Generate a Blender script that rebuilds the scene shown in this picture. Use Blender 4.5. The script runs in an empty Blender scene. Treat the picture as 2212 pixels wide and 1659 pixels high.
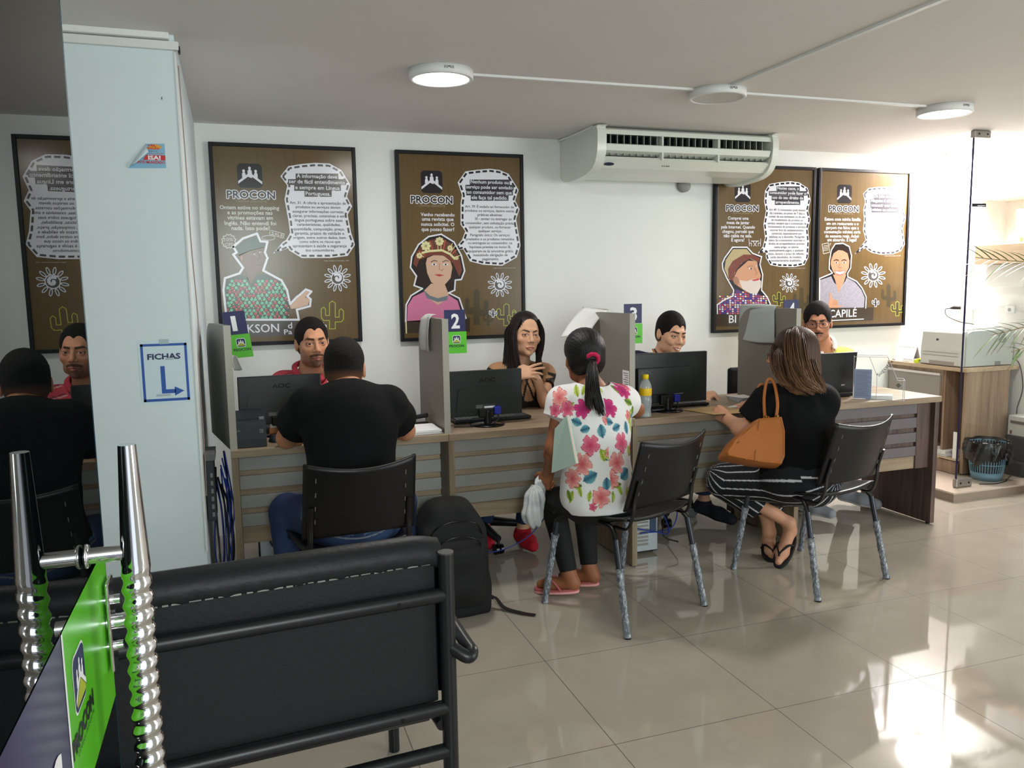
import bpy, bmesh, math, random
import numpy as np
from mathutils import Vector, Matrix, Euler

random.seed(7)
SC = bpy.context.scene
COL = SC.collection

# ------------------------------------------------------------------ camera
F_PX, YAW, PITCH, ROLL, CAM_H = 1737.4, 0.3305, 0.12263, -0.01599, 1.43
cam_data = bpy.data.cameras.new('camera')
cam_data.sensor_fit = 'HORIZONTAL'
cam_data.sensor_width = 36.0
cam_data.lens = 36.0 * F_PX / 2212.0
cam_data.clip_start = 0.05
cam = bpy.data.objects.new('camera', cam_data)
COL.objects.link(cam)
_f = Vector((math.sin(YAW) * math.cos(PITCH), math.cos(YAW) * math.cos(PITCH), -math.sin(PITCH)))
_r = Vector((math.cos(YAW), -math.sin(YAW), 0))
_u = _r.cross(_f)
_r2 = math.cos(ROLL) * _r + math.sin(ROLL) * _u
_u2 = -math.sin(ROLL) * _r + math.cos(ROLL) * _u
_m = Matrix((_r2, _u2, -_f)).transposed().to_4x4()
_m.translation = Vector((0, 0, CAM_H))
cam.matrix_world = _m
SC.camera = cam

# ------------------------------------------------------------------ world, large lights, exposure
SC.view_settings.view_transform = 'Standard'
SC.view_settings.look = 'None'
SC.view_settings.gamma = 1.0
SC.view_settings.use_curve_mapping = False
SC.view_settings.exposure = 0.50
world = bpy.data.worlds.new('daylight_world')
SC.world = world
world.use_nodes = True
_bg = world.node_tree.nodes['Background']
_bg.inputs[0].default_value = (0.86, 0.94, 1.0, 1)
_bg.inputs[1].default_value = 0.9


def area_light(name, loc, rot, sx, sy, power, color, shape='RECTANGLE', spread=math.pi):
    l = bpy.data.lights.new(name, 'AREA')
    l.shape = shape
    l.size = sx
    l.size_y = sy
    l.energy = power
    l.color = color
    l.spread = spread
    o = bpy.data.objects.new(name, l)
    COL.objects.link(o)
    o.location = loc
    o.rotation_euler = rot
    return o


# daylight entering through the glass front behind the photographer
area_light('daylight_open_door', (0.25, -1.45, 1.80), (math.radians(90), 0, 0), 0.8, 1.0, 34, (0.88, 1.0, 0.97))
area_light('daylight_front_glass', (5.5, -1.45, 1.35), (math.radians(90), 0, math.radians(14)), 2.6, 1.9, 80, (0.95, 1.0, 0.99))
# the side room's own ceiling lamp, beyond the glass panel on the right
area_light('side_room_lamp', (4.98, 4.60, 2.325), (0, 0, 0), 0.36, 0.36, 52, (1.0, 0.94, 0.93), 'DISK')

CEIL = 2.34
WALL_Y = 4.87
FY = 3.52          # front plane of the counter
TOP = 0.76         # counter height


# ------------------------------------------------------------------ materials
def lin(c):
    out = []
    for v in c[:3]:
        v = v / 255.0
        out.append(v / 12.92 if v <= 0.04045 else ((v + 0.055) / 1.055) ** 2.4)
    return tuple(out)


MATS = {}


def mat(name, rgb, rough=0.5, metal=0.0, spec=0.5, noise=0.0, nscale=40.0, bump=0.0, bscale=200.0,
        emit=None, estr=0.0, alpha=1.0, trans=0.0, ior=1.45, coat=0.0, vcol=False, stretch=None, sheen=0.0):
    if name in MATS:
        return MATS[name]
    m = bpy.data.materials.new(name)
    m.use_nodes = True
    nt = m.node_tree
    b = nt.nodes['Principled BSDF']
    c = lin(rgb)
    b.inputs['Base Color'].default_value = (*c, 1)
    b.inputs['Roughness'].default_value = rough
    b.inputs['Metallic'].default_value = metal
    b.inputs['Specular IOR Level'].default_value = spec
    b.inputs['IOR'].default_value = ior
    b.inputs['Alpha'].default_value = alpha
    b.inputs['Transmission Weight'].default_value = trans
    b.inputs['Coat Weight'].default_value = coat
    if sheen:
        b.inputs['Sheen Weight'].default_value = sheen
    if emit:
        b.inputs['Emission Color'].default_value = (*lin(emit), 1)
        b.inputs['Emission Strength'].default_value = estr
    tc = None
    if noise or bump:
        tc = nt.nodes.new('ShaderNodeTexCoord')
        mp = nt.nodes.new('ShaderNodeMapping')
        nt.links.new(tc.outputs['Object'], mp.inputs[0])
        if stretch:
            mp.inputs['Scale'].default_value = stretch
    src = None
    if vcol:
        at = nt.nodes.new('ShaderNodeAttribute')
        at.attribute_name = 'Col'
        src = at.outputs['Color']
        nt.links.new(src, b.inputs['Base Color'])
    if noise:
        n = nt.nodes.new('ShaderNodeTexNoise')
        n.inputs['Scale'].default_value = nscale
        n.inputs['Detail'].default_value = 5
        nt.links.new(mp.outputs[0], n.inputs['Vector'])
        r = nt.nodes.new('ShaderNodeMapRange')
        r.inputs['From Min'].default_value = 0.25
        r.inputs['From Max'].default_value = 0.75
        r.inputs['To Min'].default_value = 1 - noise
        r.inputs['To Max'].default_value = 1 + noise
        nt.links.new(n.outputs['Fac'], r.inputs['Value'])
        mx = nt.nodes.new('ShaderNodeVectorMath')
        mx.operation = 'SCALE'
        if src:
            nt.links.new(src, mx.inputs[0])
        else:
            mx.inputs[0].default_value = c
        nt.links.new(r.outputs[0], mx.inputs['Scale'])
        nt.links.new(mx.outputs[0], b.inputs['Base Color'])
    if bump:
        n2 = nt.nodes.new('ShaderNodeTexNoise')
        n2.inputs['Scale'].default_value = bscale
        n2.inputs['Detail'].default_value = 4
        nt.links.new(mp.outputs[0], n2.inputs['Vector'])
        bp = nt.nodes.new('ShaderNodeBump')
        bp.inputs['Strength'].default_value = bump
        bp.inputs['Distance'].default_value = 0.004
        nt.links.new(n2.outputs['Fac'], bp.inputs['Height'])
        nt.links.new(bp.outputs[0], b.inputs['Normal'])
    MATS[name] = m
    return m


def wood_mat(name, rgb1, rgb2, axis=0, rough=0.42, scale=1.0):
    """streaky laminate: noise stretched along one axis"""
    if name in MATS:
        return MATS[name]
    m = mat(name, rgb1, rough)
    nt = m.node_tree
    b = nt.nodes['Principled BSDF']
    tc = nt.nodes.new('ShaderNodeTexCoord')
    mp = nt.nodes.new('ShaderNodeMapping')
    s = [14 * scale, 14 * scale, 14 * scale]
    s[axis] = 0.9 * scale
    mp.inputs['Scale'].default_value = s
    nt.links.new(tc.outputs['Object'], mp.inputs[0])
    n = nt.nodes.new('ShaderNodeTexNoise')
    n.inputs['Scale'].default_value = 2.2
    n.inputs['Detail'].default_value = 7
    n.inputs['Roughness'].default_value = 0.65
    nt.links.new(mp.outputs[0], n.inputs['Vector'])
    cr = nt.nodes.new('ShaderNodeValToRGB')
    cr.color_ramp.elements[0].position = 0.32
    cr.color_ramp.elements[0].color = (*lin(rgb2), 1)
    cr.color_ramp.elements[1].position = 0.66
    cr.color_ramp.elements[1].color = (*lin(rgb1), 1)
    nt.links.new(n.outputs['Fac'], cr.inputs[0])
    nt.links.new(cr.outputs[0], b.inputs['Base Color'])
    return m


def floor_mat():
    m = mat('porcelain_floor', (168, 156, 138), 0.09, spec=0.5)
    nt = m.node_tree
    b = nt.nodes['Principled BSDF']
    tc = nt.nodes.new('ShaderNodeTexCoord')
    sp = nt.nodes.new('ShaderNodeSeparateXYZ')
    nt.links.new(tc.outputs['Object'], sp.inputs[0])

    def line(sock, off):
        a = nt.nodes.new('ShaderNodeMath'); a.operation = 'SUBTRACT'; a.inputs[1].default_value = off - 6.0
        nt.links.new(sock, a.inputs[0])
        d = nt.nodes.new('ShaderNodeMath'); d.operation = 'DIVIDE'; d.inputs[1].default_value = 0.6
        nt.links.new(a.outputs[0], d.inputs[0])
        f = nt.nodes.new('ShaderNodeMath'); f.operation = 'FRACT'
        nt.links.new(d.outputs[0], f.inputs[0])
        p = nt.nodes.new('ShaderNodeMath'); p.operation = 'LESS_THAN'; p.inputs[1].default_value = 0.0042
        nt.links.new(f.outputs[0], p.inputs[0])
        return p.outputs[0]
    mx = nt.nodes.new('ShaderNodeMath'); mx.operation = 'MAXIMUM'
    nt.links.new(line(sp.outputs[0], 1.051), mx.inputs[0])
    nt.links.new(line(sp.outputs[1], 2.728), mx.inputs[1])
    n = nt.nodes.new('ShaderNodeTexNoise'); n.inputs['Scale'].default_value = 5; n.inputs['Detail'].default_value = 8
    nt.links.new(tc.outputs['Object'], n.inputs['Vector'])
    cr = nt.nodes.new('ShaderNodeValToRGB')
    cr.color_ramp.elements[0].color = (*lin((162, 153, 140)), 1)
    cr.color_ramp.elements[1].color = (*lin((178, 169, 155)), 1)
    nt.links.new(n.outputs['Fac'], cr.inputs[0])
    mix = nt.nodes.new('ShaderNodeMixRGB')
    nt.links.new(mx.outputs[0], mix.inputs[0])
    nt.links.new(cr.outputs[0], mix.inputs[1])
    mix.inputs[2].default_value = (*lin((72, 66, 58)), 1)
    nt.links.new(mix.outputs[0], b.inputs['Base Color'])
    r = nt.nodes.new('ShaderNodeMath'); r.operation = 'MULTIPLY_ADD'
    r.inputs[1].default_value = 0.5; r.inputs[2].default_value = 0.045
    nt.links.new(mx.outputs[0], r.inputs[0])
    nt.links.new(r.outputs[0], b.inputs['Roughness'])
    return m


# ------------------------------------------------------------------ mesh builder
FONT_CACHE = {}


def text_mesh(s, bold=0.0):
    """geometry of a line of lettering, unit size, origin at its left baseline"""
    key = (s, bold)
    if key in FONT_CACHE:
        return FONT_CACHE[key]
    cu = bpy.data.curves.new('lettering', 'FONT')
    cu.body = s
    cu.offset = bold
    cu.resolution_u = 2
    ob = bpy.data.objects.new('lettering', cu)
    COL.objects.link(ob)
    dg = bpy.context.evaluated_depsgraph_get()
    me = bpy.data.meshes.new_from_object(ob.evaluated_get(dg))
    vs = [(v.co.x, v.co.y) for v in me.vertices]
    fs = [tuple(p.vertices) for p in me.polygons]
    bpy.data.objects.remove(ob)
    bpy.data.curves.remove(cu)
    bpy.data.meshes.remove(me)
    FONT_CACHE[key] = (vs, fs)
    return vs, fs


class MB:
    def __init__(self):
        self.v = []; self.f = []; self.mi = []; self.sm = []
        self.mats = []
        self.T = None

    def _m(self, m):
        if m not in self.mats:
            self.mats.append(m)
        return self.mats.index(m)

    def add(self, vs, fs, m, smooth=False):
        o = len(self.v)
        if self.T is not None:
            vs = [self.T @ Vector(p) for p in vs]
        self.v += [tuple(p) for p in vs]
        k = self._m(m)
        for f in fs:
            self.f.append(tuple(i + o for i in f)); self.mi.append(k); self.sm.append(smooth)

    def box(self, lo, hi, m, bev=0.0, rot=None, piv=None, seg=2):
        bm = bmesh.new()
        bmesh.ops.create_cube(bm, size=1)
        c = [(lo[i] + hi[i]) / 2 for i in range(3)]
        s = [abs(hi[i] - lo[i]) for i in range(3)]
        for v in bm.verts:
            v.co = Vector((v.co.x * s[0], v.co.y * s[1], v.co.z * s[2]))
        if bev:
            bmesh.ops.bevel(bm, geom=list(bm.edges), offset=min(bev, min(s) * 0.49), segments=seg, profile=0.5, affect='EDGES')
        R = Euler(rot).to_matrix() if rot else Matrix.Identity(3)
        cc = Vector(c)
        pv = Vector(piv) if piv else cc
        vs = [pv + R @ (v.co + cc - pv) for v in bm.verts]
        bm.verts.index_update()
        fs = [tuple(v.index for v in f.verts) for f in bm.faces]
        bm.free()
        self.add(vs, fs, m, False)

    def tube(self, path, r, m, n=10, caps=True, closed=False, smooth=True, flat=None):
        P = [Vector(p) for p in path]
        k = len(P)
        rs = r if isinstance(r, (list, tuple)) else [r] * k
        vs = []
        prev = None
        for i in range(k):
            if closed:
                t = P[(i + 1) % k] - P[(i - 1) % k]
            else:
                t = P[min(i + 1, k - 1)] - P[max(i - 1, 0)]
            if t.length < 1e-9:
                t = Vector((0, 0, 1))
            t.normalize()
            if prev is None:
                a = Vector((0, 0, 1)) if abs(t.z) < 0.9 else Vector((1, 0, 0))
                nrm = (a - t * a.dot(t)).normalized()
            else:
                nrm = prev - t * prev.dot(t)
                nrm = nrm.normalized() if nrm.length > 1e-6 else t.orthogonal().normalized()
            prev = nrm
            bn = t.cross(nrm)
            for j in range(n):
                a = 2 * math.pi * j / n
                fx = flat if flat else 1.0
                vs.append(P[i] + (nrm * math.cos(a) * fx + bn * math.sin(a)) * rs[i])
        fs = []
        for i in range(k if closed else k - 1):
            for j in range(n):
                a = i * n + j; b = i * n + (j + 1) % n
                c = ((i + 1) % k) * n + (j + 1) % n; d = ((i + 1) % k) * n + j
                fs.append((a, b, c, d))
        self.add(vs, fs, m, smooth)
        if caps and not closed:
            self.add(vs[:n], [tuple(reversed(range(n)))], m, False)
            self.add(vs[-n:], [tuple(range(n))], m, False)

    def cyl(self, a, b, ra, m, rb=None, n=24):
        self.tube([a, b], [ra, ra if rb is None else rb], m, n)

    def lathe(self, prof, c, m, n=32, axis='z', smooth=True):
        vs = []; fs = []
        for (r, h) in prof:
            for j in range(n):
                a = 2 * math.pi * j / n
                x, y = r * math.cos(a), r * math.sin(a)
                if axis == 'z': p = (c[0] + x, c[1] + y, c[2] + h)
                elif axis == 'y': p = (c[0] + x, c[1] + h, c[2] + y)
                else: p = (c[0] + h, c[1] + x, c[2] + y)
                vs.append(p)
        for i in range(len(prof) - 1):
            for j in range(n):
                fs.append((i * n + j, i * n + (j + 1) % n, (i + 1) * n + (j + 1) % n, (i + 1) * n + j))
        self.add(vs, fs, m, smooth)

    def prism(self, poly, lo, hi, m, plane='xz', smooth=False):
        """poly: 2-D outline, extruded between lo and hi along the third axis"""
        def p3(p, h):
            if plane == 'xz': return (p[0], h, p[1])
            if plane == 'xy': return (p[0], p[1], h)
            return (h, p[0], p[1])
        n = len(poly)
        vs = [p3(p, lo) for p in poly] + [p3(p, hi) for p in poly]
        fs = [(i, (i + 1) % n, n + (i + 1) % n, n + i) for i in range(n)]
        self.add(vs, fs, m, smooth)
        self.add(vs[:n], [tuple(range(n))], m)
        self.add(vs[n:], [tuple(reversed(range(n)))], m)

    def grid(self, fn, nu, nv, m, smooth=True, thick=0.0):
        vs = [fn(i / nu, j / nv) for j in range(nv + 1) for i in range(nu + 1)]
        fs = [(j * (nu + 1) + i, j * (nu + 1) + i + 1, (j + 1) * (nu + 1) + i + 1, (j + 1) * (nu + 1) + i)
              for j in range(nv) for i in range(nu)]
        self.add(vs, fs, m, smooth)

    def poly(self, pts, m, frame):
        """flat polygon in a 2-D frame (origin, ux, uy), triangulated if concave"""
        o, ux, uy = frame
        from mathutils.geometry import tessellate_polygon
        tri = tessellate_polygon([[Vector((p[0], p[1], 0)) for p in pts]])
        vs = [o + ux * p[0] + uy * p[1] for p in pts]
        nrm = ux.cross(uy)
        fs = []
        for t in tri:
            a, b, c = (vs[i] for i in t)
            fs.append(t if (b - a).cross(c - a).dot(nrm) > 0 else tuple(reversed(t)))
        self.add(vs, fs, m)

    def text(self, s, frame, x0, x1, y, m, h=None, bold=0.0, sx=None, center=None):
        """lettering between x0 and x1 with baseline y; height h (cap size) when given"""
        vs, fs = text_mesh(s, bold)
        if not vs: return
        o, ux, uy = frame
        mnx = min(v[0] for v in vs); mxx = max(v[0] for v in vs)
        if x1 is not None:
            kx = (x1 - x0) / (mxx - mnx)
        else:
            kx = h / 0.72
            if center is not None:
                x0 = center - kx * (mxx - mnx) / 2
        ky = kx if h is None else h / 0.72
        p = [o + ux * (x0 + (v[0] - mnx) * kx) + uy * (y + v[1] * ky) for v in vs]
        self.add(p, fs, m)

    def mesh(self, name):
        me = bpy.data.meshes.new(name)
        me.from_pydata(self.v, [], self.f)
        for m in self.mats:
            me.materials.append(m)
        me.polygons.foreach_set('material_index', self.mi)
        me.polygons.foreach_set('use_smooth', self.sm)
        me.update()
        return me

    def build(self, name, parent=None, local=False, label=None):
        o = bpy.data.objects.new(name, self.mesh(name))
        COL.objects.link(o)
        put(o, parent, local)
        if label: o['label'] = label
        return o


def root_matrix(o):
    return Matrix.Translation(o.location) @ o.rotation_euler.to_matrix().to_4x4() @ Matrix.Diagonal((*o.scale, 1))


def put(o, parent, local=False):
    if parent is None: return
    o.parent = parent
    if local: return
    m = Matrix.Identity(4)
    p = parent
    while p:
        m = root_matrix(p) @ m if p.parent is None else m
        p = p.parent
    if parent.parent is None and parent.type == 'EMPTY':
        o.matrix_parent_inverse = m.inverted()


def thing(name, label, cat, loc=(0, 0, 0), rotz=0.0, group=None):
    o = bpy.data.objects.new(name, None)
    o.empty_display_size = 0.05
    COL.objects.link(o)
    o.location = loc
    o.rotation_euler = (0, 0, rotz)
    return tag(o, label, cat, group)


def tag(o, label, cat, group=None, kind=None):
    o['label'] = label
    o['category'] = cat
    if group: o['group'] = group
    if kind: o['kind'] = kind
    return o


def struct(o, label=None):
    o['kind'] = 'structure'
    if label: o['label'] = label
    return o


def dup(root, loc, rotz, label, group=None):
    def cp(o, parent):
        c = o.copy(); COL.objects.link(c); c.parent = parent
        for ch in o.children: cp(ch, c)
        return c
    kids = list(root.children)
    r = root.copy(); COL.objects.link(r)
    r.location = loc; r.rotation_euler = (0, 0, rotz)
    for ch in kids: cp(ch, r)
    r['label'] = label
    if group: r['group'] = group
    return r


def rrect(x0, y0, x1, y1, r, n=5):
    pts = []
    for (cx, cy, a0) in ((x1 - r, y0 + r, -90), (x1 - r, y1 - r, 0), (x0 + r, y1 - r, 90), (x0 + r, y0 + r, 180)):
        for i in range(n + 1):
            a = math.radians(a0 + 90 * i / n)
            pts.append((cx + r * math.cos(a), cy + r * math.sin(a)))
    return pts


def bez(pts, n=12):
    """Catmull-Rom through points"""
    P = [Vector(p) for p in pts]
    P = [P[0] * 2 - P[1]] + P + [P[-1] * 2 - P[-2]]
    out = []
    for i in range(1, len(P) - 2):
        for k in range(n):
            t = k / n
            a, b, c, d = P[i - 1], P[i], P[i + 1], P[i + 2]
            out.append(0.5 * ((2 * b) + (c - a) * t + (2 * a - 5 * b + 4 * c - d) * t * t + (3 * b - a - 3 * c + d) * t ** 3))
    out.append(P[-2])
    return out


M = dict(
    wall=mat('white_paint', (232, 234, 230), 0.7, noise=0.012, nscale=6, bump=0.05, bscale=60),
    wall_far=mat('white_paint_far', (238, 234, 230), 0.6),
    ceil=mat('ceiling_paint', (222, 218, 214), 0.8, noise=0.015, nscale=3),
    pillar=mat('pillar_panel', (214, 226, 230), 0.55, noise=0.01, nscale=12),
    pvc=mat('white_pvc', (222, 222, 220), 0.45),
    white=mat('white_plastic', (226, 228, 222), 0.35),
    paper=mat('paper', (232, 232, 230), 0.8),
    blackp=mat('black_plastic', (16, 16, 18), 0.42, spec=0.4),
    blackg=mat('black_gloss_plastic', (10, 10, 12), 0.22),
    blackm=mat('black_metal', (12, 12, 13), 0.3, spec=0.5),
    chrome=mat('chrome', (225, 225, 228), 0.07, metal=1.0),
    steel=mat('brushed_steel', (190, 190, 192), 0.3, metal=1.0),
    darkgrey=mat('dark_grey_plastic', (42, 46, 52), 0.45),
    navy=mat('navy_print', (28, 32, 84), 0.45),
    green=mat('green_print', (88, 196, 40), 0.45),
    signwhite=mat('white_print', (238, 238, 240), 0.5),
    olive=mat('olive_print', (168, 178, 44), 0.5),
    inkblack=mat('black_print', (14, 14, 24), 0.5),
    blue=mat('blue_print', (34, 84, 168), 0.5),
    grey_lam=mat('grey_laminate', (128, 125, 116), 0.45, noise=0.03, nscale=90),
    oak=wood_mat('oak_laminate', (160, 142, 118), (128, 108, 86), 0),
    oakv=wood_mat('oak_laminate_upright', (150, 134, 110), (120, 102, 80), 2),
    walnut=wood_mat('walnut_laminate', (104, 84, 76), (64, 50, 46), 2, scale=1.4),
    slat=mat('slat_panel_grey', (142, 141, 136), 0.5, noise=0.04, nscale=120),
    glassedge=mat('green_glass_edge', (30, 70, 66), 0.15),
    blackcloth=mat('black_fabric', (14, 14, 16), 0.85, bump=0.3, bscale=300),
)
# ================================================================== THE SETTING
def slab(name, lo, hi, m, label=None):
    b = MB(); b.box(lo, hi, m)
    return struct(b.build(name), label)


FLOOR = floor_mat()
slab('floor', (-3.0, -1.6, -0.1), (8.2, 5.0, 0.0), FLOOR)
slab('wall_back', (-3.0, WALL_Y, 0), (5.45, WALL_Y + 0.12, 2.5), M['wall'])
slab('ceiling', (-3.0, -1.6, CEIL), (4.43, WALL_Y, CEIL + 0.16), M['ceil'])
slab('ceiling', (4.43, -1.6, CEIL), (8.2, 3.955, CEIL + 0.16), M['ceil'])
slab('ceiling', (4.43, 3.955, CEIL + 0.03), (8.2, WALL_Y, CEIL + 0.16), M['wall_far'])
# left: white pillar whose right side runs back to the wall
b = MB(); b.box((-0.75, 3.25, 0), (-0.15, WALL_Y, CEIL), M['pillar'])
struct(b.build('wall_left'))
slab('wall_left', (-3.1, -1.6, 0), (-3.0, WALL_Y, 2.5), M['wall'])
slab('wall_left', (-3.0, 3.6, 0), (-0.75, 3.7, CEIL), M['wall'])
slab('wall_right', (8.1, -1.6, 0), (8.2, WALL_Y, 2.5), M['wall_far'])
# front of the shop, behind the photographer: piers with a wide glazed opening
slab('wall_front', (-3.0, -1.7, 0), (-0.5, -1.6, 2.5), M['wall'])
slab('wall_front', (1.0, -1.7, 0), (3.9, -1.6, 2.5), M['wall'])
slab('wall_front', (7.0, -1.7, 0), (8.2, -1.6, 2.5), M['wall'])
slab('wall_front', (-0.5, -1.7, 2.45), (7.0, -1.6, 2.5), M['wall'])
# right wall of the side room with its window recess
wr = MB()
RX, NY0, NY1, NZ0, NZ1 = 5.2, 3.2, 4.53, 1.56, 1.985
wr.box((RX, 2.9, 0), (RX + 0.25, NY0, CEIL + 0.03), M['wall_far'])
wr.box((RX, NY1, 0), (RX + 0.25, WALL_Y, CEIL + 0.03), M['wall_far'])
wr.box((RX, NY0, 0), (RX + 0.25, NY1, NZ0), M['wall_far'])
wr.box((RX, NY0, NZ1), (RX + 0.25, NY1, CEIL + 0.03), M['wall_far'])
wr.box((RX + 0.25, NY0 - .1, NZ0 - .1), (RX + 0.30, NY1 + .1, NZ1 + .1), M['wall_far'])
struct(wr.build('wall_right'))
wf = MB()
for (y0, y1) in ((3.3, 3.78), (3.86, 4.30)):
    wf.box((RX + 0.225, y0 - .04, NZ0 + .02), (RX + 0.25, y1 + .04, NZ0 + .06), M['pvc'])
    wf.box((RX + 0.225, y0 - .04, NZ1 - .07), (RX + 0.25, y1 + .04, NZ1 - .03), M['pvc'])
    wf.box((RX + 0.225, y0 - .04, NZ0 + .02), (RX + 0.25, y0, NZ1 - .03), M['pvc'])
    wf.box((RX + 0.225, y1, NZ0 + .02), (RX + 0.25, y1 + .04, NZ1 - .03), M['pvc'])
    wf.box((RX + 0.235, y0, NZ0 + .05), (RX + 0.245, y1, NZ1 - .06), mat('frosted_dark_pane', (96, 100, 98), 0.3))
struct(wf.build('window_1'))
# raised platform of the side room
pf = MB()
pm = mat('platform_tile', (196, 180, 164), 0.22)
pm2 = mat('platform_riser', (150, 136, 120), 0.4)
pf.box((4.295, 3.835, 0.0), (8.1, WALL_Y, 0.052), pm2)
pf.box((4.287, 3.827, 0.052), (8.1, WALL_Y, 0.064), pm, 0.002)
struct(pf.build('floor'))
# pillar head trims and the tall corner bead with its loose edge
b = MB()
b.box((-0.76, 3.232, 2.285), (-0.135, 3.25, 2.315), M['pvc'], 0.003)
b.box((-0.78, 3.215, 2.318), (-0.165, 3.25, CEIL), M['wall'], 0.003)
b.box((-0.138, 3.236, 2.277), (-0.131, 3.262, 2.30), M['blackp'])
struct(b.build('trim_1'))
b = MB()
b.box((-0.152, 3.244, 0.42), (-0.146, 3.262, 2.28), M['pvc'])
b.box((-0.15, 3.262, 0.42), (-0.146, 3.285, 2.28), M['wall'])
struct(b.build('trim_2'))
b = MB()
b.tube(bez([(-0.145, 3.35, 2.26), (-0.143, 3.42, 1.9), (-0.146, 3.5, 1.62), (-0.143, 3.62, 1.3), (-0.147, 3.5, 1.1),
            (-0.143, 3.45, 0.85), (-0.145, 3.42, 0.6)]), 0.0022, mat('thin_brown_wire', (150, 130, 120), 0.6), 6)
tag(b.build('loose_wire'), 'thin brownish wire hanging down the side of the white pillar', 'wire')

# surface conduits between the ceiling lamps
def conduit(a, c, w, label):
    b = MB()
    a = Vector((*a, CEIL)); c = Vector((*c, CEIL))
    d = (c - a).normalized(); s = Vector((-d.y, d.x, 0)) * w / 2
    dn = Vector((0, 0, -0.010))
    vs = [a - s, a + s, c + s, c - s]
    vs = vs + [v + dn for v in vs]
    b.add(vs, [(0, 1, 2, 3), (4, 7, 6, 5), (0, 4, 5, 1), (1, 5, 6, 2), (2, 6, 7, 3), (3, 7, 4, 0)], M['pvc'])
    return tag(b.build('cable_conduit'), label, 'conduit')


conduit((1.03, 3.475), (2.12, 3.455), 0.02, 'white ceiling conduit between the left lit lamp and the unlit lamp')
conduit((2.38, 3.46), (3.53, 3.455), 0.022, 'white ceiling conduit between the unlit lamp and the right lit lamp')
conduit((2.25, 3.32), (2.25, -1.5), 0.022, 'white ceiling conduit running from the unlit lamp towards the viewer')


def ceiling_lamp(x, y, r, on, label, power):
    t = thing('ceiling_lamp', label, 'ceiling lamp', (x, y, CEIL), 0, 'round surface mounted ceiling lamps')
    b = MB()
    h = 0.036
    b.lathe([(0.0, -0.001), (r, -0.001), (r, -h), (r - 0.004, -h - 0.003), (r - 0.018, -h - 0.003), (r - 0.020, -h + 0.003)], (x, y, CEIL), M['pvc'], 48)
    for k in range(-3, 4):
        a = -math.pi / 2 + k * 0.045
        if k == 0:
            b.box((x + math.cos(a) * r - 0.0025, y + math.sin(a) * r - 0.001, CEIL - .018), (x + math.cos(a) * r + 0.0025, y + math.sin(a) * r + 0.001, CEIL - .013), M['blackp'])
        else:
            b.box((x + math.cos(a) * r - 0.001, y + math.sin(a) * r - 0.001, CEIL - .023), (x + math.cos(a) * r + 0.001, y + math.sin(a) * r + 0.001, CEIL - .012), M['blackp'])
    b.build('lamp_housing', t)
    d = MB()
    dm = mat('lit_diffuser', (255, 255, 255), 0.5, emit=(255, 250, 246), estr=9.0) if on else mat('unlit_diffuser', (196, 194, 186), 0.4)
    d.lathe([(0.0001, -h - 0.0005), (r - 0.019, -h - 0.0005)], (x, y, CEIL), dm, 48)
    d.build('lamp_diffuser', t, label='glowing round diffuser' if on else 'unlit cream diffuser')
    if on:
        l = area_light('lamp_light', (x, y, CEIL - h - 0.006), (0, 0, 0), (r - .02) * 2, (r - .02) * 2, power, (1.0, 0.965, 0.93), 'DISK')
        put(l, t)
    return t


ceiling_lamp(0.890, 3.462, 0.138, True, 'round white ceiling lamp, lit, leftmost of the three', 9)
ceiling_lamp(2.250, 3.455, 0.136, False, 'round white ceiling lamp, switched off, between the two lit ones', 0)
ceiling_lamp(3.668, 3.460, 0.138, True, 'round white ceiling lamp, lit, at the right near the glass panel', 9)

# ---- frameless glass panel of the side room
gl = thing('glass_partition', 'clear frameless glass panel standing on the raised step at right', 'glass panel', (4.41, 3.93, 0.064))
gm = bpy.data.materials.new('clear_glass')
gm.use_nodes = True
_nt = gm.node_tree
_nt.nodes.clear()
_o = _nt.nodes.new('ShaderNodeOutputMaterial'); _t = _nt.nodes.new('ShaderNodeBsdfTransparent')
_g = _nt.nodes.new('ShaderNodeBsdfGlossy'); _g.inputs['Roughness'].default_value = 0.0
_x = _nt.nodes.new('ShaderNodeMixShader'); _lw = _nt.nodes.new('ShaderNodeLayerWeight'); _lw.inputs[0].default_value = 0.5
_pw = _nt.nodes.new('ShaderNodeMath'); _pw.operation = 'POWER'; _pw.inputs[1].default_value = 5.0
_nt.links.new(_lw.outputs['Facing'], _pw.inputs[0])
_fr = _nt.nodes.new('ShaderNodeMath'); _fr.operation = 'MULTIPLY_ADD'; _fr.inputs[1].default_value = 0.9; _fr.inputs[2].default_value = 0.03
_nt.links.new(_pw.outputs[0], _fr.inputs[0])
_t.inputs[0].default_value = (0.97, 0.99, 0.98, 1)
_nt.links.new(_fr.outputs[0], _x.inputs[0]); _nt.links.new(_t.outputs[0], _x.inputs[1]); _nt.links.new(_g.outputs[0], _x.inputs[2])
_nt.links.new(_x.outputs[0], _o.inputs[0])
CLEAR = gm
b = MB()
b.box((4.413, 3.925, 0.075), (6.6, 3.933, CEIL - 0.02), gm)
b.build('glass_pane', gl)
b = MB(); b.box((4.408, 3.924, 0.075), (4.414, 3.934, CEIL - 0.02), mat('dark_glass_edge', (40, 34, 70), 0.2)); b.build('pane_edge', gl)
for z0, z1, s in ((CEIL - 0.048, CEIL - 0.002, 'top_clamp'), (0.066, 0.122, 'bottom_clamp')):
    b = MB()
    b.box((4.40, 3.912, z0), (4.535, 3.946, z1), mat('clamp_metal', (150, 146, 140), 0.35, metal=.8), 0.006)
    for xx in (4.435, 4.505):
        b.cyl((xx, 3.913, (z0 + z1) / 2), (xx, 3.909, (z0 + z1) / 2), 0.006, M['blackm'], n=12)
    b.build(s, gl)
b = MB()
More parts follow.
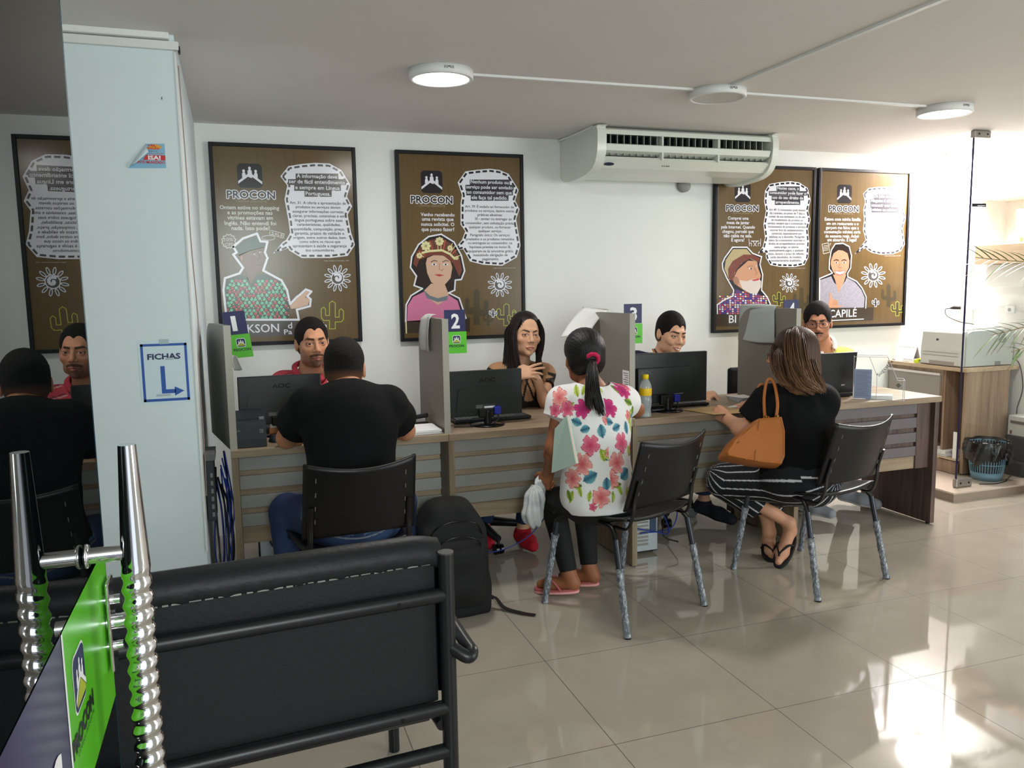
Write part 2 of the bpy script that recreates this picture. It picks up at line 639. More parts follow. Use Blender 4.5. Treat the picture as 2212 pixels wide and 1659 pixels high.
b.box((4.42, 3.9235, 1.872), (4.535, 3.9248, 1.893), M['inkblack'])
[b.box((4.465 + i * .009, 3.9230, 1.877), (4.471 + i * .009, 3.9234, 1.882), M['signwhite']) for i in range(7)]
b.build('maker_label', gl, label='small black label on the glass')
# ================================================================== FURNITURE
def W(px, py, y):
    """world point seen at photo pixel (px, py) on the vertical plane at distance y"""
    d = _f + _r2 * ((px - 1106) / F_PX) + _u2 * ((829.5 - py) / F_PX)
    t = y / d.y
    return Vector((0, 0, CAM_H)) + d * t


def WZ(px, py, z):
    d = _f + _r2 * ((px - 1106) / F_PX) + _u2 * ((829.5 - py) / F_PX)
    return Vector((0, 0, CAM_H)) + d * ((z - CAM_H) / d.z)


XS = [-0.045, 0.895, 1.835, 2.812, 3.80]
SLAT_Z = [(0.72, 0.66), (0.64, 0.578), (0.554, 0.495), (0.472, 0.414)]
desk_labels = ['light oak counter desk under the receipt printer, leftmost of the row',
               'light oak counter desk with the monitor in front of the long haired woman clerk',
               'light oak counter desk carrying the water bottle and brown folder',
               'counter desk with the dark walnut end panel, rightmost of the row']
for i in range(4):
    x0, x1 = XS[i], XS[i + 1]
    t = thing('counter_desk', desk_labels[i], 'desk', ((x0 + x1) / 2, FY, 0), 0, 'counter desks in a row')
    b = MB(); b.box((x0 + .0005, FY - 0.015, 0.727), (x1 - .0005, FY + 0.585, TOP), M['oak'], 0.002); b.build('worktop', t)
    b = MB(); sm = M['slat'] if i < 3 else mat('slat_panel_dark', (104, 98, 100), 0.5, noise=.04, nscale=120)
    cm = M['oak'] if i < 3 else M['walnut']  # last desk: darker slat grey, channels in the end panel's brown
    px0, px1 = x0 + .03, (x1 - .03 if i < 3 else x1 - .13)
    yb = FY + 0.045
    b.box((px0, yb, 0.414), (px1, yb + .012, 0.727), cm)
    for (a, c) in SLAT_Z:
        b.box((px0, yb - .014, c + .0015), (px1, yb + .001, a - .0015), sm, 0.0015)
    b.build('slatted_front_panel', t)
    b = MB(); b.box((px0, yb - .006, 0.34), (px1, yb + .012, 0.4125), M['oak']); b.build('lower_rail', t)
    b = MB(); b.box((x0 + .001, FY, 0.008), (x0 + .029, FY + .55, 0.7265), M['oakv'], 0.001)
    b.cyl((x0 + .015, FY + .03, 0), (x0 + .015, FY + .03, .008), .012, M['blackp'], n=12)
    b.cyl((x0 + .015, FY + .5, 0), (x0 + .015, FY + .5, .008), .012, M['blackp'], n=12)
    b.build('side_panel', t)
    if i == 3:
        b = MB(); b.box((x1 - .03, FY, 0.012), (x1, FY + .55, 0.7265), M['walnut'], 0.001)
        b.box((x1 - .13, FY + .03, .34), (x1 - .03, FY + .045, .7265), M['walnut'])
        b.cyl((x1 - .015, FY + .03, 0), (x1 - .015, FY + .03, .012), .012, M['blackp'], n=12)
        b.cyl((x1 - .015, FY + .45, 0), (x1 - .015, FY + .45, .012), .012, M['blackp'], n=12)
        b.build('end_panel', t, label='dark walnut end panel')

# ---- dividers standing on the counter
div_labels = ['grey divider panel with rounded top behind the number 1 sign, by the white pillar',
              'grey divider panel standing between the first two desks, beside the number 2 sign',
              'grey divider panel behind the ponytailed woman, beside the number 3 sign',
              'grey divider panel with a large pale cloth over it, beside the number 4 sign']


def divider(x, rot, label):
    t = thing('desk_divider', label, 'divider', (x, FY + .005, TOP), rot, 'grey divider panels on the counter')
    out = [(0, 0), (0.50, 0), (0.50, 0.40)]
    for k in range(9):
        a = math.radians(90 * k / 8)
        out.append((0.37 + 0.13 * math.cos(a), 0.39 + 0.13 * math.sin(a)))
    out.append((0, 0.522))
    b = MB()
    b.prism(out, -0.0135, 0.0135, M['grey_lam'], 'yz')
    b.build('panel', t, True)
    b = MB()
    b.box((-0.0145, -0.002, 0), (0.0145, 0.0, 0.5225), mat('grey_edge_band', (166, 162, 150), 0.45))
    b.build('edge_band', t, True)
    return t


divider(-0.031, 0.17, div_labels[0])
divider(0.895, 0.0, div_labels[1])
divider(1.835, 0.0, div_labels[2])
divider(2.812, 0.02, div_labels[3])

# ---- number signs
def logo(b, fr, x, y, s, dark, light, roof=None):
    """emblem: three figures above a roof, in a rounded square of side s, lower left at (x, y)"""
    b.poly([(x + p[0], y + p[1]) for p in rrect(0, 0, s, s, s * .18)], dark, fr)
    nz = fr[1].cross(fr[2])
    f2, f3, f4, f5 = ((fr[0] + nz * k_, fr[1], fr[2]) for k_ in (.0002, .0003, .0004, .0005))
    P = lambda pts: [(x + a * s, y + c * s) for a, c in pts]
    for cx, h, w in ((.5, .80, .17), (.26, .68, .14), (.74, .68, .14)):
        b.poly(P([(cx - w / 2, .46 if cx == .5 else .42), (cx + w / 2, .40), (cx + w / 2, h - .10), (cx + .04, h - .05), (cx - .04, h - .05), (cx - w / 2, h - .10)]), light, f2)
        n = 10
        b.poly(P([(cx + .055 * math.cos(6.283 * k / n), h + .01 + .065 * math.sin(6.283 * k / n)) for k in range(n)]), light, f3)
    b.poly(P([(.02, .16), (.5, .52), (.98, .16), (.98, .27), (.5, .64), (.02, .27)]), light, f4)
    if roof:
        b.poly(P([(.08, .10), (.92, .10), (.92, .18), (.5, .50), (.08, .18)]), roof, f5)


sign_data = [(W(478, 675, 3.64), '1', 0.045, -0.06, 'navy and green number 1 sign leaning at the left divider'),
             (W(953, 670, 3.58) + Vector((.0138, 0, 0)), '2', 0.0, 0.0, 'navy and green number 2 sign behind the second divider'),
             (W(1343, 657, 3.645) + Vector((.0138, 0, 0)), '3', 0.0, 0.0, 'navy and green number 3 sign behind the third divider'),
             (W(1689, 648, 3.66) + Vector((.0138, 0, 0)), '4', 0.0, 0.0, 'navy and green number 4 sign mostly hidden behind the fourth divider')]
for k, (p, n, sk, rz, lab) in enumerate(sign_data):
    w = 0.092 if k == 0 else 0.099
    t = thing('number_sign', lab, 'sign', tuple(p), 0, 'navy and green desk number signs')
    ux = Vector((math.cos(rz), math.sin(rz), 0.07 if k == 0 else 0)).normalized()
    uz = Vector((-0.13 if k == 0 else 0, 0, 1)).normalized()
    nrm = ux.cross(uz)
    fr = (p, ux, uz)
    def board(y0, y1, m, x0=0.0):
        b = MB()
        c = [p + ux * a + uz * c_ for a, c_ in ((x0, y1), (x0 + w, y1), (x0 + w, y0), (x0, y0))]
        back = [q - nrm * 0.004 for q in c]
        b.add(c + back, [(0, 3, 2, 1), (4, 5, 6, 7), (0, 1, 5, 4), (1, 2, 6, 5), (2, 3, 7, 6), (3, 0, 4, 7)], m)
        return b
    b = board(-0.098, 0.0, M['navy'])
    fr2 = (p + nrm * 0.0006, ux, uz)
    b.text(n, fr2, 0.032, 0.032 + (0.040 if n != '1' else 0.020), -0.083, M['signwhite'], h=0.066, bold=0.03 if n != '1' else 0.012)
    b.build('number_plate', t)
    b = board(-0.200, -0.100, M['green'], 0.004)
    b.poly(rrect(0.036, -0.155, 0.074, -0.117, .007), M['signwhite'], fr2)
    logo(b, (p + nrm * 0.001, ux, uz), 0.038, -0.153, 0.034, M['navy'], M['signwhite'], M['olive'])
    b.text('PROCON', (p + nrm * 0.001, ux, uz), 0.020, 0.090, -0.171, M['inkblack'], h=.011, bold=.03)
    b.build('emblem_plate', t, label='green plate with a black PROCON emblem')
    if k == 0:
        b = MB(); b.box((p.x - .004, p.y - .006, p.z - .108), (p.x + .018, p.y - .002, p.z - .101), M['pvc']); b.build('clip', t)

# ---- papers and cloths hung over the dividers
CLOTH = mat('grey_white_paper', (176, 176, 172), 0.8, bump=.2, bscale=30)


def draped(name, label, cat, fn, nu, nv, m=CLOTH, thick=.0015):
    b = MB()
    b.grid(fn, nu, nv, m)
    o = b.build(name)
    md = o.modifiers.new('thickness', 'SOLIDIFY'); md.thickness = thick
    return tag(o, label, cat)


def fn2(u, v):   # strip over divider 2, hanging on its left face
    z = 1.297 - 0.178 * v
    y = 3.74 + .14 * u
    x = 0.878 - .007 * math.sin(3 * v) - .012 * v - .006 * math.cos(u * 7)
    if v < .12:
        x = 0.878 + (0.12 - v) / .12 * .03
        z = 1.2965 - (v / .12) ** 2 * 0.006
    return (x - .012 * (v > .12) * (u - .5), y, z)


draped('hanging_paper', 'narrow grey paper strip draped over the second divider', 'paper', fn2, 10, 24)


def fn4(u, v):
    y = 3.70 + .33 * u + .02 * v * (u - 1)
    z = 1.292 - 0.20 * v
    x = 2.79 - .010 * math.sin(5 * u) - .010 * v
    if v < .1:
        x = 2.795 + (0.1 - v) / .1 * .03
        z = 1.294 + .012 * math.sin(math.pi * u) * (1 - v / .1) - (v / .1) ** 2 * .003
    return (x, y, z - .006 * math.sin(3 * u))


draped('hanging_cloth', 'wide pale sheet draped over the top of the fourth divider', 'cloth', fn4, 14, 24, mat('pale_sheet', (178, 186, 184), .8, bump=.25, bscale=25))


def fn3(u, v):
    a = W(1262, 664, 3.98); b_ = W(1312, 671, 3.92); c = W(1212, 728, 3.86); d = W(1272, 722, 3.80)
    p = (a * (1 - u) + b_ * u) * (1 - v) + (c * (1 - u) + d * u) * v
    p.z += .008 * math.sin(math.pi * v) * (1 if u < .5 else .6)
    p.x -= .006 * math.sin(3.1 * v)
    return tuple(p)


draped('stapled_papers', 'white papers on a clip leaning out from the top of the third divider', 'paper', fn3, 8, 12, M['paper'], .003)
b = MB(); b.tube([tuple(W(1258, 664, 3.985)), tuple(W(1314, 669, 3.925))], .0022, M['steel'], 8)
tag(b.build('binder_rod'), 'thin metal clip rod along the top of the leaning papers', 'clip')
def fn1(u, v):
    a = W(497, 770, 3.62); b_ = W(511, 768, 3.62); c = W(506, 802, 3.62); d = W(524, 798, 3.62)
    p = (a * (1 - u) + b_ * u) * (1 - v) + (c * (1 - u) + d * u) * v
    p.y += .01 * math.sin(3 * u)
    p.z += .003 * math.sin(4 * u + 2 * v)
    return tuple(p)


draped('curled_paper', 'curled grey paper end hanging below the number 1 sign', 'paper', fn1, 6, 6)
# printed note on divider 3, lower part
b = MB()
fr = (Vector((1.8205, 3.59, 0.995)), Vector((0, -1, 0)), Vector((0, 0, 1)))
b.box((1.820, 3.53, .905), (1.8213, 3.60, 1.0), M['paper'])
for r in range(7):
    b.box((1.8195, 3.54, .985 - r * .011), (1.8201, 3.592 - .01 * (r % 3), .988 - r * .011), mat('grey_ink', (90, 90, 95), .8))
tag(b.build('pinned_note'), 'small printed note fixed low on the third divider, beside the floral blouse', 'note')

# ---- monitors
def monitor(name, label, cx, cy, z0, w, h, rz, variant, group='black computer monitors'):
    t = thing('monitor', label, 'monitor', (cx, cy, TOP), rz, group)
    m = mat('monitor_back', (26, 32, 32), 0.38, noise=.05, nscale=8)
    b = MB()
    b.box((-w / 2, -.012, z0), (w / 2, .012, z0 + h), m, 0.004)
    if variant == 'a':
        b.prism([(-w * .42, z0 + .03), (w * .42, z0 + .03), (w * .38, z0 + h * .62), (-w * .38, z0 + h * .62)], -.022, -.01, m, 'xz')
    else:
        x0, x1 = -w * .34, w * .10
        b.box((-w * .36, -.030, z0 + .05), (w * .28, -.01, z0 + h * .72), m, 0.004)
    b.build('housing', t, True)
    b = MB(); b.box((-w / 2 + .01, .0115, z0 + .015), (w / 2 - .01, .0135, z0 + h - .01), mat('screen_dim_glow', (20, 24, 30), .1, emit=(120, 140, 160), estr=.25)); b.build('screen', t, True)  # dark screen face with a weak bluish emission of its own
    b = MB()
    fr = (Vector((0, -.0128 if variant == 'a' else -.0308, 0)), Vector((1, 0, 0)), Vector((0, 0, 1)))
    if variant == 'a':
        b.text('AOC', fr, -.035, .045, z0 + h * .745, M['blackg'], h=.02, bold=.02)
    else:
        b.text('AOC', fr, -w * .33, -w * .18, z0 + h * .60, M['blackg'], h=.022, bold=.02)
    b.build('lettering', t, True)
    b = MB()
    yb = -.0225 if variant == 'a' else -.013
    lx = -.01 if variant == 'a' else .05
    b.box((lx - .05, yb - .001, z0 + h * .17), (lx + .05, yb, z0 + h * .26), mat('spec_label', (50, 52, 54), .5))
    b.box((lx - .005, yb - .0016, z0 + h * .175), (lx + .048, yb - .001, z0 + h * .215), M['signwhite'])
    for r in range(4):
        b.box((lx - .045, yb - .0016, z0 + h * .18 + r * .004), (lx - .012, yb - .001, z0 + h * .18 + r * .004 + .0014), M['slat'])
    b.build('spec_label', t, True, label='small white and grey label')
    b = MB()
    b.box((-.045, -.04, z0 - .005), (.03, -.012, z0 + h * .17), M['blackp'], .005)
    b.tube([(0, -.03, 0.012), (0, -.03, z0 + .03)], [.02, .016], M['blackp'], 16)
    b.box((-.004, -.051, .015), (.004, -.047, z0 + .02), M['blackg'])
    b.build('stand_neck', t, True)
    b = MB(); b.lathe([(0.0005, 0), (.082, 0), (.085, .004), (.080, .008), (.03, .012), (.0005, .013)], (0, -.02, 0.0), M['blackg'], 36); b.build('stand_base', t, True)
    if variant != 'n':
        b = MB()
        b.box((.03, -.05, z0 + .008), (.062, -.022, z0 + .045), mat('video_plug_blue', (30, 44, 150), .4), .004)
        b.tube(bez([(.046, -.045, z0 + .01), (.04, -.06, z0 - .02), (-.03, -.055, z0 - .045), (-.11, -.05, .004), (-.17, -.03, .004)], 8), .003, M['blackp'], 8)
        b.build('video_cable', t, True, label='blue video plug with a black lead')
    return t


monitor('m1', 'black monitor partly hidden by the man in the black t-shirt', 00.182, 3.83, 0.052, .37, .222, 0.0, 'a')
monitor('m2', 'black monitor in front of the long haired woman clerk', 1.130, 3.69, 0.045, .366, .220, 0.0, 'a')
monitor('m3', 'dark green-black monitor with an inner panel, behind the water bottle', 2.125, 3.71, 0.04, .49, .265, 0.0, 'b')

# keyboards
def keyboard(label, x, y, rz, w=.40):
    t = thing('keyboard', label, 'keyboard', (x, y, TOP), rz, 'black keyboards on the counter')
    b = MB()
    b.box((-w / 2, -.06, .004), (w / 2, .075, .018), M['blackp'], .004)
    b.box((-w / 2 + .01, -.055, 0), (-w / 2 + .03, -.045, .005), M['blackp'])
    b.box((w / 2 - .03, -.055, 0), (w / 2 - .01, -.045, .005), M['blackp'])
    b.box((-w / 2 + .01, .06, 0), (-w / 2 + .04, .072, .005), M['blackp'])
    b.box((w / 2 - .04, .06, 0), (w / 2 - .01, .072, .005), M['blackp'])
    b.build('case', t, True)
    b = MB(); km = mat('keycap', (58, 66, 66), .4)
    for r in range(5):
        nk = 19
        for k in range(nk):
            if r == 0 and 4 <= k <= 8: continue
            x0 = -w / 2 + .012 + k * (w - .024) / nk
            b.box((x0, -.05 + r * .023, .017), (x0 + (w - .024) / nk - .003, -.032 + r * .023, .0225), km, .001, seg=1)
    b.build('keycaps', t, True)
    return t


keyboard('black keyboard with grey keys behind the stand of the woman clerk monitor', 1.185, 3.80, .03)
keyboard('black keyboard sticking out to the right behind the monitor by the bottle', 2.20, 3.81, -.02, .44)
keyboard('black keyboard behind the left monitor', .20, 3.93, 0, .38)

# receipt printer
t = thing('receipt_printer', 'black receipt printer on the left end of the counter', 'printer', (.035, 3.63, TOP))
dg = mat('receipt_printer_shell', (38, 44, 52), .45)
b = MB()
b.prism([(3.545, TOP + .004), (3.545, TOP + .098), (3.56, TOP + .104), (3.74, TOP + .135), (3.745, TOP + .13), (3.745, TOP + .004)], -.036, .104, dg, 'yz')
b.build('body', t)
b = MB(); b.prism([(3.5435, TOP + .003), (3.5435, TOP + .036), (3.548, TOP + .036), (3.548, TOP + .003)], -.034, .102, mat('receipt_printer_base', (30, 36, 44), .5), 'yz'); b.build('front_cover', t)
b = MB(); b.box((-.01, 3.60, TOP + .106), (.075, 3.612, TOP + .1155), M['blackp']); b.build('paper_slot', t)
b = MB()
fr = (Vector((-.03, 3.5445, TOP + .072)), Vector((1, 0, 0)), Vector((0, 0, 1)))
b.text('EPSON', fr, 0, .028, 0, M['slat'], h=.006, bold=.02)
b.build('maker_lettering', t)
b = MB()
b.box((.077, 3.544, TOP + .062), (.091, 3.5455, TOP + .077), M['slat']); b.box((.079, 3.5435, TOP + .064), (.089, 3.545, TOP + .075), dg); b.box((.082, 3.543, TOP + .067), (.087, 3.5445, TOP + .072), M['slat'])
b.build('square_mark', t)
b = MB()
b.box((.078, 3.60, TOP + .107), (.098, 3.63, TOP + .1185), mat('grey_button', (120, 128, 132), .4))
b.build('feed_button', t, label='grey feed button')
# mouse, note cube, stapler, papers
def blob_profile(b, c, sx, sy, sz, m, n=20, k=8):
    pr = [(math.cos(math.pi / 2 * i / k), math.sin(math.pi / 2 * i / k)) for i in range(k + 1)]
    vs = []; fs = []
    for (r, h) in pr:
        for j in range(n):
            a = 2 * math.pi * j / n
            vs.append((c[0] + sx * max(r, .001) * math.cos(a), c[1] + sy * max(r, .001) * math.sin(a), c[2] + sz * h))
    for i in range(k):
        for j in range(n):
            fs.append((i * n + j, i * n + (j + 1) % n, (i + 1) * n + (j + 1) % n, (i + 1) * n + j))
    b.add(vs, fs, m, True)
b = MB(); blob_profile(b, (.145, 3.66, TOP), .03, .05, .03, M['darkgrey'])
tag(b.build('computer_mouse'), 'dark mouse beside the receipt printer', 'mouse')
b = MB(); b.box((.125, 3.80, TOP), (.19, 3.86, TOP + .035), mat('orange_wood_box', (196, 132, 80), .6), .002); b.box((.13, 3.81, TOP + .035), (.185, 3.85, TOP + .052), M['paper'])
tag(b.build('note_box'), 'small orange brown note box under the left monitor', 'box')
t = thing('stapler', 'black stapler lying before the second divider', 'stapler', (.80, 3.80, TOP))
b = MB(); b.box((.755, 3.80, TOP), (.872, 3.835, TOP + .012), M['blackp'], .004, rot=(0, 0, -.3)); b.build('base', t)
b = MB(); b.box((.755, 3.80, TOP + .028), (.872, 3.835, TOP + .048), M['blackp'], .007, rot=(0, -.16, -.3)); b.build('top_arm', t)
b = MB(); b.box((.765, 3.806, TOP + .012), (.86, 3.829, TOP + .031), M['steel'], .002, rot=(0, -.10, -.3)); b.build('magazine', t)
b = MB()
for i in range(9):
    b.box((.70 + .006 * math.sin(i * 2.1), 3.535 + .004 * math.cos(i * 1.7), TOP + i * .0022), (.868 + .004 * math.sin(i * 1.3), 3.72, TOP + i * .0022 + .0018), M['paper'], rot=(0, 0, .04 * math.sin(i * 3)))
tag(b.build('paper_stack'), 'loose stack of white sheets before the second divider', 'paper')
# water bottle
t = thing('water_bottle', 'small clear water bottle with yellow cap and label, on the third desk', 'bottle', (1.925, 3.555, TOP))
wmat = mat('clear_plastic', (214, 224, 226), .06, alpha=.38, spec=.9)
c = (1.925, 3.555, TOP)
b = MB()
pf_ = [(.0005, .002), (.024, .001), (.029, .006)]
for i in range(12):
    z = .010 + i * .0075
    pf_ += [(.0300 - .002 * math.sin(i * .5), z), (.0282 - .002 * math.sin(i * .5), z + .0035)]
pf_ += [(.0300, .105), (.0302, .150), (.028, .165), (.020, .182), (.0125, .192), (.0125, .205), (.0005, .205)]
b.lathe(pf_, c, wmat, 40); b.build('bottle_body', t)
b = MB(); b.lathe([(.0306, .112), (.0308, .113), (.0308, .147), (.0306, .148)], c, mat('yellow_label', (236, 196, 20), .4), 40); b.build('label', t, label='yellow label')
b = MB(); b.lathe([(.0134, .193), (.0150, .195), (.0150, .212), (.0138, .215), (.0005, .2155)], c, mat('yellow_cap', (240, 208, 10), .4), 30); b.build('cap', t)
# folders, leaflets
b = MB()
p1, p2, p3, p4 = WZ(1477, 886, TOP + .001), WZ(1545, 897, TOP + .001), WZ(1622, 892, TOP + .001), WZ(1560, 876, TOP + .001)
def sheet(b, pts, z, th, m):
    v = [(p.x, p.y, z) for p in pts] + [(p.x, p.y, z + th) for p in pts]
    b.add(v, [(3, 2, 1, 0), (4, 5, 6, 7), (0, 1, 5, 4), (1, 2, 6, 5), (2, 3, 7, 6), (3, 0, 4, 7)], m)
sheet(b, [p1, p2, p3, p4], TOP, .002, mat('dark_folder_lining', (60, 46, 34), .7))
sheet(b, [p1 + Vector((0, 0, 0)), p2 + Vector((-.004, .004, 0)), p3, p4], TOP + .0025, .002, mat('kraft_folder', (176, 146, 96), .6))
tag(b.build('folder'), 'tan cardboard folder under the hands of the woman with the handbag', 'folder')
b = MB()
for i in range(8):
    sheet(b, [Vector((2.63 + .004 * i, 3.78, 0)), Vector((2.73, 3.77 + .003 * i, 0)), Vector((2.75, 3.90, 0)), Vector((2.65 - .003 * i, 3.91, 0))], TOP + .003 * i, .002, M['paper'] if i % 2 else mat('bluish_leaflet', (120, 130, 150), .6))
tag(b.build('leaflets'), 'small stack of printed leaflets at the foot of the fourth divider', 'leaflets')
# laptop
t = thing('laptop', 'open black laptop in front of the man in yellow', 'laptop', (3.18, 3.74, TOP))
b = MB(); b.box((2.98, 3.70, TOP + .003), (3.345, 3.94, TOP + .024), M['blackp'], .005); b.build('base', t)
b = MB(); b.box((2.985, 3.70, TOP + .025), (3.345, 3.712, TOP + .262), mat('laptop_lid', (9, 9, 11), .3), .004, rot=(.10, 0, 0), piv=(3.16, 3.70, TOP + .02))
b.box((3.25, 3.696, TOP + .07), (3.275, 3.702, TOP + .078), M['slat'], rot=(.10, 0, 0), piv=(3.16, 3.70, TOP + .02)); b.build('lid', t)
# acrylic suggestion box
t = thing('suggestion_box', 'clear acrylic suggestion box lettered in black script on the right desk', 'box', (3.38, 3.58, TOP))
acr = mat('acrylic', (240, 244, 246), .03, trans=1.0, ior=1.08)
edge = mat('acrylic_edge', (190, 186, 190), .2)
A0, A1 = WZ(1842, 862, TOP), WZ(1953, 866, TOP)
ax = (A1 - A0).normalized(); ay = Vector((-ax.y, ax.x, 0)); Lx = (A1 - A0).length
fr3 = lambda u, v, z: A0 + ax * u + ay * v + Vector((0, 0, z))
prof = [(0, 0), (Lx, 0), (Lx, .105), (Lx * .60, .118), (Lx * .30, .235), (0, .245)]
def frame_lines(b, pts, r=.0016):
    for a, c_ in zip(pts, pts[1:] + pts[:1]):
        b.tube([a, c_], r, edge, 6)
b = MB()
for v in (0.0, .115):
    q = [fr3(u, v, z) for u, z in [(0, 0), (Lx * .36, 0), (Lx * .36, .13), (Lx * .80, .235 - .0), (0, .245)]]
    pass
front = [(0, 0), (Lx, 0), (Lx, .112), (Lx * .86, .112), (Lx * .66, .240), (0, .240)]
for v in (0.0, .11):
    frame_lines(b, [fr3(u, v, z) for u, z in front])
for u, z in front:
    b.tube([fr3(u, 0, z), fr3(u, .11, z)], .0016, edge, 6)
b.tube([fr3(Lx * .30, 0, .240), fr3(Lx * .46, 0, .135)], .0014, edge, 6)
b.tube([fr3(Lx * .46, 0, .135), fr3(Lx * .46, 0, 0)], .0014, edge, 6)
b.build('acrylic_edges', t)
b = MB()
for v in (0.0, .11):
    from mathutils.geometry import tessellate_polygon
    b.poly(front, CLEAR, (fr3(0, v, 0), ax, Vector((0, 0, 1))))
b.build('acrylic_panels', t)
b = MB()
d1 = (ax * .62 + Vector((0, 0, 1)) * .78).normalized(); d2 = (ax * -.78 + Vector((0, 0, 1)) * .62).normalized()
b.text('Sugestões', (fr3(Lx * .50, -.001, .130), d1, d2), 0, .125, 0, M['inkblack'], h=.020)
b.poly([(0, -.014), (.014, 0), (0, .014), (-.014, 0)], mat('grey_sticker', (96, 92, 88), .6), (fr3(Lx * .88, -.001, .085), ax, Vector((0, 0, 1))))
b.build('lettering', t, label='black script lettering reading suggestions')
b = MB()
sheet(b, [fr3(.004, .01, 0), fr3(Lx * .36, .004, 0), fr3(Lx * .36, .012, 0), fr3(.004, .02, 0)], TOP + .004, .165, mat('blue_grey_form', (148, 160, 190), .7))
for r in range(17):
    b.tube([fr3(.012, .0095, .02 + r * .0085), fr3(Lx * (.33 - .03 * (r % 3)), .0045, .02 + r * .0085)], .0007, mat('form_ink', (84, 94, 120), .8), 4)
o = b.build('printed_form'); tag(o, 'blue grey printed form standing in the acrylic box', 'form')
b = MB()
for i in range(7):
    sheet(b, [fr3(Lx * .25 + .003 * i, .012, 0), fr3(Lx * .78, .006 + .003 * i, 0), fr3(Lx * .80, .095, 0), fr3(Lx * .3, .10, 0)], TOP + .002 + i * .003, .0022, M['paper'])
tag(b.build('paper_slips'), 'white paper slips piled inside the acrylic box', 'paper')

# ---- computer towers and cable clutter under the counter
def tower(label, x, y, rz, w=.18, d=.40, h=.38):
    t = thing('computer_tower', label, 'computer', (x, y, 0), rz, 'computer towers on the floor')
    b = MB(); b.box((-w / 2, 0, .012), (w / 2, d, h), M['blackp'], .004)
    for sx in (-1, 1):
        for sy in (.04, d - .04):
            b.cyl((sx * (w / 2 - .02), sy, 0), (sx * (w / 2 - .02), sy, .013), .012, M['blackp'], n=10)
    b.build('case', t, True)
    b = MB(); g = mat('galvanised_steel', (150, 158, 160), .35, metal=.7)
    b.box((-w / 2 + .005, -.004, .02), (w / 2 - .005, .001, h - .01), g)
    # power supply with its round grille at the top
    b.cyl((0, -.0045, h - .065), (0, -.007, h - .065), .047, M['blackg'], n=28)
    for k in range(-3, 4):
        for l in range(-3, 4):
            xx = k * .0125 + (l % 2) * .006; zz = h - .065 + l * .011
            if (xx ** 2 + (zz - h + .065) ** 2) < .043 ** 2:
                b.lathe([(.0042, -.0085), (.0056, -.0085)], (xx, 0, zz), g, 6, axis='y')
    for k in range(7):
        b.box((-w / 2 + .02, -.006, .05 + k * .02), (w / 2 - .06, -.003, .062 + k * .02), M['slat'])
    b.box((w / 2 - .05, -.008, .12), (w / 2 - .015, -.003, .20), mat('port_block', (60, 80, 110), .5))
    b.build('rear_panel', t, True, label='steel rear panel with a round fan grille')
    return t


tower('computer tower with a round fan grille under the left desk', .14, 3.66, 0, .18, .30)
tower('computer tower with blue cables beside the third divider leg', 1.985, 3.68, 0, .17, .40, .36)
tower('computer tower under the right desk', 2.93, 3.80, 0, .17, .40, .36)


def cables(name, label, paths, m, r=.0035):
    b = MB()
    for p in paths:
        b.tube(bez(p, 8), r, m, 6)
    return tag(b.build(name), label, 'cables')


bl = mat('blue_cable', (30, 60, 150), .5); bk = mat('black_cable', (14, 14, 16), .5); gy = mat('grey_cable', (120, 122, 120), .5)
rnd = random.Random(3)
P = []
for i in range(13):
    x = -.115 + rnd.uniform(-.012, .05); y = 3.53 + rnd.uniform(0, .12)
    P.append([(x, y - .0, .70 + rnd.uniform(-.1, .05)), (x + rnd.uniform(-.01, .03), y + .03, .5), (x + rnd.uniform(-.01, .03), y - .03, .3), (x + rnd.uniform(-.02, .03), y, .12), (x + rnd.uniform(0, .02), y + .06, .006)])
cables('blue_network_cables', 'tangle of blue network cables hanging between the pillar and the left desk', P[:8], bl, .003)
cables('black_cables', 'black cables mixed in behind the pillar edge', P[8:], bk, .004)
t = thing('network_switch', 'dark wall mounted network switch behind the pillar edge, left of the counter', 'network switch', (-.13, 3.52, .62))
b = MB(); b.box((-.147, 3.46, .48), (-.112, 3.62, .735), M['darkgrey'], .003); b.build('case', t)
b = MB(); b.box((-.146, 3.455, .735), (-.105, 3.62, .765), mat('grey_bracket', (98, 98, 96), .5), .002); b.build('bracket', t)
b = MB()
for k in range(6):
    b.box((-.128, 3.457, .50 + k * .033), (-.118, 3.461, .518 + k * .033), gy)
b.build('ports', t)
cables('blue_cable_loop', 'blue network cable looping over the tower beside the third desk', [[(2.0, 3.67, .30), (2.05, 3.60, .24), (2.10, 3.62, .12), (2.02, 3.66, .13), (1.93, 3.67, .15)], [(2.02, 3.66, .33), (2.14, 3.62, .28), (2.13, 3.64, .14), (1.96, 3.67, .12)]], bl)
cables('black_cable_loop', 'black leads hanging behind the tower beside the third desk', [[(1.98, 3.67, .30), (2.08, 3.64, .26), (2.09, 3.66, .10), (2.17, 3.64, .06), (2.20, 3.8, .02)], [(1.95, 3.67, .34), (2.0, 3.62, .27), (2.06, 3.63, .30), (2.05, 3.67, .20)]], bk)
cables('floor_cable', 'thin blue cable sagging in front of the second desk to the floor', [[(1.42, 3.62, .30), (1.33, 3.60, .22), (1.24, 3.60, .17), (1.12, 3.62, .14), (.95, 3.66, .16)]], bl, .0028)

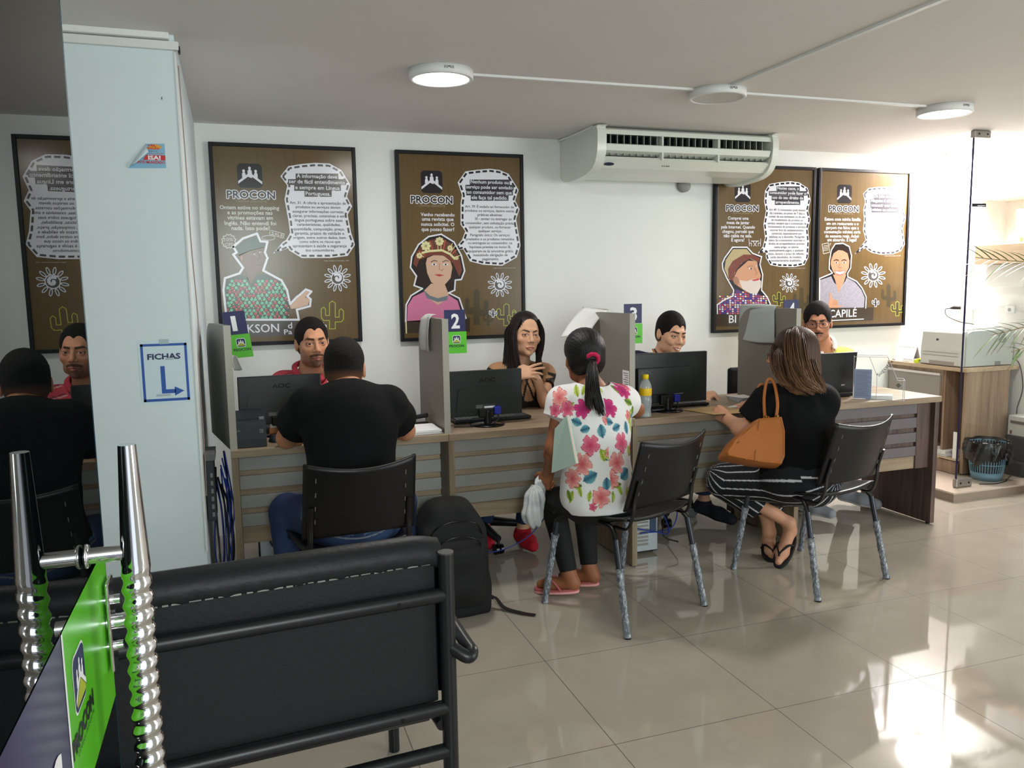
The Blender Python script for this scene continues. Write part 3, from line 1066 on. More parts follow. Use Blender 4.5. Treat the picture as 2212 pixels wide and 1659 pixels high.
# ---- customer chairs
def wrap_mat():
    m = mat('plastic_wrap', (120, 128, 136), .12, spec=.9, bump=1.0, bscale=110, stretch=(1, 1, .4))
    nt = m.node_tree; b_ = nt.nodes['Principled BSDF']
    tc = nt.nodes.new('ShaderNodeTexCoord'); mp = nt.nodes.new('ShaderNodeMapping'); mp.inputs['Scale'].default_value = (1, 1, .3)
    n_ = nt.nodes.new('ShaderNodeTexNoise'); n_.inputs['Scale'].default_value = 110; n_.inputs['Detail'].default_value = 6; n_.inputs['Distortion'].default_value = 1.5
    cr = nt.nodes.new('ShaderNodeValToRGB')
    cr.color_ramp.elements[0].position = .44; cr.color_ramp.elements[0].color = (*lin((84, 90, 98)), 1)
    cr.color_ramp.elements[1].position = .70; cr.color_ramp.elements[1].color = (*lin((172, 180, 188)), 1)
    nt.links.new(tc.outputs['Object'], mp.inputs[0]); nt.links.new(mp.outputs[0], n_.inputs['Vector'])
    nt.links.new(n_.outputs['Fac'], cr.inputs[0]); nt.links.new(cr.outputs[0], b_.inputs['Base Color'])
    return m


def make_chair(label):
    t = thing('customer_chair', label, 'chair', (0, 0, 0), 0, 'black plastic customer chairs')
    bp = mat('chair_shell', (13, 13, 14), .38, spec=.45, bump=.05, bscale=400)
    b = MB()

    def seat(u, v):
        x = (u - .5) * .46; y = -.20 + v * .42
        z = .445 + .022 * (abs(u - .5) * 2) ** 2.5 - .035 * max(0, v - .7) / .3 * (v - .7) / .3 + .018 * max(0, .2 - v) / .2
        if u in (0, 1) or v in (0, 1): z -= .006
        return (x * (1 - .10 * (1 - v) ** 2), y, z)
    b.grid(seat, 20, 18, bp)
    o = b.build('seat', t, True)
    s = o.modifiers.new('t', 'SOLIDIFY'); s.thickness = .011; s.offset = -1
    b = MB()

    def back(u, v):
        w = .425 - .015 * v
        a = (u - .5) * 2
        x = a * w / 2
        y = -.235 - .085 * v + .045 * a * a
        z = .520 + v * .262 + .026 * a * a * (v ** 2) - .03 * (1 - a * a) * (1 - v) ** 2 * 0
        z -= .012 * (a * a) * (1 - v)
        return (x, y, z)
    b.grid(back, 24, 16, bp)
    o = b.build('backrest', t, True)
    s = o.modifiers.new('t', 'SOLIDIFY'); s.thickness = .010; s.offset = 0
    # vent slots as pale gaps
    b = MB()
    for sx in (-1, 1):
        for k in range(4):
            u = .5 + sx * .40; v0 = .22 + k * .19
            pts = [Vector(back(u, v0)) + Vector((0, -.0062, 0)), Vector(back(u, v0 + .06)) + Vector((0, -.0062, 0))]
            b.tube(pts, .0016, mat('vent_slot', (120, 116, 108), .6), 6)
    b.build('vent_slots', t, True)
    for s in (-1, 1):
        b = MB()
        pth = bez([(s * .19, -.12, .425), (s * .19, -.19, .43), (s * .186, -.218, .49), (s * .184, -.228, .56), (s * .182, -.252, .64)], 6)
        b.tube(pth, .011, M['blackm'], 10, flat=.5)
        b.build('back_support', t, True)
    b = MB()
    for s in (-1, 1):
        b.tube(bez([(s * .235, -.17, .385), (s * .215, -.13, .425), (s * .20, -.06, .432), (s * .20, .08, .432), (s * .215, .15, .425), (s * .235, .19, .385)], 6), .0105, M['blackm'], 10)
    b.tube([(-.20, -.08, .428), (.20, -.08, .428)], .009, M['blackm'], 8)
    b.tube([(-.20, .10, .428), (.20, .10, .428)], .009, M['blackm'], 8)
    b.build('seat_frame', t, True)
    wr_ = wrap_mat()
    for sx in (-1, 1):
        for sy in (-1, 1):
            b = MB()
            A = Vector((sx * .232, sy * .175 + .01, .39)); B = Vector((sx * .252, sy * .25, .004))
            b.tube([A, B], .0125, mat('leg_metal', (60, 62, 70), .25, metal=.6), 12)
            leg = b.build('leg', t, True)
            b = MB()
            st = A.lerp(B, .16 if sy > 0 else .30)
            n = 26
            path = [st.lerp(B, k / n) for k in range(n + 1)]
            rr = [.0150 + .0009 * math.sin(k * 2.3 + sx) + .0012 * math.sin(k * .7 + sy) for k in range(n + 1)]
            rr[0] = .0195; rr[-1] = .0175
            b.tube(path, rr, wr_, 14)
            b.build('leg_wrap', leg, True, label='crinkled clear plastic wrap')
            b = MB(); b.cyl(B + Vector((0, 0, .006)), B + Vector((0, 0, -.004)), .015, M['blackp'], n=12); b.build('leg_tip', leg, True)
    return t


ch = make_chair('black plastic chair of the man in the black t-shirt, its back seen square on')
dup(ch, (1.584, 3.117, 0), .361, 'black plastic chair turned half left, under the woman in the floral blouse')
dup(ch, (2.598, 3.131, 0), .219, 'black plastic chair under the woman in striped trousers')
ch.location = (.392, 3.18, 0); ch.rotation_euler = (0, 0, .06)

# ---- clerks' swivel chairs
def swivel(label, x, y, rz):
    t = thing('office_chair', label, 'chair', (x, y, 0), rz, 'black swivel chairs behind the counter')
    b = MB(); b.box((-.23, -.22, .43), (.23, .22, .49), M['blackcloth'], .025); b.build('seat', t, True)
    b = MB(); b.box((-.19, -.29, .60), (.19, -.25, .86), M['blackcloth'], .02)
    b.tube([(0, -.18, .44), (0, -.28, .48), (0, -.285, .62)], .016, M['blackp'], 10); b.build('backrest', t, True)
    b = MB(); b.cyl((0, 0, .10), (0, 0, .43), .026, M['blackm']); b.build('gas_column', t, True)
    b = MB()
    for k in range(5):
        a = k * 2 * math.pi / 5 + .3
        e = Vector((math.cos(a) * .26, math.sin(a) * .26, .085))
        b.tube([(0, 0, .125), e], [.032, .020], M['blackp'], 10)
    b.build('star_base', t, True)
    for k in range(5):
        a = k * 2 * math.pi / 5 + .3
        b = MB()
        x0, y0 = math.cos(a) * .26, math.sin(a) * .26
        dx, dy = -math.sin(a) * .012, math.cos(a) * .012
        for s in (-1, 1):
            b.cyl((x0 + s * dx * .5, y0 + s * dy * .5, .029), (x0 + s * dx * 1.9, y0 + s * dy * 1.9, .029), .028, M['blackg'], n=16)
        b.cyl((x0, y0, .03), (x0, y0, .085), .008, M['blackp'], n=8)
        b.build('castor', t, True)
    return t


swivel('black swivel chair of the man in the red polo, hidden behind the counter', .42, 4.28, math.pi)
swivel('black swivel chair of the woman clerk, its castor showing beside the backpack', 1.22, 4.22, math.pi + .2)
swivel('black swivel chair whose base shows under the third desk', 2.36, 4.30, math.pi - .1)
swivel('black swivel chair of the man in yellow', 3.28, 4.30, math.pi)

# ---- waiting bench in the foreground, seen from behind
t = thing('waiting_bench', 'black padded waiting bench with tubular frame in the left foreground', 'bench', (.455, 1.845, 0), .075)
lea = mat('black_leatherette', (30, 31, 34), .48, spec=.35, bump=.25, bscale=90, noise=.06, nscale=5)
fm = mat('bench_frame', (24, 25, 28), .33, spec=.5, bump=.08, bscale=500)
Lb = -1.25
b = MB()
b.box((Lb, .018, .40), (-.022, .028, .775), lea, .004)
b.build('back_board', t, True)
b = MB()
def pad(u, v):
    x = Lb + (-.008 - Lb) * u
    a = v * math.pi
    wr = .0022 * math.sin(u * 90 + 3 * v) * (v > .6) + .0015 * math.sin(u * 37)
    return (x, .058 - .050 * math.cos(a) * -1 - .05 + .0, .765 + .045 * math.sin(a) + wr)
pts = [(.015, .756), (.009, .765), (.008, .788), (.026, .812), (.052, .822), (.080, .815), (.090, .79), (.090, .44), (.05, .42)]
n = 40
vs = []; fs = []
for i in range(n + 1):
    u = i / n; x = Lb + (-.004 - Lb) * u
    for j, (y, z) in enumerate(pts):
        wob = .0025 * math.sin(i * 2.3 + j) if j in (0, 1, 2) else 0
        ex = 0.0
        if u > .96: ex = -.012 * ((u - .96) / .04)
        vs.append((x, y + wob, z + wob * .5 + ex))
k = len(pts)
fs = [(i * k + j, i * k + j + 1, (i + 1) * k + j + 1, (i + 1) * k + j) for i in range(n) for j in range(k - 1)]
b.add(vs, fs, lea, True)
b.add(vs[-k:], [tuple(range(k))], lea)
o = b.build('padded_back', t, True)
b = MB()
rnd = random.Random(5)
x = Lb + .02
while x < -.03:
    l = rnd.uniform(.012, .026)
    b.box((x, .0125, .7565 + rnd.uniform(-.001, .001)), (x + l, .0178, .7595), mat('staple_steel', (150, 148, 142), .4, metal=.5))
    x += l + rnd.uniform(.005, .012)
b.build('staples', t, True)
b = MB()
b.tube([(0, 0, .02), (0, 0, .785)], .0195, fm, 24)
b.cyl((0, 0, .785), (0, 0, .789), .0195, mat('post_cap', (70, 68, 66), .5))
b.cyl((0, 0, 0), (0, 0, .02), .022, M['blackp'])
b.build('post', t, True)
b = MB()
b.tube([(Lb, 0, .02), (Lb, 0, .795)], .0195, fm, 24); b.build('post', t, True)
for nm, z in (('upper_rail', .681), ('lower_rail', .390), ('seat_rail', .275)):
    b = MB(); b.tube([(Lb, 0.0, z), (0, 0.0, z)], .0185, fm, 20)
    if z != .275:
        b.cyl((-.125, -.0175, z + (.0 if z > .5 else .0)), (-.125, -.0192, z), .0052, M['blackg'], n=14)
    b.build(nm, t, True)
b = MB(); b.box((Lb, .06, .36), (-.02, .52, .43), lea, .02); b.build('seat_pad', t, True)
b = MB()
b.tube([(Lb + .03, .09, .33), (-.03, .09, .33)], .016, fm, 12); b.tube([(Lb + .03, .50, .33), (-.03, .50, .33)], .016, fm, 12)
for x in (Lb + .02, -.02):
    b.tube([(x, .50, .0), (x, .50, .36)], .017, fm, 12); b.tube([(x, 0, .345), (x, .50, .345)], .015, fm, 12)
b.build('seat_frame', t, True)
b = MB()
b.tube(bez([(0, .0, .55), (.038, -.03, .525), (.055, -.02, .53), (.055, .02, .535), (.055, .25, .56), (.05, .45, .55), (.0, .50, .50)], 6), .0165, fm, 16)
b.build('armrest', t, True)

# ---- glass door with pull handle and sticker
GX = -0.154
t = thing('glass_door', 'dark mirror-like glass door at the left edge with chrome pull handle and PROCON sticker', 'door', (GX, .985, 0), .0015)
dgm = mat('dark_mirror_glass', (5, 10, 10), 0.0, spec=.20, ior=1.5)
b = MB(); b.box((GX - .008, .18, .012), (GX, .985, 2.32), dgm); dgm.node_tree.nodes['Principled BSDF'].inputs['Specular Tint'].default_value = (.62, .80, .72, 1); b.build('glass_leaf', t)
b = MB(); b.box((GX - .009, .9852, .012), (GX + .0004, .987, 2.32), mat('teal_glass_edge', (10, 52, 66), .15)); b.build('leaf_edge', t)
# sticker: lies on the glass, so it is a thing of its own
S = thing('door_sticker', 'green and dark purple PROCON sticker band on the glass door', 'sticker', (GX, .8, 1.05))
b = MB()
fr = (Vector((GX + .0006, 0, 0)), Vector((0, 1, 0)), Vector((0, 0, 1)))
zt0, zb0 = 1.142, .966
b.poly([(.30, zb0), (.738, zb0), (.738, zt0), (.30, zt0)], mat('purple_print', (52, 38, 84), .3), fr)
b.build('purple_part', S)
b = MB()
b.poly([(.744, zb0), (.984, zb0), (.984, zt0), (.744, zt0)], mat('green_gloss_print', (92, 190, 32), .3), fr)
fr2 = (Vector((GX + .0010, 0, 0)), fr[1], fr[2])
b.poly([(.738, zb0), (.744, zb0), (.744, zt0), (.738, zt0)], M['signwhite'], fr2)
b.poly(rrect(.769, 1.050, .824, 1.105, .010), M['signwhite'], fr2)
logo(b, (Vector((GX + .0014, 0, 0)), fr[1], fr[2]), .771, 1.052, .051, M['navy'], M['signwhite'], M['olive'])
b.text('PROCON', (Vector((GX + .0014, 0, 0)), fr[1], fr[2]), .745, .852, 1.024, M['inkblack'], h=.016, bold=.05)
b.text('CAMPINA GRANDE-PB', (Vector((GX + .0014, 0, 0)), fr[1], fr[2]), .765, .850, 1.016, M['inkblack'], h=.004)
b.text('S', (Vector((GX + .0014, 0, 0)), fr[1], fr[2]), .660, .705, 1.010, M['signwhite'], h=.05, bold=.05)
b.build('green_part', S, label='green part with emblem and lettering')
H = thing('pull_handle', 'twisted chrome pull handle standing off the glass door', 'door handle', (GX + .05, .866, 1.15))
hx, hy = GX + .0465, .866
b = MB()
n, k = 420, 28
vs = []; fs = []
z0, z1 = .55, 1.279
for i in range(n + 1):
    z = z1 - (z1 - z0) * i / n
    s = z1 - z
    r = .0084 + (.0136 - .0084) * min(1, s / .12)
    tw = max(0, min(1, (s - .118) / .03)) * max(0, min(1, (.40 - s) / .04)) if s < .40 else 0
    for j in range(k):
        a = 2 * math.pi * j / k
        rr = r * (1 + .10 * tw * math.sin(a + s * 370)) if tw else r
        if s > .40: rr = r * .86
        if s > .36 and s <= .40: rr *= 1 - .14 * (s - .36) / .04
        vs.append((hx + rr * math.cos(a), hy + rr * math.sin(a), z))
fs = [(i * k + j, (i + 1) * k + j, (i + 1) * k + (j + 1) % k, i * k + (j + 1) % k) for i in range(n) for j in range(k)]
b.add(vs, fs, M['chrome'], True)
b.add(vs[:k], [tuple(range(k))], M['chrome'])
b.build('twisted_bar', H)
for z in (1.170, .925):
    b = MB()
    b.tube([(hx, hy, z), (GX + .0006, hy, z)], .0080, M['chrome'], 24)
    b.lathe([(.0105, .0), (.0118, .001), (.0122, .003), (.0110, .005), (.0080, .0055)], (GX + .0004, hy, z), M['chrome'], 24, axis='x')
    b.build('standoff', H)
L = thing('lock_plate', 'small chrome lock plate with bolts at the edge of the glass door', 'lock plate', (GX + .004, 1.0, 1.05))
b = MB(); b.box((GX + .0035, .946, 1.010), (GX + .0075, .982, 1.112), M['chrome'], .0018); b.build('plate', L)
b = MB()
for z in (1.088, 1.034):
    b = MB(); b.cyl((GX + .0005, .964, z), (GX + .016, .964, z), .0055, M['chrome'], n=12); b.build('bolt', L)
b = MB(); b.tube([(GX + .001, .964, 1.062), (GX + .050, .964, 1.062)], .0085, M['chrome'], 20); b.build('bar', L)

# ---- pillar notices
fr = (Vector((0, 3.2485, 0)), Vector((1, 0, 0)), Vector((0, 0, 1)))
b = MB()
b.box((-.342, 3.2487, 1.008), (-.166, 3.2498, 1.246), mat('pale_sheet_paper', (206, 224, 232), .6))
fr1 = (Vector((0, 3.2482, 0)), fr[1], fr[2]); fr2 = (Vector((0, 3.2479, 0)), fr[1], fr[2])
for (x0, x1, z0, z1) in ((-.334, -.174, 1.225, 1.234), (-.334, -.174, 1.018, 1.028), (-.334, -.325, 1.018, 1.234), (-.183, -.174, 1.018, 1.234)):
    b.poly([(x0, z0), (x1, z0), (x1, z1), (x0, z1)], M['blue'], fr1)
b.text('FICHAS', fr2, -.312, -.198, 1.176, M['navy'], h=.021, bold=.035)
b.poly([(-.270, 1.062), (-.255, 1.062), (-.255, 1.150), (-.270, 1.150)], M['blue'], fr2)
b.poly([(-.270, 1.047), (-.222, 1.047), (-.222, 1.062), (-.270, 1.062)], M['blue'], fr2)
b.poly([(-.225, 1.037), (-.192, 1.0545), (-.225, 1.072)], M['blue'], fr2)
for (x0, z0, x1, z1) in ((-.268, 1.232, -.235, 1.250), (-.25, 1.172, -.222, 1.180), (-.29, 1.037, -.24, 1.045)):
    b.poly([(x0, z0), (x1, z0), (x1, z1), (x0, z1)], mat('aged_tape', (168, 186, 190), .3), (Vector((0, 3.2476, 0)), fr[1], fr[2]))
tag(b.build('direction_notice'), 'white notice reading FICHAS with a blue bent arrow, taped to the pillar', 'notice')
t = thing('peeling_sticker', 'small blue and red sticker peeling off the upper pillar', 'sticker', (-.25, 3.249, 1.91))
b = MB()
y = 3.2488
fr = (Vector((0, y, 0)), Vector((1, 0, 0)), Vector((0, 0, 1)))
b.poly([(-.268, 1.956), (-.204, 1.958), (-.204, 1.872), (-.330, 1.868), (-.268, 1.925)], mat('light_blue_print', (126, 178, 208), .4), fr)
f2 = (Vector((0, y - .0004, 0)), fr[1], fr[2])
f3 = (Vector((0, y - .0008, 0)), fr[1], fr[2])
b.poly([(-.266, 1.940)] + [(-.240 + .026 * math.cos(a), 1.946 + .009 * math.sin(a)) for a in [i * .35 - 1.5 for i in range(10)]], mat('orange_print', (230, 160, 40), .5), f2)
b.poly([(-.28, 1.899), (-.2045, 1.899), (-.2045, 1.917), (-.268, 1.917)], mat('red_print', (200, 40, 44), .5), f2)
b.text('ISA!', f3, -.262, -.220, 1.901, M['signwhite'], h=.014, bold=.04)
b.text('ENTE IMUNIZADO', f3, -.300, -.207, 1.887, MATS['red_print'], h=.009, bold=.03)
b.text('VEL', f3, -.262, -.232, 1.947, MATS['red_print'], h=.007, bold=.04)
b.text('IZAÇÃO', f3, -.264, -.222, 1.937, MATS['red_print'], h=.007, bold=.04)
b.text('INSETOS', f3, -.260, -.230, 1.929, M['inkblack'], h=.004)
b.text('3321-4244', f3, -.260, -.210, 1.921, MATS['red_print'], h=.004)
b.build('printed_face', t)
b = MB()
def curl(u, v):
    a = Vector((-.268, 3.2485, 1.956)).lerp(Vector((-.332, 3.2485, 1.868)), v)
    c_ = Vector((-.258, 3.232, 1.925)).lerp(Vector((-.300, 3.225, 1.885)), v)
    p = a.lerp(c_, u); p.y -= .008 * math.sin(math.pi * u)
    return tuple(p)
b.grid(curl, 8, 8, mat('sticker_backing', (204, 220, 226), .4)); b.build('curled_corner', t)
b = MB(); b.box((-.2035, 3.247, 2.113), (-.2015, 3.2495, 2.122), M['blackg'])
tag(b.build('wall_plug'), 'tiny dark hole plug high on the pillar', 'plug')

# ---- air conditioner
t = thing('air_conditioner', 'white under-ceiling air conditioner above the third desk', 'air conditioner', (2.65, 4.6, 2.1))
aw = mat('ac_white', (222, 226, 216), .22, spec=.5)
x0, x1 = 2.065, 3.225
sec = [(4.86, 2.325), (4.36, 2.325), (4.335, 2.312), (4.325, 2.285)]     # top front nose
low = [(4.335, 2.135), (4.40, 2.10), (4.50, 2.085), (4.70, 2.075), (4.80, 2.085), (4.85, 2.12), (4.86, 2.16)]
# end caps (solid, rounded)
capo = [(4.862, 2.328), (4.35, 2.332), (4.325, 2.32), (4.312, 2.29), (4.312, 2.22), (4.325, 2.165), (4.36, 2.115), (4.42, 2.085), (4.52, 2.068), (4.70, 2.060), (4.80, 2.07), (4.85, 2.10), (4.865, 2.15)]
_cp = bez([(p[0], p[1], 0) for p in capo + capo[:1]], 5)[:-1]
capo = [(p.x, p.y) for p in _cp]
for s, (a, c_) in enumerate(((x0 - .045, x0 + .012), (x1 - .012, x1 + .03))):
    b = MB()
    b.prism(capo, a, c_, aw, 'yz', True)
    o = b.build('end_cap', t)
    md = o.modifiers.new('bev', 'BEVEL'); md.width = .014; md.segments = 4; md.limit_method = 'ANGLE'
b = MB()
def ext(poly, m, a=x0, c_=x1): b.prism(poly, a, c_, m, 'yz')
ext([(4.86, 2.325), (4.36, 2.325), (4.335, 2.312), (4.328, 2.285), (4.34, 2.285), (4.37, 2.30), (4.86, 2.31)], aw)
ext([(4.345, 2.150), (4.40, 2.105), (4.50, 2.085), (4.70, 2.075), (4.80, 2.085), (4.85, 2.12), (4.86, 2.16), (4.86, 2.20), (4.50, 2.12), (4.42, 2.135), (4.36, 2.165)], aw)
b.build('casing', t)
b = MB(); ext([(4.47, 2.13), (4.48, 2.30), (4.86, 2.30), (4.86, 2.2)], mat('ac_dark_inside', (20, 22, 34), .7)); b.build('inner_duct', t)
b = MB()
for i in range(26):
    xx = x0 + .035 + i * .0435
    if i in (8, 9, 16, 17) and i % 2: continue
    b.box((xx, 4.36, 2.175), (xx + .004, 4.46, 2.298), mat('ac_vane', (168, 172, 160), .4), rot=(0, 0, -.35))
b.build('air_vanes', t)
b = MB()
for xx in (x0 + .385, x0 + .77): b.box((xx, 4.335, 2.15), (xx + .012, 4.40, 2.30), aw, .003)
b.build('grille_ribs', t)
b = MB(); b.prism([(4.322, 2.228), (4.330, 2.233), (4.40, 2.195), (4.42, 2.178), (4.40, 2.176), (4.335, 2.195)], x0 + .02, x1 - .02, aw, 'yz'); b.build('air_flap', t)
b = MB()
fy = lambda z: 4.345
# maker badge on the sloping front
c0 = Vector((x0 + .055, 4.372, 2.1255)); ny = Vector((0, .055, -.045)).normalized()
fr = (c0 + Vector((0, -.004, -.004)), Vector((1, 0, 0)), -ny)
b.poly([(.032 * math.cos(6.283 * i / 24), .012 * math.sin(6.283 * i / 24)) for i in range(24)], mat('badge_navy', (24, 28, 70), .3), fr)
b.text('Carrier', (fr[0] + Vector((0, -.0006, -.0006)), fr[1], fr[2]), -.022, .022, -.003, M['slat'], h=.007)
b.build('maker_badge', t, label='small dark blue oval badge')
b = MB(); fr = (Vector((x0 + .40, 4.37, 2.122)), Vector((1, 0, 0)), -ny)
for i, w_ in enumerate((.008, .006, .012, .010)): b.poly([(i * .014, 0), (i * .014 + w_, 0), (i * .014 + w_, .006), (i * .014, .006)], M['inkblack'], (fr[0] + Vector((0, -.004, -.004)), fr[1], fr[2]))
b.build('status_marks', t)
b = MB()
b.tube([(x0 - .04, 4.40, 2.334), (x0 - .045, 4.55, 2.331), (x0 - .042, 4.70, 2.334), (x0 - .06, 4.86, 2.330)], .007, M['wall'], 8)
tag(b.build('sealant_bead'), 'rough white sealant bead along the ceiling at the left of the air conditioner', 'sealant')
b = MB(); b.lathe([(.0005, -.03), (.045, -.03), (.045, 0), (.0005, 0)], (2.91, 4.868, 2.075), mat('foam_plug', (150, 150, 146), .8), 20, axis='y')
tag(b.build('pipe_plug'), 'grey foam pipe plug in the wall below the air conditioner', 'pipe plug')

# ---- backpack with strap
def backpack():
    t = thing('backpack', 'black backpack standing on the floor in front of the second desk', 'backpack', (.84, 3.30, 0))
    bm = bmesh.new()
    bmesh.ops.create_cube(bm, size=1)
    bmesh.ops.subdivide_edges(bm, edges=bm.edges[:], cuts=9, use_grid_fill=True)
    for v in bm.verts:
        x, y, z = v.co
        z01 = z + .5
        w = .165 * (1 - .18 * max(0, z01 - .55) / .45 * (z01 - .55) / .45 * 2) * (1 + .05 * math.sin(z01 * 9))
        d = .15 * (1 - .35 * max(0, z01 - .6) / .4)
        k = (abs(x) * 2) ** 4 + (abs(y) * 2) ** 4
        sh = 1 - .10 * k * .5
        v.co = Vector((x * 2 * w * sh + .004 * math.sin(z * 40 + y * 9), y * 2 * d * sh + .006 * math.sin(z * 30 + x * 11), z01 * .50 - (.03 * k * (z01 > .9))))
    b = MB()
    bm.verts.index_update()
    b.add([v.co + Vector((.845, 3.36, .002)) for v in bm.verts], [tuple(v.index for v in f.verts) for f in bm.faces], M['blackcloth'], True)
    bm.free()
    o = b.build('main_body', t)
    s = o.modifiers.new('s', 'SUBSURF'); s.levels = 1; s.render_levels = 1
    b = MB()
    def pk(u, v):
        a = (u - .5) * 2; c_ = (v - .5) * 2
        bulge = (1 - abs(a) ** 4) * (1 - abs(c_) ** 4)
        return (.845 + a * .13, 3.215 - .055 * bulge + .006 * math.sin(v * 14), .05 + v * .30)
    b.grid(pk, 16, 16, M['blackcloth']); b.build('front_pocket', t)
    b = MB()
    for yy, zz, ww in ((3.18, .36, .11), (3.21, .42, .12)):
        b.tube(bez([(.845 - ww, yy + .03, zz - .06), (.845 - ww * .7, yy, zz), (.845, yy - .006, zz + .02), (.845 + ww * .7, yy, zz), (.845 + ww, yy + .03, zz - .06)], 6), .003, M['blackg'], 6)
    b.build('zips', t)
    b = MB()
    p = bez([(.97, 3.30, .11), (1.0, 3.28, .06), (1.03, 3.27, .05), (1.06, 3.24, .012), (1.12, 3.17, .006), (1.165, 3.135, .004)], 8)
    vs = []; 
    for i, q in enumerate(p):
        tt = (p[min(i + 1, len(p) - 1)] - p[max(i - 1, 0)]).normalized()
        s_ = Vector((-tt.y, tt.x, 0)).normalized() * (.022 if i < 14 else .012)
        vs += [q - s_, q + s_, q + s_ + Vector((0, 0, .003)), q - s_ + Vector((0, 0, .003))]
    fs = []
    for i in range(len(p) - 1):
        a = i * 4
        for j in range(4): fs.append((a + j, a + (j + 1) % 4, a + 4 + (j + 1) % 4, a + 4 + j))
    fs += [(3, 2, 1, 0), tuple(len(vs) - 4 + i for i in range(4))]
    b.add(vs, fs, mat('webbing', (24, 18, 16), .8)); b.build('strap', t)


backpack()
# ================================================================== POSTERS ON THE BACK WALL
PY = 4.842
PK = dict(
    bg=mat('poster_brown', (98, 78, 46), .21, noise=.10, nscale=3, stretch=(26, 1, 1.2)),
    black=mat('poster_black', (34, 28, 34), .21), white=mat('poster_white', (226, 228, 236), .21),
    grey=mat('poster_grey', (84, 80, 78), .21), ink=mat('poster_ink', (60, 58, 64), .21),
    soft=mat('poster_pale_lettering', (206, 206, 200), .21), dim=mat('poster_dim_lettering', (150, 138, 112), .21),
    darkbrown=mat('poster_dark_band', (62, 52, 42), .21), cact=mat('poster_cactus', (74, 64, 44), .21),
    lime=mat('poster_lime', (176, 182, 70), .21), skin1=mat('print_skin_deep', (112, 78, 58), .21),
    skin2=mat('print_skin_light', (206, 170, 146), .21), skin3=mat('print_skin_rosy', (196, 146, 116), .21),
    skind=mat('print_skin_shade', (160, 116, 92), .21), pink=mat('print_pink', (206, 120, 156), .21),
    hair=mat('print_hair', (40, 26, 24), .21), beard=mat('print_beard', (206, 196, 188), .21),
    red=mat('print_red', (178, 60, 66), .21), mint=mat('print_mint', (96, 190, 150), .21),
    dkg=mat('print_dark_green', (50, 66, 56), .21), hatb=mat('print_hat_brown', (116, 60, 48), .21),
    hatl=mat('print_hat_straw', (176, 160, 120), .21), cream=mat('print_cream', (220, 214, 160), .21),
    purple=mat('print_purple', (84, 54, 116), .21), shirt=mat('print_shirt_grey', (156, 152, 164), .21, noise=.25, nscale=160),
    silver=mat('print_silver', (110, 120, 130), .21), orange=mat('print_orange', (206, 110, 70), .21), blu=mat('print_blue', (60, 60, 140), .21),
)


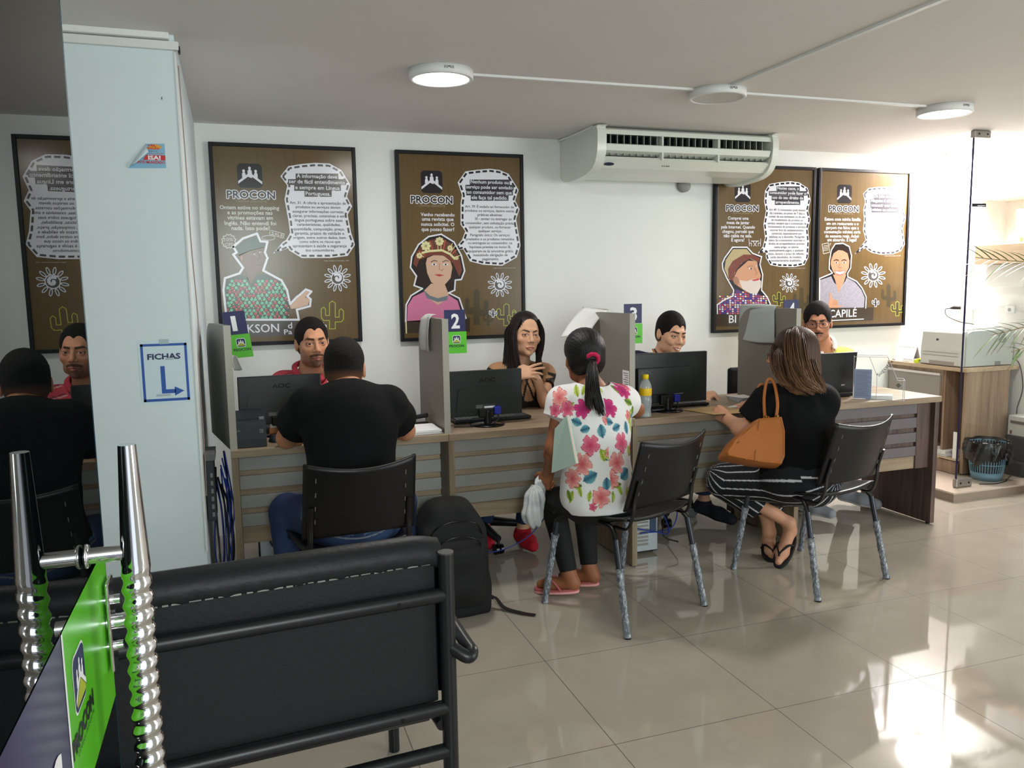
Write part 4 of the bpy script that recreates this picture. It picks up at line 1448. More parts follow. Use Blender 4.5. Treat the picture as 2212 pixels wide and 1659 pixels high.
class Poster:
    def __init__(self, cx, cy, sc):
        self.b = MB(); self.cx, self.cy, self.sc = cx, cy, sc

    def w(self, p, layer=0):
        q = W(self.cx + p[0] / self.sc, self.cy + p[1] / self.sc, PY)
        return Vector((q.x, PY - layer * .00035, q.z))

    def poly(self, pts, m, layer):
        P = [self.w(p) for p in pts]
        self.b.poly([(p.x, p.z) for p in P][::-1] if area2([(p.x, p.z) for p in P]) < 0 else [(p.x, p.z) for p in P], PK[m], (Vector((0, PY - layer * .00035, 0)), Vector((1, 0, 0)), Vector((0, 0, 1))))

    def txt(self, s, x0, x1, y, m, layer, bold=.012, h=None):
        a, c = self.w((x0, y)), self.w((x1, y))
        z = (a.z + c.z) / 2
        if h is not None:
            h = (self.w((x0, y - h)).z - a.z)
        self.b.text(s, (Vector((0, PY - layer * .00035, z)), Vector((1, 0, 0)), Vector((0, 0, 1))), a.x, c.x, 0, PK[m], h=h, bold=bold)

    def outlined(self, s, x0, x1, y, m, h):
        for i in range(10):
            a = 6.28318 * i / 10
            self.txt(s, x0 + 5.5 * math.cos(a), x1 + 5.5 * math.cos(a), y + 6 * math.sin(a), 'white', 1 + i * .12, .02, h)
        self.txt(s, x0, x1, y, m, 2.6, .02, h)

    def line(self, pts, w, m, layer, closed=False):
        P = [self.w(p) for p in pts]
        if closed: P.append(P[0])
        fr = (Vector((0, PY - layer * .00035, 0)), Vector((1, 0, 0)), Vector((0, 0, 1)))
        for i in range(len(P) - 1):
            a = Vector((P[i].x, P[i].z)); c = Vector((P[i + 1].x, P[i + 1].z))
            d = c - a
            if d.length < 1e-6: continue
            d.normalize(); n = Vector((-d.y, d.x)) * w / 2
            a2 = a - d * w * .35; c2 = c + d * w * .35
            fr = (Vector((0, PY - (layer + .22 * (i % 3)) * .00035, 0)), fr[1], fr[2])
            self.b.poly([tuple(a2 - n), tuple(c2 - n), tuple(c2 + n), tuple(a2 + n)], PK[m], fr)

    def dashes(self, pts, w, m, layer, inset, on=.030, off=.014):
        P = [Vector((q.x, q.z)) for q in (self.w(p) for p in pts)]
        c = sum(P, Vector((0, 0))) / len(P)
        s = -1 if area2([tuple(p) for p in P]) > 0 else 1
        n = len(P)
        Q = []
        for i in range(n):
            d1 = (P[i] - P[i - 1]).normalized(); d2 = (P[(i + 1) % n] - P[i]).normalized()
            nn = (Vector((d1.y, -d1.x)) + Vector((d2.y, -d2.x))) * s
            nn = nn.normalized() if nn.length > .3 else nn
            Q.append(P[i] + nn * inset)
        Q.append(Q[0])
        fr = (Vector((0, PY - layer * .00035, 0)), Vector((1, 0, 0)), Vector((0, 0, 1)))
        pos = 0; draw = True; rem = on
        for i in range(n):
            a, e = Q[i], Q[i + 1]; L = (e - a).length; t = 0
            if L < 1e-6: continue
            d = (e - a) / L; nn = Vector((-d.y, d.x)) * w / 2
            while t < L:
                st = min(rem, L - t)
                if draw and st > .002:
                    a1 = a + d * t; a2 = a + d * (t + st)
                    self.b.poly([tuple(a1 - nn), tuple(a2 - nn), tuple(a2 + nn), tuple(a1 + nn)], PK[m], fr)
                t += st; rem -= st
                if rem <= 1e-6:
                    draw = not draw; rem = on if draw else off

    def disc(self, x, y, rx, ry, m, layer, n=16, rot=0):
        pts = []
        for i in range(n):
            a = 6.28318 * i / n
            u, v = rx * math.cos(a), ry * math.sin(a)
            pts.append((x + u * math.cos(rot) - v * math.sin(rot), y + u * math.sin(rot) + v * math.cos(rot)))
        self.poly(pts, m, layer)

    def sun(self, x, y, r):
        for k in range(12):
            a = 6.28318 * k / 12 + .26
            self.disc(x + math.cos(a) * r * .74, y + math.sin(a) * r * .74, r * .27, r * .115, 'white', 2, 14, a)
            self.disc(x + math.cos(a) * r * .74, y + math.sin(a) * r * .74, r * .20, r * .06, 'grey', 3, 12, a)
        self.disc(x, y, r * .49, r * .49, 'white', 4, 24)
        self.disc(x, y, r * .42, r * .42, 'grey', 5, 24)
        sp = [(x + (r * .33 - r * .026 * i) * math.cos(.55 * i - 2.2), y + (r * .33 - r * .026 * i) * math.sin(.55 * i - 2.2)) for i in range(12)]
        self.line(sp, r / self.sc * .00030 * 1.0 + .0065, 'white', 6)

    def cactus(self, x, y, h, fill, edge, layer=2, w=None):
        w = w or h * .2
        a = [(x - w / 2, y), (x - w / 2, y - h * .30), (x - w * 1.5, y - h * .30), (x - w * 1.9, y - h * .42), (x - w * 1.9, y - h * .72), (x - w * 1.45, y - h * .78), (x - w * 1.15, y - h * .70),
             (x - w * 1.15, y - h * .48), (x - w / 2, y - h * .48), (x - w / 2, y - h * .92), (x, y - h), (x + w / 2, y - h * .92), (x + w / 2, y - h * .42), (x + w * 1.15, y - h * .42), (x + w * 1.15, y - h * .66),
             (x + w * 1.5, y - h * .72), (x + w * 1.9, y - h * .64), (x + w * 1.9, y - h * .34), (x + w * 1.5, y - h * .25), (x + w / 2, y - h * .25), (x + w / 2, y)]
        self.poly(a, fill, layer)
        if edge: self.line(a, .0045, edge, layer + 1, True)

    def head(self, lx, top, bw, title_w, camp, logo_xywh):
        x, y, w, h = logo_xywh
        a = self.w((x, y + h)); c = self.w((x + w, y))
        s = (c.x - a.x + c.z - a.z) / 2
        logo(self.b, (Vector((0, PY - .0007, 0)), Vector((1, 0, 0)), Vector((0, 0, 1))), a.x, a.z, s, PK['black'], PK['white'])


def area2(p):
    return sum(p[i][0] * p[(i + 1) % len(p)][1] - p[(i + 1) % len(p)][0] * p[i][1] for i in range(len(p)))


def centroid_scale(pts, k, dx=0, dy=0):
    cx = sum(p[0] for p in pts) / len(pts); cy = sum(p[1] for p in pts) / len(pts)
    return [(cx + (p[0] - cx) * k + dx, cy + (p[1] - cy) * k + dy) for p in pts]


def poster(x0, x1, z0, z1, label, P):
    t = thing('framed_poster', label, 'poster', ((x0 + x1) / 2, PY, (z0 + z1) / 2), 0, 'brown framed posters on the back wall')
    fw = .021
    b = MB(); fm_ = mat('poster_frame', (12, 11, 18), .4, spec=.3)
    b.box((x0, 4.832, z0), (x0 + fw, 4.869, z1), fm_, .002); b.box((x1 - fw, 4.832, z0), (x1, 4.869, z1), fm_, .002)
    b.box((x0 + fw, 4.832, z0), (x1 - fw, 4.869, z0 + fw), fm_, .002); b.box((x0 + fw, 4.832, z1 - fw), (x1 - fw, 4.869, z1), fm_, .002)
    b.build('frame', t)
    P.b.box((x0 + fw - .002, PY, z0 + fw - .002), (x1 - fw + .002, PY + .012, z1 - fw + .002), PK['bg'])
    P.b.build('printed_sheet', t)


def body_lines(P, lines, y0, dy, m='ink', bold=.010):
    pass


# ---------------- poster 1
P = Poster(430, 280, 3.3175)
P.head(0, 0, 0, 0, 0, (279, 248, 172, 168))
P.outlined('PROCON', 200, 546, 493, 'ink', 56)
P.txt('CAMPINA GRANDE-PB', 266, 485, 522, 'dim', 2, 0, 17)
for s, a, c, y in (("Ontem estive no shopping", 148, 575, 572), ("e as promoções nas", 203, 527, 608), ("vitrines estavam em", 203, 530, 645), ("Inglês. Não entendi foi", 183, 553, 684), ("nada. Isso pode?", 233, 508, 720)):
    P.txt(s, a, c, y, 'soft', 2, .02)
bub = [(583, 335), (640, 262), (735, 246), (830, 238), (935, 243), (1020, 290), (1085, 395), (1060, 480), (1097, 550), (1065, 610), (1090, 740), (1118, 825), (1065, 905), (940, 920), (735, 920), (645, 865), (640, 850), (530, 888), (600, 805), (625, 790), (652, 740), (640, 650), (612, 500), (632, 400)]
P.poly(bub, 'white', 1); P.dashes(bub, .011, 'grey', 2, .013)
for s, a, c, y in (("A informação deve", 700, 990, 348), ("ser de fácil entendimento", 645, 1045, 388), ("e sempre em Língua", 690, 1008, 430), ("Portuguesa.", 764, 942, 472)):
    P.poly([(a - 8, y + 9), (c + 8, y + 9), (c + 8, y - 33), (a - 8, y - 33)], 'grey', 3); P.txt(s, a, c, y, 'white', 4, .015)
for s, a, c, y in (("Art. 31. A oferta e apresentação de", 650, 1052, 535), ("produtos ou serviços devem", 693, 1013, 565), ("assegurar informações corretas,", 670, 1040, 597), ("claras, precisas, ostensivas e em", 670, 1043, 628), ("língua portuguesa sobre suas", 687, 1028, 659), ("características, qualidades,", 703, 1015, 690), ("quantidade, composição, preço,", 677, 1043, 722), ("garantia, prazos de validade e", 685, 1040, 753), ("origem, entre outros dados, bem", 675, 1052, 783), ("como sobre os riscos que", 720, 1012, 812), ("apresentam à saúde e segurança", 672, 1058, 843), ("dos consumidores.", 763, 973, 873)):
    P.txt(s, a, c, y, 'ink', 3, .012)
P.txt('Código de Defesa do Consumidor - CDC', 895, 1075, 943, 'soft', 2, 0)
P.sun(992, 1065, 97)
st = [(213 + (52 if i % 2 else 43) * math.cos(i * .2618), 800 + (52 if i % 2 else 43) * math.sin(i * .2618)) for i in range(24)]
P.line(st, .004, 'soft', 2, True); P.txt('10%', 180, 245, 800, 'soft', 2, .0, 26); P.txt('OFF', 185, 245, 835, 'soft', 2, .0, 24)
P.line([(512, 720), (612, 748), (604, 778), (504, 750)], .003, 'soft', 2, True)
for i, ch_ in enumerate('SALE'): P.txt(ch_, 520 + i * 22, 537 + i * 22, 752 + i * 5, 'soft', 2, .01, 20)
P.line([(497 + 48 * math.cos(a * .4), 776 + 17 * math.sin(a * .4)) for a in range(16)], .003, 'soft', 2, True)
P.cactus(955, 1428, 200, 'bg', 'lime', 2, 42)
out = [(245, 840), (315, 780), (415, 745), (440, 800), (490, 805), (472, 880), (490, 920), (460, 1010), (590, 1080), (630, 1150), (652, 1250), (700, 1200), (720, 1185), (765, 1145), (805, 1160), (775, 1195), (800, 1215), (795, 1265), (700, 1290), (715, 1362), (200, 1362), (190, 1290), (175, 1150), (185, 1065), (290, 1030), (315, 990), (245, 895), (270, 880)]
P.line(out, .012, 'white', 7, True)
P.poly([(262, 845), (330, 790), (412, 760), (430, 812), (478, 820), (462, 845), (360, 870), (285, 905)], 'dkg', 4)
P.poly([(285, 900), (360, 868), (462, 843), (460, 880), (475, 925), (455, 965), (445, 1000), (405, 1020), (400, 1060), (370, 1110), (345, 1065), (345, 1020), (300, 960)], 'skin1', 4)
P.poly([(195, 1075), (300, 1040), (345, 1055), (370, 1115), (405, 1050), (460, 1030), (575, 1085), (615, 1155), (650, 1262), (640, 1350), (640, 1362), (215, 1362), (188, 1150)], 'dkg', 4)
rn = random.Random(11)
for i in range(14):
    for j in range(11):
        x = 205 + i * 31 + (j % 2) * 15 + rn.uniform(-4, 4); y = 1085 + j * 26 + rn.uniform(-4, 4)
        if y < 1075 + abs(x - 400) * .18 - 20 or (345 < x < 400 and y < 1120): continue
        if x > 600 + (y - 1085) * .18 or x < 200: continue
        k = rn.random(); P.disc(x, y, 11.5, 10.5, 'red' if k < .45 else 'mint', 5 + .2 * ((i + 2 * j) % 4), 10)
        P.disc(x + 15, y + 13, 4, 4, 'cream', 6, 6)
P.poly([(650, 1262), (700, 1205), (725, 1190), (768, 1155), (795, 1160), (760, 1200), (792, 1218), (780, 1258), (700, 1280), (660, 1285)], 'skin2', 5)
for x, y in ((400, 893), (440, 880)): P.disc(x, y, 9, 5, 'white', 5, 10); P.disc(x + 2, y, 4, 4, 'hair', 6, 8)
P.line([(385, 880), (410, 872)], .004, 'hair', 6); P.line([(430, 866), (452, 864)], .004, 'hair', 6)
P.line([(415, 968), (432, 972), (448, 962)], .004, 'hair', 5); P.line([(425, 890), (436, 925), (418, 932)], .003, 'hair', 5)
P.disc(305, 920, 8, 18, 'skind', 5)
P.poly([(160, 1365), (640, 1355), (700, 1372), (712, 1478), (160, 1482)], 'grey', 3)
P.txt('JACKSON', 190, 575, 1455, 'white', 4, .01, 62)
P.txt('d', 637, 668, 1424, 'white', 4, .01, 44); P.txt('Pa', 610, 668, 1466, 'white', 4, .01, 36)
P.txt('b', 890, 916, 1424, 'white', 4, .01, 44); P.txt('s', 896, 916, 1448, 'white', 4, .01, 26)
poster(-.083, .719, 1.108, 2.237, 'framed brown poster of a man in a dotted red and green shirt, leftmost', P)

# ---------------- poster 2
P = Poster(830, 300, 3.457)
P.head(0, 0, 0, 0, 0, (276, 238, 155, 166))
P.outlined('PROCON', 200, 510, 480, 'black', 54)
P.txt('CAMPINA GRANDE-PB', 257, 456, 508, 'dim', 2, 0, 16)
for s, a, c, y in (("Venho recebendo", 272, 526, 578), ("uma revista que", 282, 518, 612), ("nunca solicitei. O", 276, 524, 650), ("que posso fazer?", 278, 524, 688)):
    P.txt(s, a, c, y, 'white', 2, .02)
bub = [(548, 325), (605, 243), (700, 230), (790, 223), (860, 232), (930, 262), (1003, 380), (978, 460), (1010, 525), (985, 600), (1018, 795), (990, 885), (880, 948), (740, 940), (640, 915), (590, 825), (520, 830), (580, 755), (605, 690), (570, 640), (570, 480), (580, 420)]
P.poly(bub, 'white', 1); P.dashes(bub, .012, 'black', 2, .013)
for s, a, c, y in (("Nenhum produto ou", 645, 928, 335), ("serviço pode ser enviado", 612, 958, 374), ("ao consumidor sem que", 618, 952, 412), ("ele faça tal pedido.", 652, 920, 452)):
    P.poly([(a - 6, y + 10), (c + 8, y + 10), (c + 8, y - 31), (a - 6, y - 31)], 'ink', 3); P.txt(s, a, c, y, 'white', 4, .015)
for s, a, c, y in (("Art. 39. É vedado ao fornecedor de", 603, 968, 516), ("produtos ou serviços, dentre outras", 603, 970, 546), ("práticas abusivas:", 697, 882, 577), ("III - enviar ou entregar ao", 680, 953, 607), ("consumidor, sem solicitação prévia,", 605, 970, 638), ("qualquer produto, ou fornecer", 632, 946, 668), ("qualquer serviço;", 702, 878, 697), ("Parágrafo único: Os serviços", 642, 937, 727), ("prestados e os produtos remetidos", 610, 970, 757), ("ou entregues ao consumidor, na", 624, 956, 786), ("hipótese prevista no inciso III,", 637, 946, 816), ("equiparam-se às amostras grátis,", 617, 965, 847), ("inexistindo obrigação de", 665, 922, 876), ("pagamento.", 733, 857, 906)):
    P.txt(s, a, c, y, 'ink', 3, .012)
P.txt('Código de Defesa do Consumidor - CDC', 815, 980, 968, 'soft', 2, 0)
P.sun(863, 1090, 92)
P.cactus(690, 1390, 270, 'cact', None, 1, 46); P.cactus(775, 1395, 110, 'cact', None, 1.3, 20)
P.cactus(812, 1332, 62, 'black', 'white', 3, 15)
P.cactus(912, 1395, 165, 'cact', 'lime', 2, 38); P.cactus(970, 1400, 110, 'cact', 'lime', 4, 26)
out = [(160, 1365), (163, 1240), (200, 1170), (285, 1118), (222, 1095), (240, 1025), (195, 960), (205, 880), (255, 790), (330, 730), (425, 712), (520, 770), (575, 870), (600, 985), (575, 1050), (530, 1055), (525, 1130), (480, 1150), (560, 1190), (610, 1340)]
P.poly(out, 'black', 2); P.line(out, .009, 'white', 7)
P.poly([(170, 1365), (175, 1245), (215, 1180), (300, 1140), (480, 1165), (548, 1210), (585, 1335), (540, 1365)], 'pink', 3)
P.poly([(300, 1130), (350, 1080), (450, 1080), (480, 1160), (460, 1200), (400, 1240), (330, 1190)], 'skin2', 4)
P.poly([(290, 1125), (340, 1170), (400, 1190), (475, 1170), (470, 1205), (400, 1218), (320, 1190)], 'silver', 5)
P.poly([(215, 960), (250, 880), (300, 860), (490, 890), (560, 960), (545, 1040), (515, 1130), (290, 1110), (225, 1080), (255, 1010)], 'hair', 3)
P.poly([(320, 890), (370, 868), (440, 872), (490, 905), (508, 960), (495, 1040), (455, 1085), (400, 1098), (350, 1070), (320, 1000), (310, 930)], 'skin2', 5)
P.poly([(215, 930), (235, 850), (300, 770), (420, 735), (510, 790), (560, 880), (580, 980), (560, 1030), (515, 930), (440, 870), (350, 870), (260, 905), (240, 960)], 'hatb', 5)
for k in range(16):
    f = k / 15; a = 3.45 + f * 2.55
    x, y = 410 + 165 * math.cos(a), 905 + 130 * math.sin(a)
    P.line([(410 + 120 * math.cos(a), 905 + 80 * math.sin(a)), (410 + 172 * math.cos(a), 915 + 165 * math.sin(a))], .004, ('cream', 'orange', 'dkg', 'cream')[k % 4], 6)
P.line([(285, 850), (340, 838), (430, 832), (490, 860), (525, 895)], .013, 'cream', 7)
for x, y, r in ((412, 765, 32), (310, 800, 36), (262, 872, 22), (490, 815, 20), (540, 890, 14)):
    for k in range(8): P.disc(x + r * .75 * math.cos(k * .785), y + r * .75 * math.sin(k * .785), r * .3, r * .3, 'cream', 8, 8)
    P.disc(x, y, r * .72, r * .72, 'cream', 9, 14); P.disc(x, y, r * .32, r * .32, 'hatl', 10, 10)
for x in (372, 458): P.disc(x, 938, 18, 8, 'white', 6, 12); P.disc(x, 938, 7, 7, 'hair', 7, 10); P.line([(x - 24, 920), (x, 908), (x + 22, 914)], .004, 'hair', 7)
P.line([(412, 930), (408, 970), (430, 985), (442, 972)], .0035, 'skind', 6); P.poly([(372, 1014), (410, 1010), (446, 1018), (410, 1028)], 'red', 6)
P.poly([(150, 1362), (640, 1335), (640, 1440), (150, 1450)], 'darkbrown', 3)
P.txt('S', 566, 592, 1422, 'white', 4, .0, 48)
P.line([(160, 1300), (165, 1450)], .008, 'cream', 4)
poster(.952, 1.757, 1.098, 2.234, 'framed brown poster of a woman in a leather hat and pink top', P)

# ---------------- poster 3
P = Poster(1500, 340, 4.148)
P.head(0, 0, 0, 0, 0, (360, 228, 142, 172))
P.outlined('PROCON', 284, 572, 480, 'black', 54)
P.txt('CAMPINA GRANDE-PB', 335, 520, 508, 'dim', 2, 0, 16)
for s, a, c, y in (("Comprei uma", 300, 485, 558), ("mesa de jantar", 288, 494, 598), ("pela Internet. Quando", 240, 542, 637), ("chegou, percebi que", 250, 530, 677), ("não cabia na sala.", 262, 515, 716), ("E agora?", 330, 447, 754)):
    P.txt(s, a, c, y, 'white', 2, .02)
bub = [(672, 238), (760, 222), (860, 213), (940, 225), (1015, 275), (1042, 380), (1020, 470), (1040, 560), (1018, 640), (1030, 760), (1020, 900), (985, 965), (890, 983), (760, 980), (680, 965), (640, 900), (640, 850), (568, 860), (612, 800), (632, 720), (618, 600), (640, 480), (625, 400), (632, 300)]
P.poly(bub, 'white', 1); P.dashes(bub, .012, 'black', 2, .012)
for s, a, c, y in (("Nestes casos, o", 742, 935, 290), ("consumidor pode fazer o", 674, 1000, 332), ("uso do seu direito de", 698, 972, 374), ("arrependimento.", 727, 940, 415)):
    P.poly([(a - 6, y + 11), (c + 8, y + 11), (c + 8, y - 30), (a - 6, y - 30)], 'ink', 3); P.txt(s, a, c, y, 'white', 4, .015)
for k, (s, a, c) in enumerate((("Art. 49. O consumidor pode desistir", 668, 996), ("do contrato, no prazo de 7 dias a", 676, 985), ("contar de sua assinatura ou do ato", 667, 993), ("de recebimento do produto ou", 688, 972), ("serviço, sempre que a contratação de", 655, 1003), ("fornecimento de produtos e serviços", 660, 997), ("ocorrer fora do estabelecimento", 677, 978), ("comercial, especialmente por", 692, 964), ("telefone ou a domicílio. Parágrafo", 668, 985), ("único: Se o consumidor exercitar o", 665, 987), ("direito de arrependimento previsto", 664, 987), ("neste artigo, os valores", 716, 932), ("eventualmente pagos, a qualquer", 668, 980), ("título, durante o prazo de reflexão,", 660, 984), ("serão devolvidos, de imediato,", 682, 962), ("monetariamente atualizados.", 687, 958))):
    P.txt(s, a, c, 480 + k * 30.2, 'ink', 3, .012)
P.txt('Código de Defesa do Consumidor - CDC', 838, 992, 997, 'soft', 2, 0)
P.sun(850, 1125, 88)
P.line([(488, 730), (492, 795)], .004, 'white', 2); P.line([(594, 730), (590, 795)], .004, 'white', 2); P.line([(490, 768), (510, 768), (512, 795)], .004, 'white', 2); P.line([(592, 768), (572, 768), (570, 795)], .004, 'white', 2)
P.line([(508, 750), (576, 750)], .005, 'white', 2); P.line([(525, 755), (555, 795)], .004, 'white', 2); P.line([(560, 755), (530, 795)], .004, 'white', 2)
P.cactus(757, 1330, 125, 'cact', 'lime', 2, 30); P.cactus(960, 1400, 240, 'cact', None, 1, 40)
out = [(205, 1400), (203, 1320), (270, 1275), (345, 1240), (350, 1190), (290, 1085), (252, 1000), (248, 950), (270, 900), (340, 805), (470, 805), (520, 860), (600, 890), (585, 960), (610, 1050), (600, 1190), (650, 1250), (680, 1320), (680, 1400)]
P.poly(out, 'black', 2); P.line(out, .009, 'white', 8)
P.poly([(218, 1400), (216, 1325), (280, 1285), (360, 1245), (370, 1180), (500, 1230), (560, 1215), (630, 1260), (660, 1325), (660, 1400)], 'purple', 3)
rn = random.Random(4)
for i in range(19):
    for j in range(11):
        x = 222 + i * 23; y = 1200 + j * 19
        if y < 1245 + abs(x - 430) * .22 - 55: continue
        if x > 640 or (x > 560 and y < 1235): continue
        m_ = ('red', 'cream', 'blu', 'pink', 'white', 'orange')[rn.randrange(6)]
        P.poly([(x, y), (x + 15, y + 4), (x + 12, y + 16), (x - 3, y + 12)], m_, 4)
P.poly([(350, 1080), (385, 1010), (480, 925), (560, 930), (570, 990), (596, 1060), (575, 1120), (590, 1150), (560, 1215), (480, 1215), (400, 1160), (355, 1130)], 'skin3', 4)
P.poly([(400, 1100), (470, 1110), (520, 1090), (575, 1085), (598, 1110), (596, 1160), (560, 1222), (500, 1220), (430, 1180)], 'beard', 5)
P.poly([(268, 1000), (280, 920), (345, 822), (465, 820), (510, 870), (580, 905), (560, 940), (480, 900), (380, 990), (345, 1080), (310, 1100), (290, 1050)], 'hatl', 5)
P.poly([(300, 1000), (340, 930), (440, 870), (520, 872), (590, 905), (575, 942), (500, 905), (420, 950), (360, 1030), (340, 1110), (305, 1085)], 'hatb', 6)
P.disc(372, 1105, 26, 40, 'skind', 6, 14, -.3)
P.disc(500, 997, 16, 7, 'white', 6); P.disc(506, 997, 7, 7, 'hair', 7); P.disc(560, 975, 10, 6, 'white', 6); P.disc(563, 975, 5, 5, 'hair', 7)
P.line([(470, 985), (500, 970), (525, 975)], .005, 'skind', 7); P.line([(535, 985), (560, 1040), (540, 1052)], .004, 'skind', 7); P.poly([(510, 1098), (548, 1090), (580, 1082), (575, 1100), (530, 1108)], 'red', 7)
P.poly([(195, 1400), (700, 1400), (700, 1505), (195, 1515)], 'darkbrown', 3)
P.txt('BI', 308, 372, 1482, 'white', 4, .01, 72)
poster(3.145, 3.973, 1.074, 2.225, 'framed brown poster of a bearded man in a hat, beside the air conditioner', P)

# ---------------- poster 4
P = Poster(1500, 340, 4.148)
P.head(0, 0, 0, 0, 0, (1275, 244, 135, 165))
P.outlined('PROCON', 1204, 1469, 486, 'black', 54)
P.txt('CAMPINA GRANDE-PB', 1250, 1420, 512, 'dim', 2, 0, 15)
for s, a, c, y in (("Estava com minha família", 1167, 1490, 568), ("em um restaurante e o", 1183, 1470, 606), ("garçom me falou que a", 1177, 1472, 643), ("consumação mínima seria", 1160, 1487, 680), ("de sessenta reais. Achei", 1172, 1472, 718), ("um absurdo. É legal?", 1190, 1454, 752)):
    P.txt(s, a, c, y, 'white', 2, .02)
bub = [(1512, 325), (1560, 275), (1640, 265), (1800, 262), (1870, 300), (1895, 360), (1872, 450), (1893, 540), (1868, 640), (1885, 780), (1850, 840), (1780, 868), (1670, 872), (1590, 855), (1545, 828), (1535, 810), (1437, 866), (1535, 740), (1510, 650), (1520, 560), (1513, 470), (1530, 400)]
P.poly(bub, 'white', 1); P.dashes(bub, .012, 'ink', 2, .012)
for s, a, c, y in (("De jeito nenhum.", 1612, 1810, 362), ("Ninguém é obrigado a", 1580, 1845, 402), ("consumir com limites", 1584, 1832, 442), ("mínimo ou máximo.", 1592, 1818, 482)):
    P.poly([(a - 6, y + 11), (c + 8, y + 11), (c + 8, y - 29), (a - 6, y - 29)], 'ink', 3); P.txt(s, a, c, y, 'white', 4, .015)
for s, a, c, y in (("Art. 39. É vedado ao fornecedor de", 1545, 1857, 548), ("produtos ou serviços, dentre outras", 1542, 1857, 577), ("práticas abusivas:", 1622, 1775, 607), ("I - Condicionar o fornecimento de", 1545, 1845, 667), ("produto ou de serviço ao", 1583, 1805, 697), ("fornecimento de outro produto", 1555, 1832, 727), ("ou serviço, bem como, sem justa", 1545, 1843, 757), ("causa, a limites quantitativos.", 1560, 1822, 788)):
    P.txt(s, a, c, y, 'ink', 3, .004)
P.txt('Código de Defesa do Consumidor - CDC', 1703, 1848, 885, 'soft', 2, 0)
P.sun(1602, 1058, 112)
P.cactus(1622, 1338, 74, 'black', 'white', 3, 16); P.cactus(1817, 1420, 130, 'cact', 'lime', 2, 30); P.cactus(1740, 1340, 210, 'cact', None, 1, 36)
P.line([(1143, 778), (1200, 765), (1213, 850), (1156, 864)], .004, 'soft', 2, True)
for k in range(4): P.line([(1155, 795 + k * 14), (1200, 785 + k * 14)], .0035, 'soft', 2)
P.line([(1210, 775), (1222, 770), (1212, 790)], .003, 'soft', 2)
out = [(1118, 1350), (1120, 1085), (1215, 1045), (1235, 1035), (1205, 1000), (1208, 920), (1225, 830), (1260, 775), (1330, 770), (1385, 800), (1405, 880), (1398, 990), (1370, 1040), (1372, 1070), (1450, 1110), (1500, 1170), (1537, 1250), (1532, 1350)]
P.poly(out, 'black', 2); P.line(out, .009, 'white', 8)
P.poly([(1122, 1350), (1122, 1100), (1225, 1065), (1250, 1120), (1300, 1170), (1350, 1110), (1365, 1075), (1440, 1120), (1495, 1185), (1525, 1255), (1520, 1350)], 'shirt', 3)
P.poly([(1240, 1050), (1260, 1100), (1290, 1215), (1340, 1110), (1360, 1050)], 'skin3', 4)
P.poly([(1222, 900), (1240, 840), (1300, 810), (1370, 840), (1390, 910), (1382, 990), (1350, 1050), (1310, 1075), (1270, 1065), (1235, 1010), (1220, 960)], 'skin3', 5)
P.poly([(1222, 930), (1232, 840), (1262, 790), (1330, 782), (1376, 812), (1394, 880), (1390, 935), (1372, 860), (1330, 835), (1290, 830), (1245, 860)], 'hair', 6)
for x in (1270, 1340): P.disc(x, 943, 14, 6, 'white', 6); P.disc(x, 943, 6, 6, 'hair', 7); P.line([(x - 22, 925), (x, 916), (x + 20, 924)], .006, 'hair', 7)
P.line([(1302, 945), (1290, 985), (1318, 990)], .004, 'skind', 7); P.poly([(1258, 1018), (1300, 1026), (1345, 1016), (1330, 1040), (1300, 1050), (1272, 1040)], 'white', 7); P.line([(1255, 1014), (1300, 1022), (1347, 1012)], .003, 'red', 8); P.line([(1270, 1044), (1300, 1054), (1332, 1044)], .003, 'red', 8)
P.poly([(1195, 1330), (1205, 1280), (1212, 1270), (1207, 1215), (1222, 1212), (1235, 1270), (1280, 1280), (1285, 1330), (1340, 1325), (1290, 1348), (1200, 1348)], 'skin3', 5)
for k in range(3): P.line([(1240, 1290 + k * 14), (1280, 1292 + k * 14)], .003, 'skind', 6)
P.poly([(1105, 1350), (1605, 1345), (1600, 1460), (1105, 1480)], 'darkbrown', 3)
P.txt('CAPILÉ', 1205, 1452, 1430, 'white', 4, .01, 70); P.line([(1215, 1462), (1515, 1448)], .006, 'white', 4)
poster(4.000, 4.836, 1.076, 2.224, 'framed brown poster of a smiling man giving a thumbs up, rightmost', P)
# ================================================================== PEOPLE: implicit sculpting, one continuous surface each
def npv(p): return np.array([p[0], p[1], p[2]], float)


def rot_from(yaw, pitch=0.0, roll=0.0):
    """head frame: local +y is the face direction. yaw 0 looks along world +y, positive turns towards -x; pitch > 0 looks down"""
    cy, sy = math.cos(yaw), math.sin(yaw)
    Rz = np.array([[cy, -sy, 0], [sy, cy, 0], [0, 0, 1.0]])
    cp, sp = math.cos(-pitch), math.sin(-pitch)
    Rx = np.array([[1, 0, 0], [0, cp, -sp], [0, sp, cp]])
    cr, sr = math.cos(roll), math.sin(roll)
    Ry = np.array([[cr, 0, sr], [0, 1, 0], [-sr, 0, cr]])
    return Rz @ Rx @ Ry


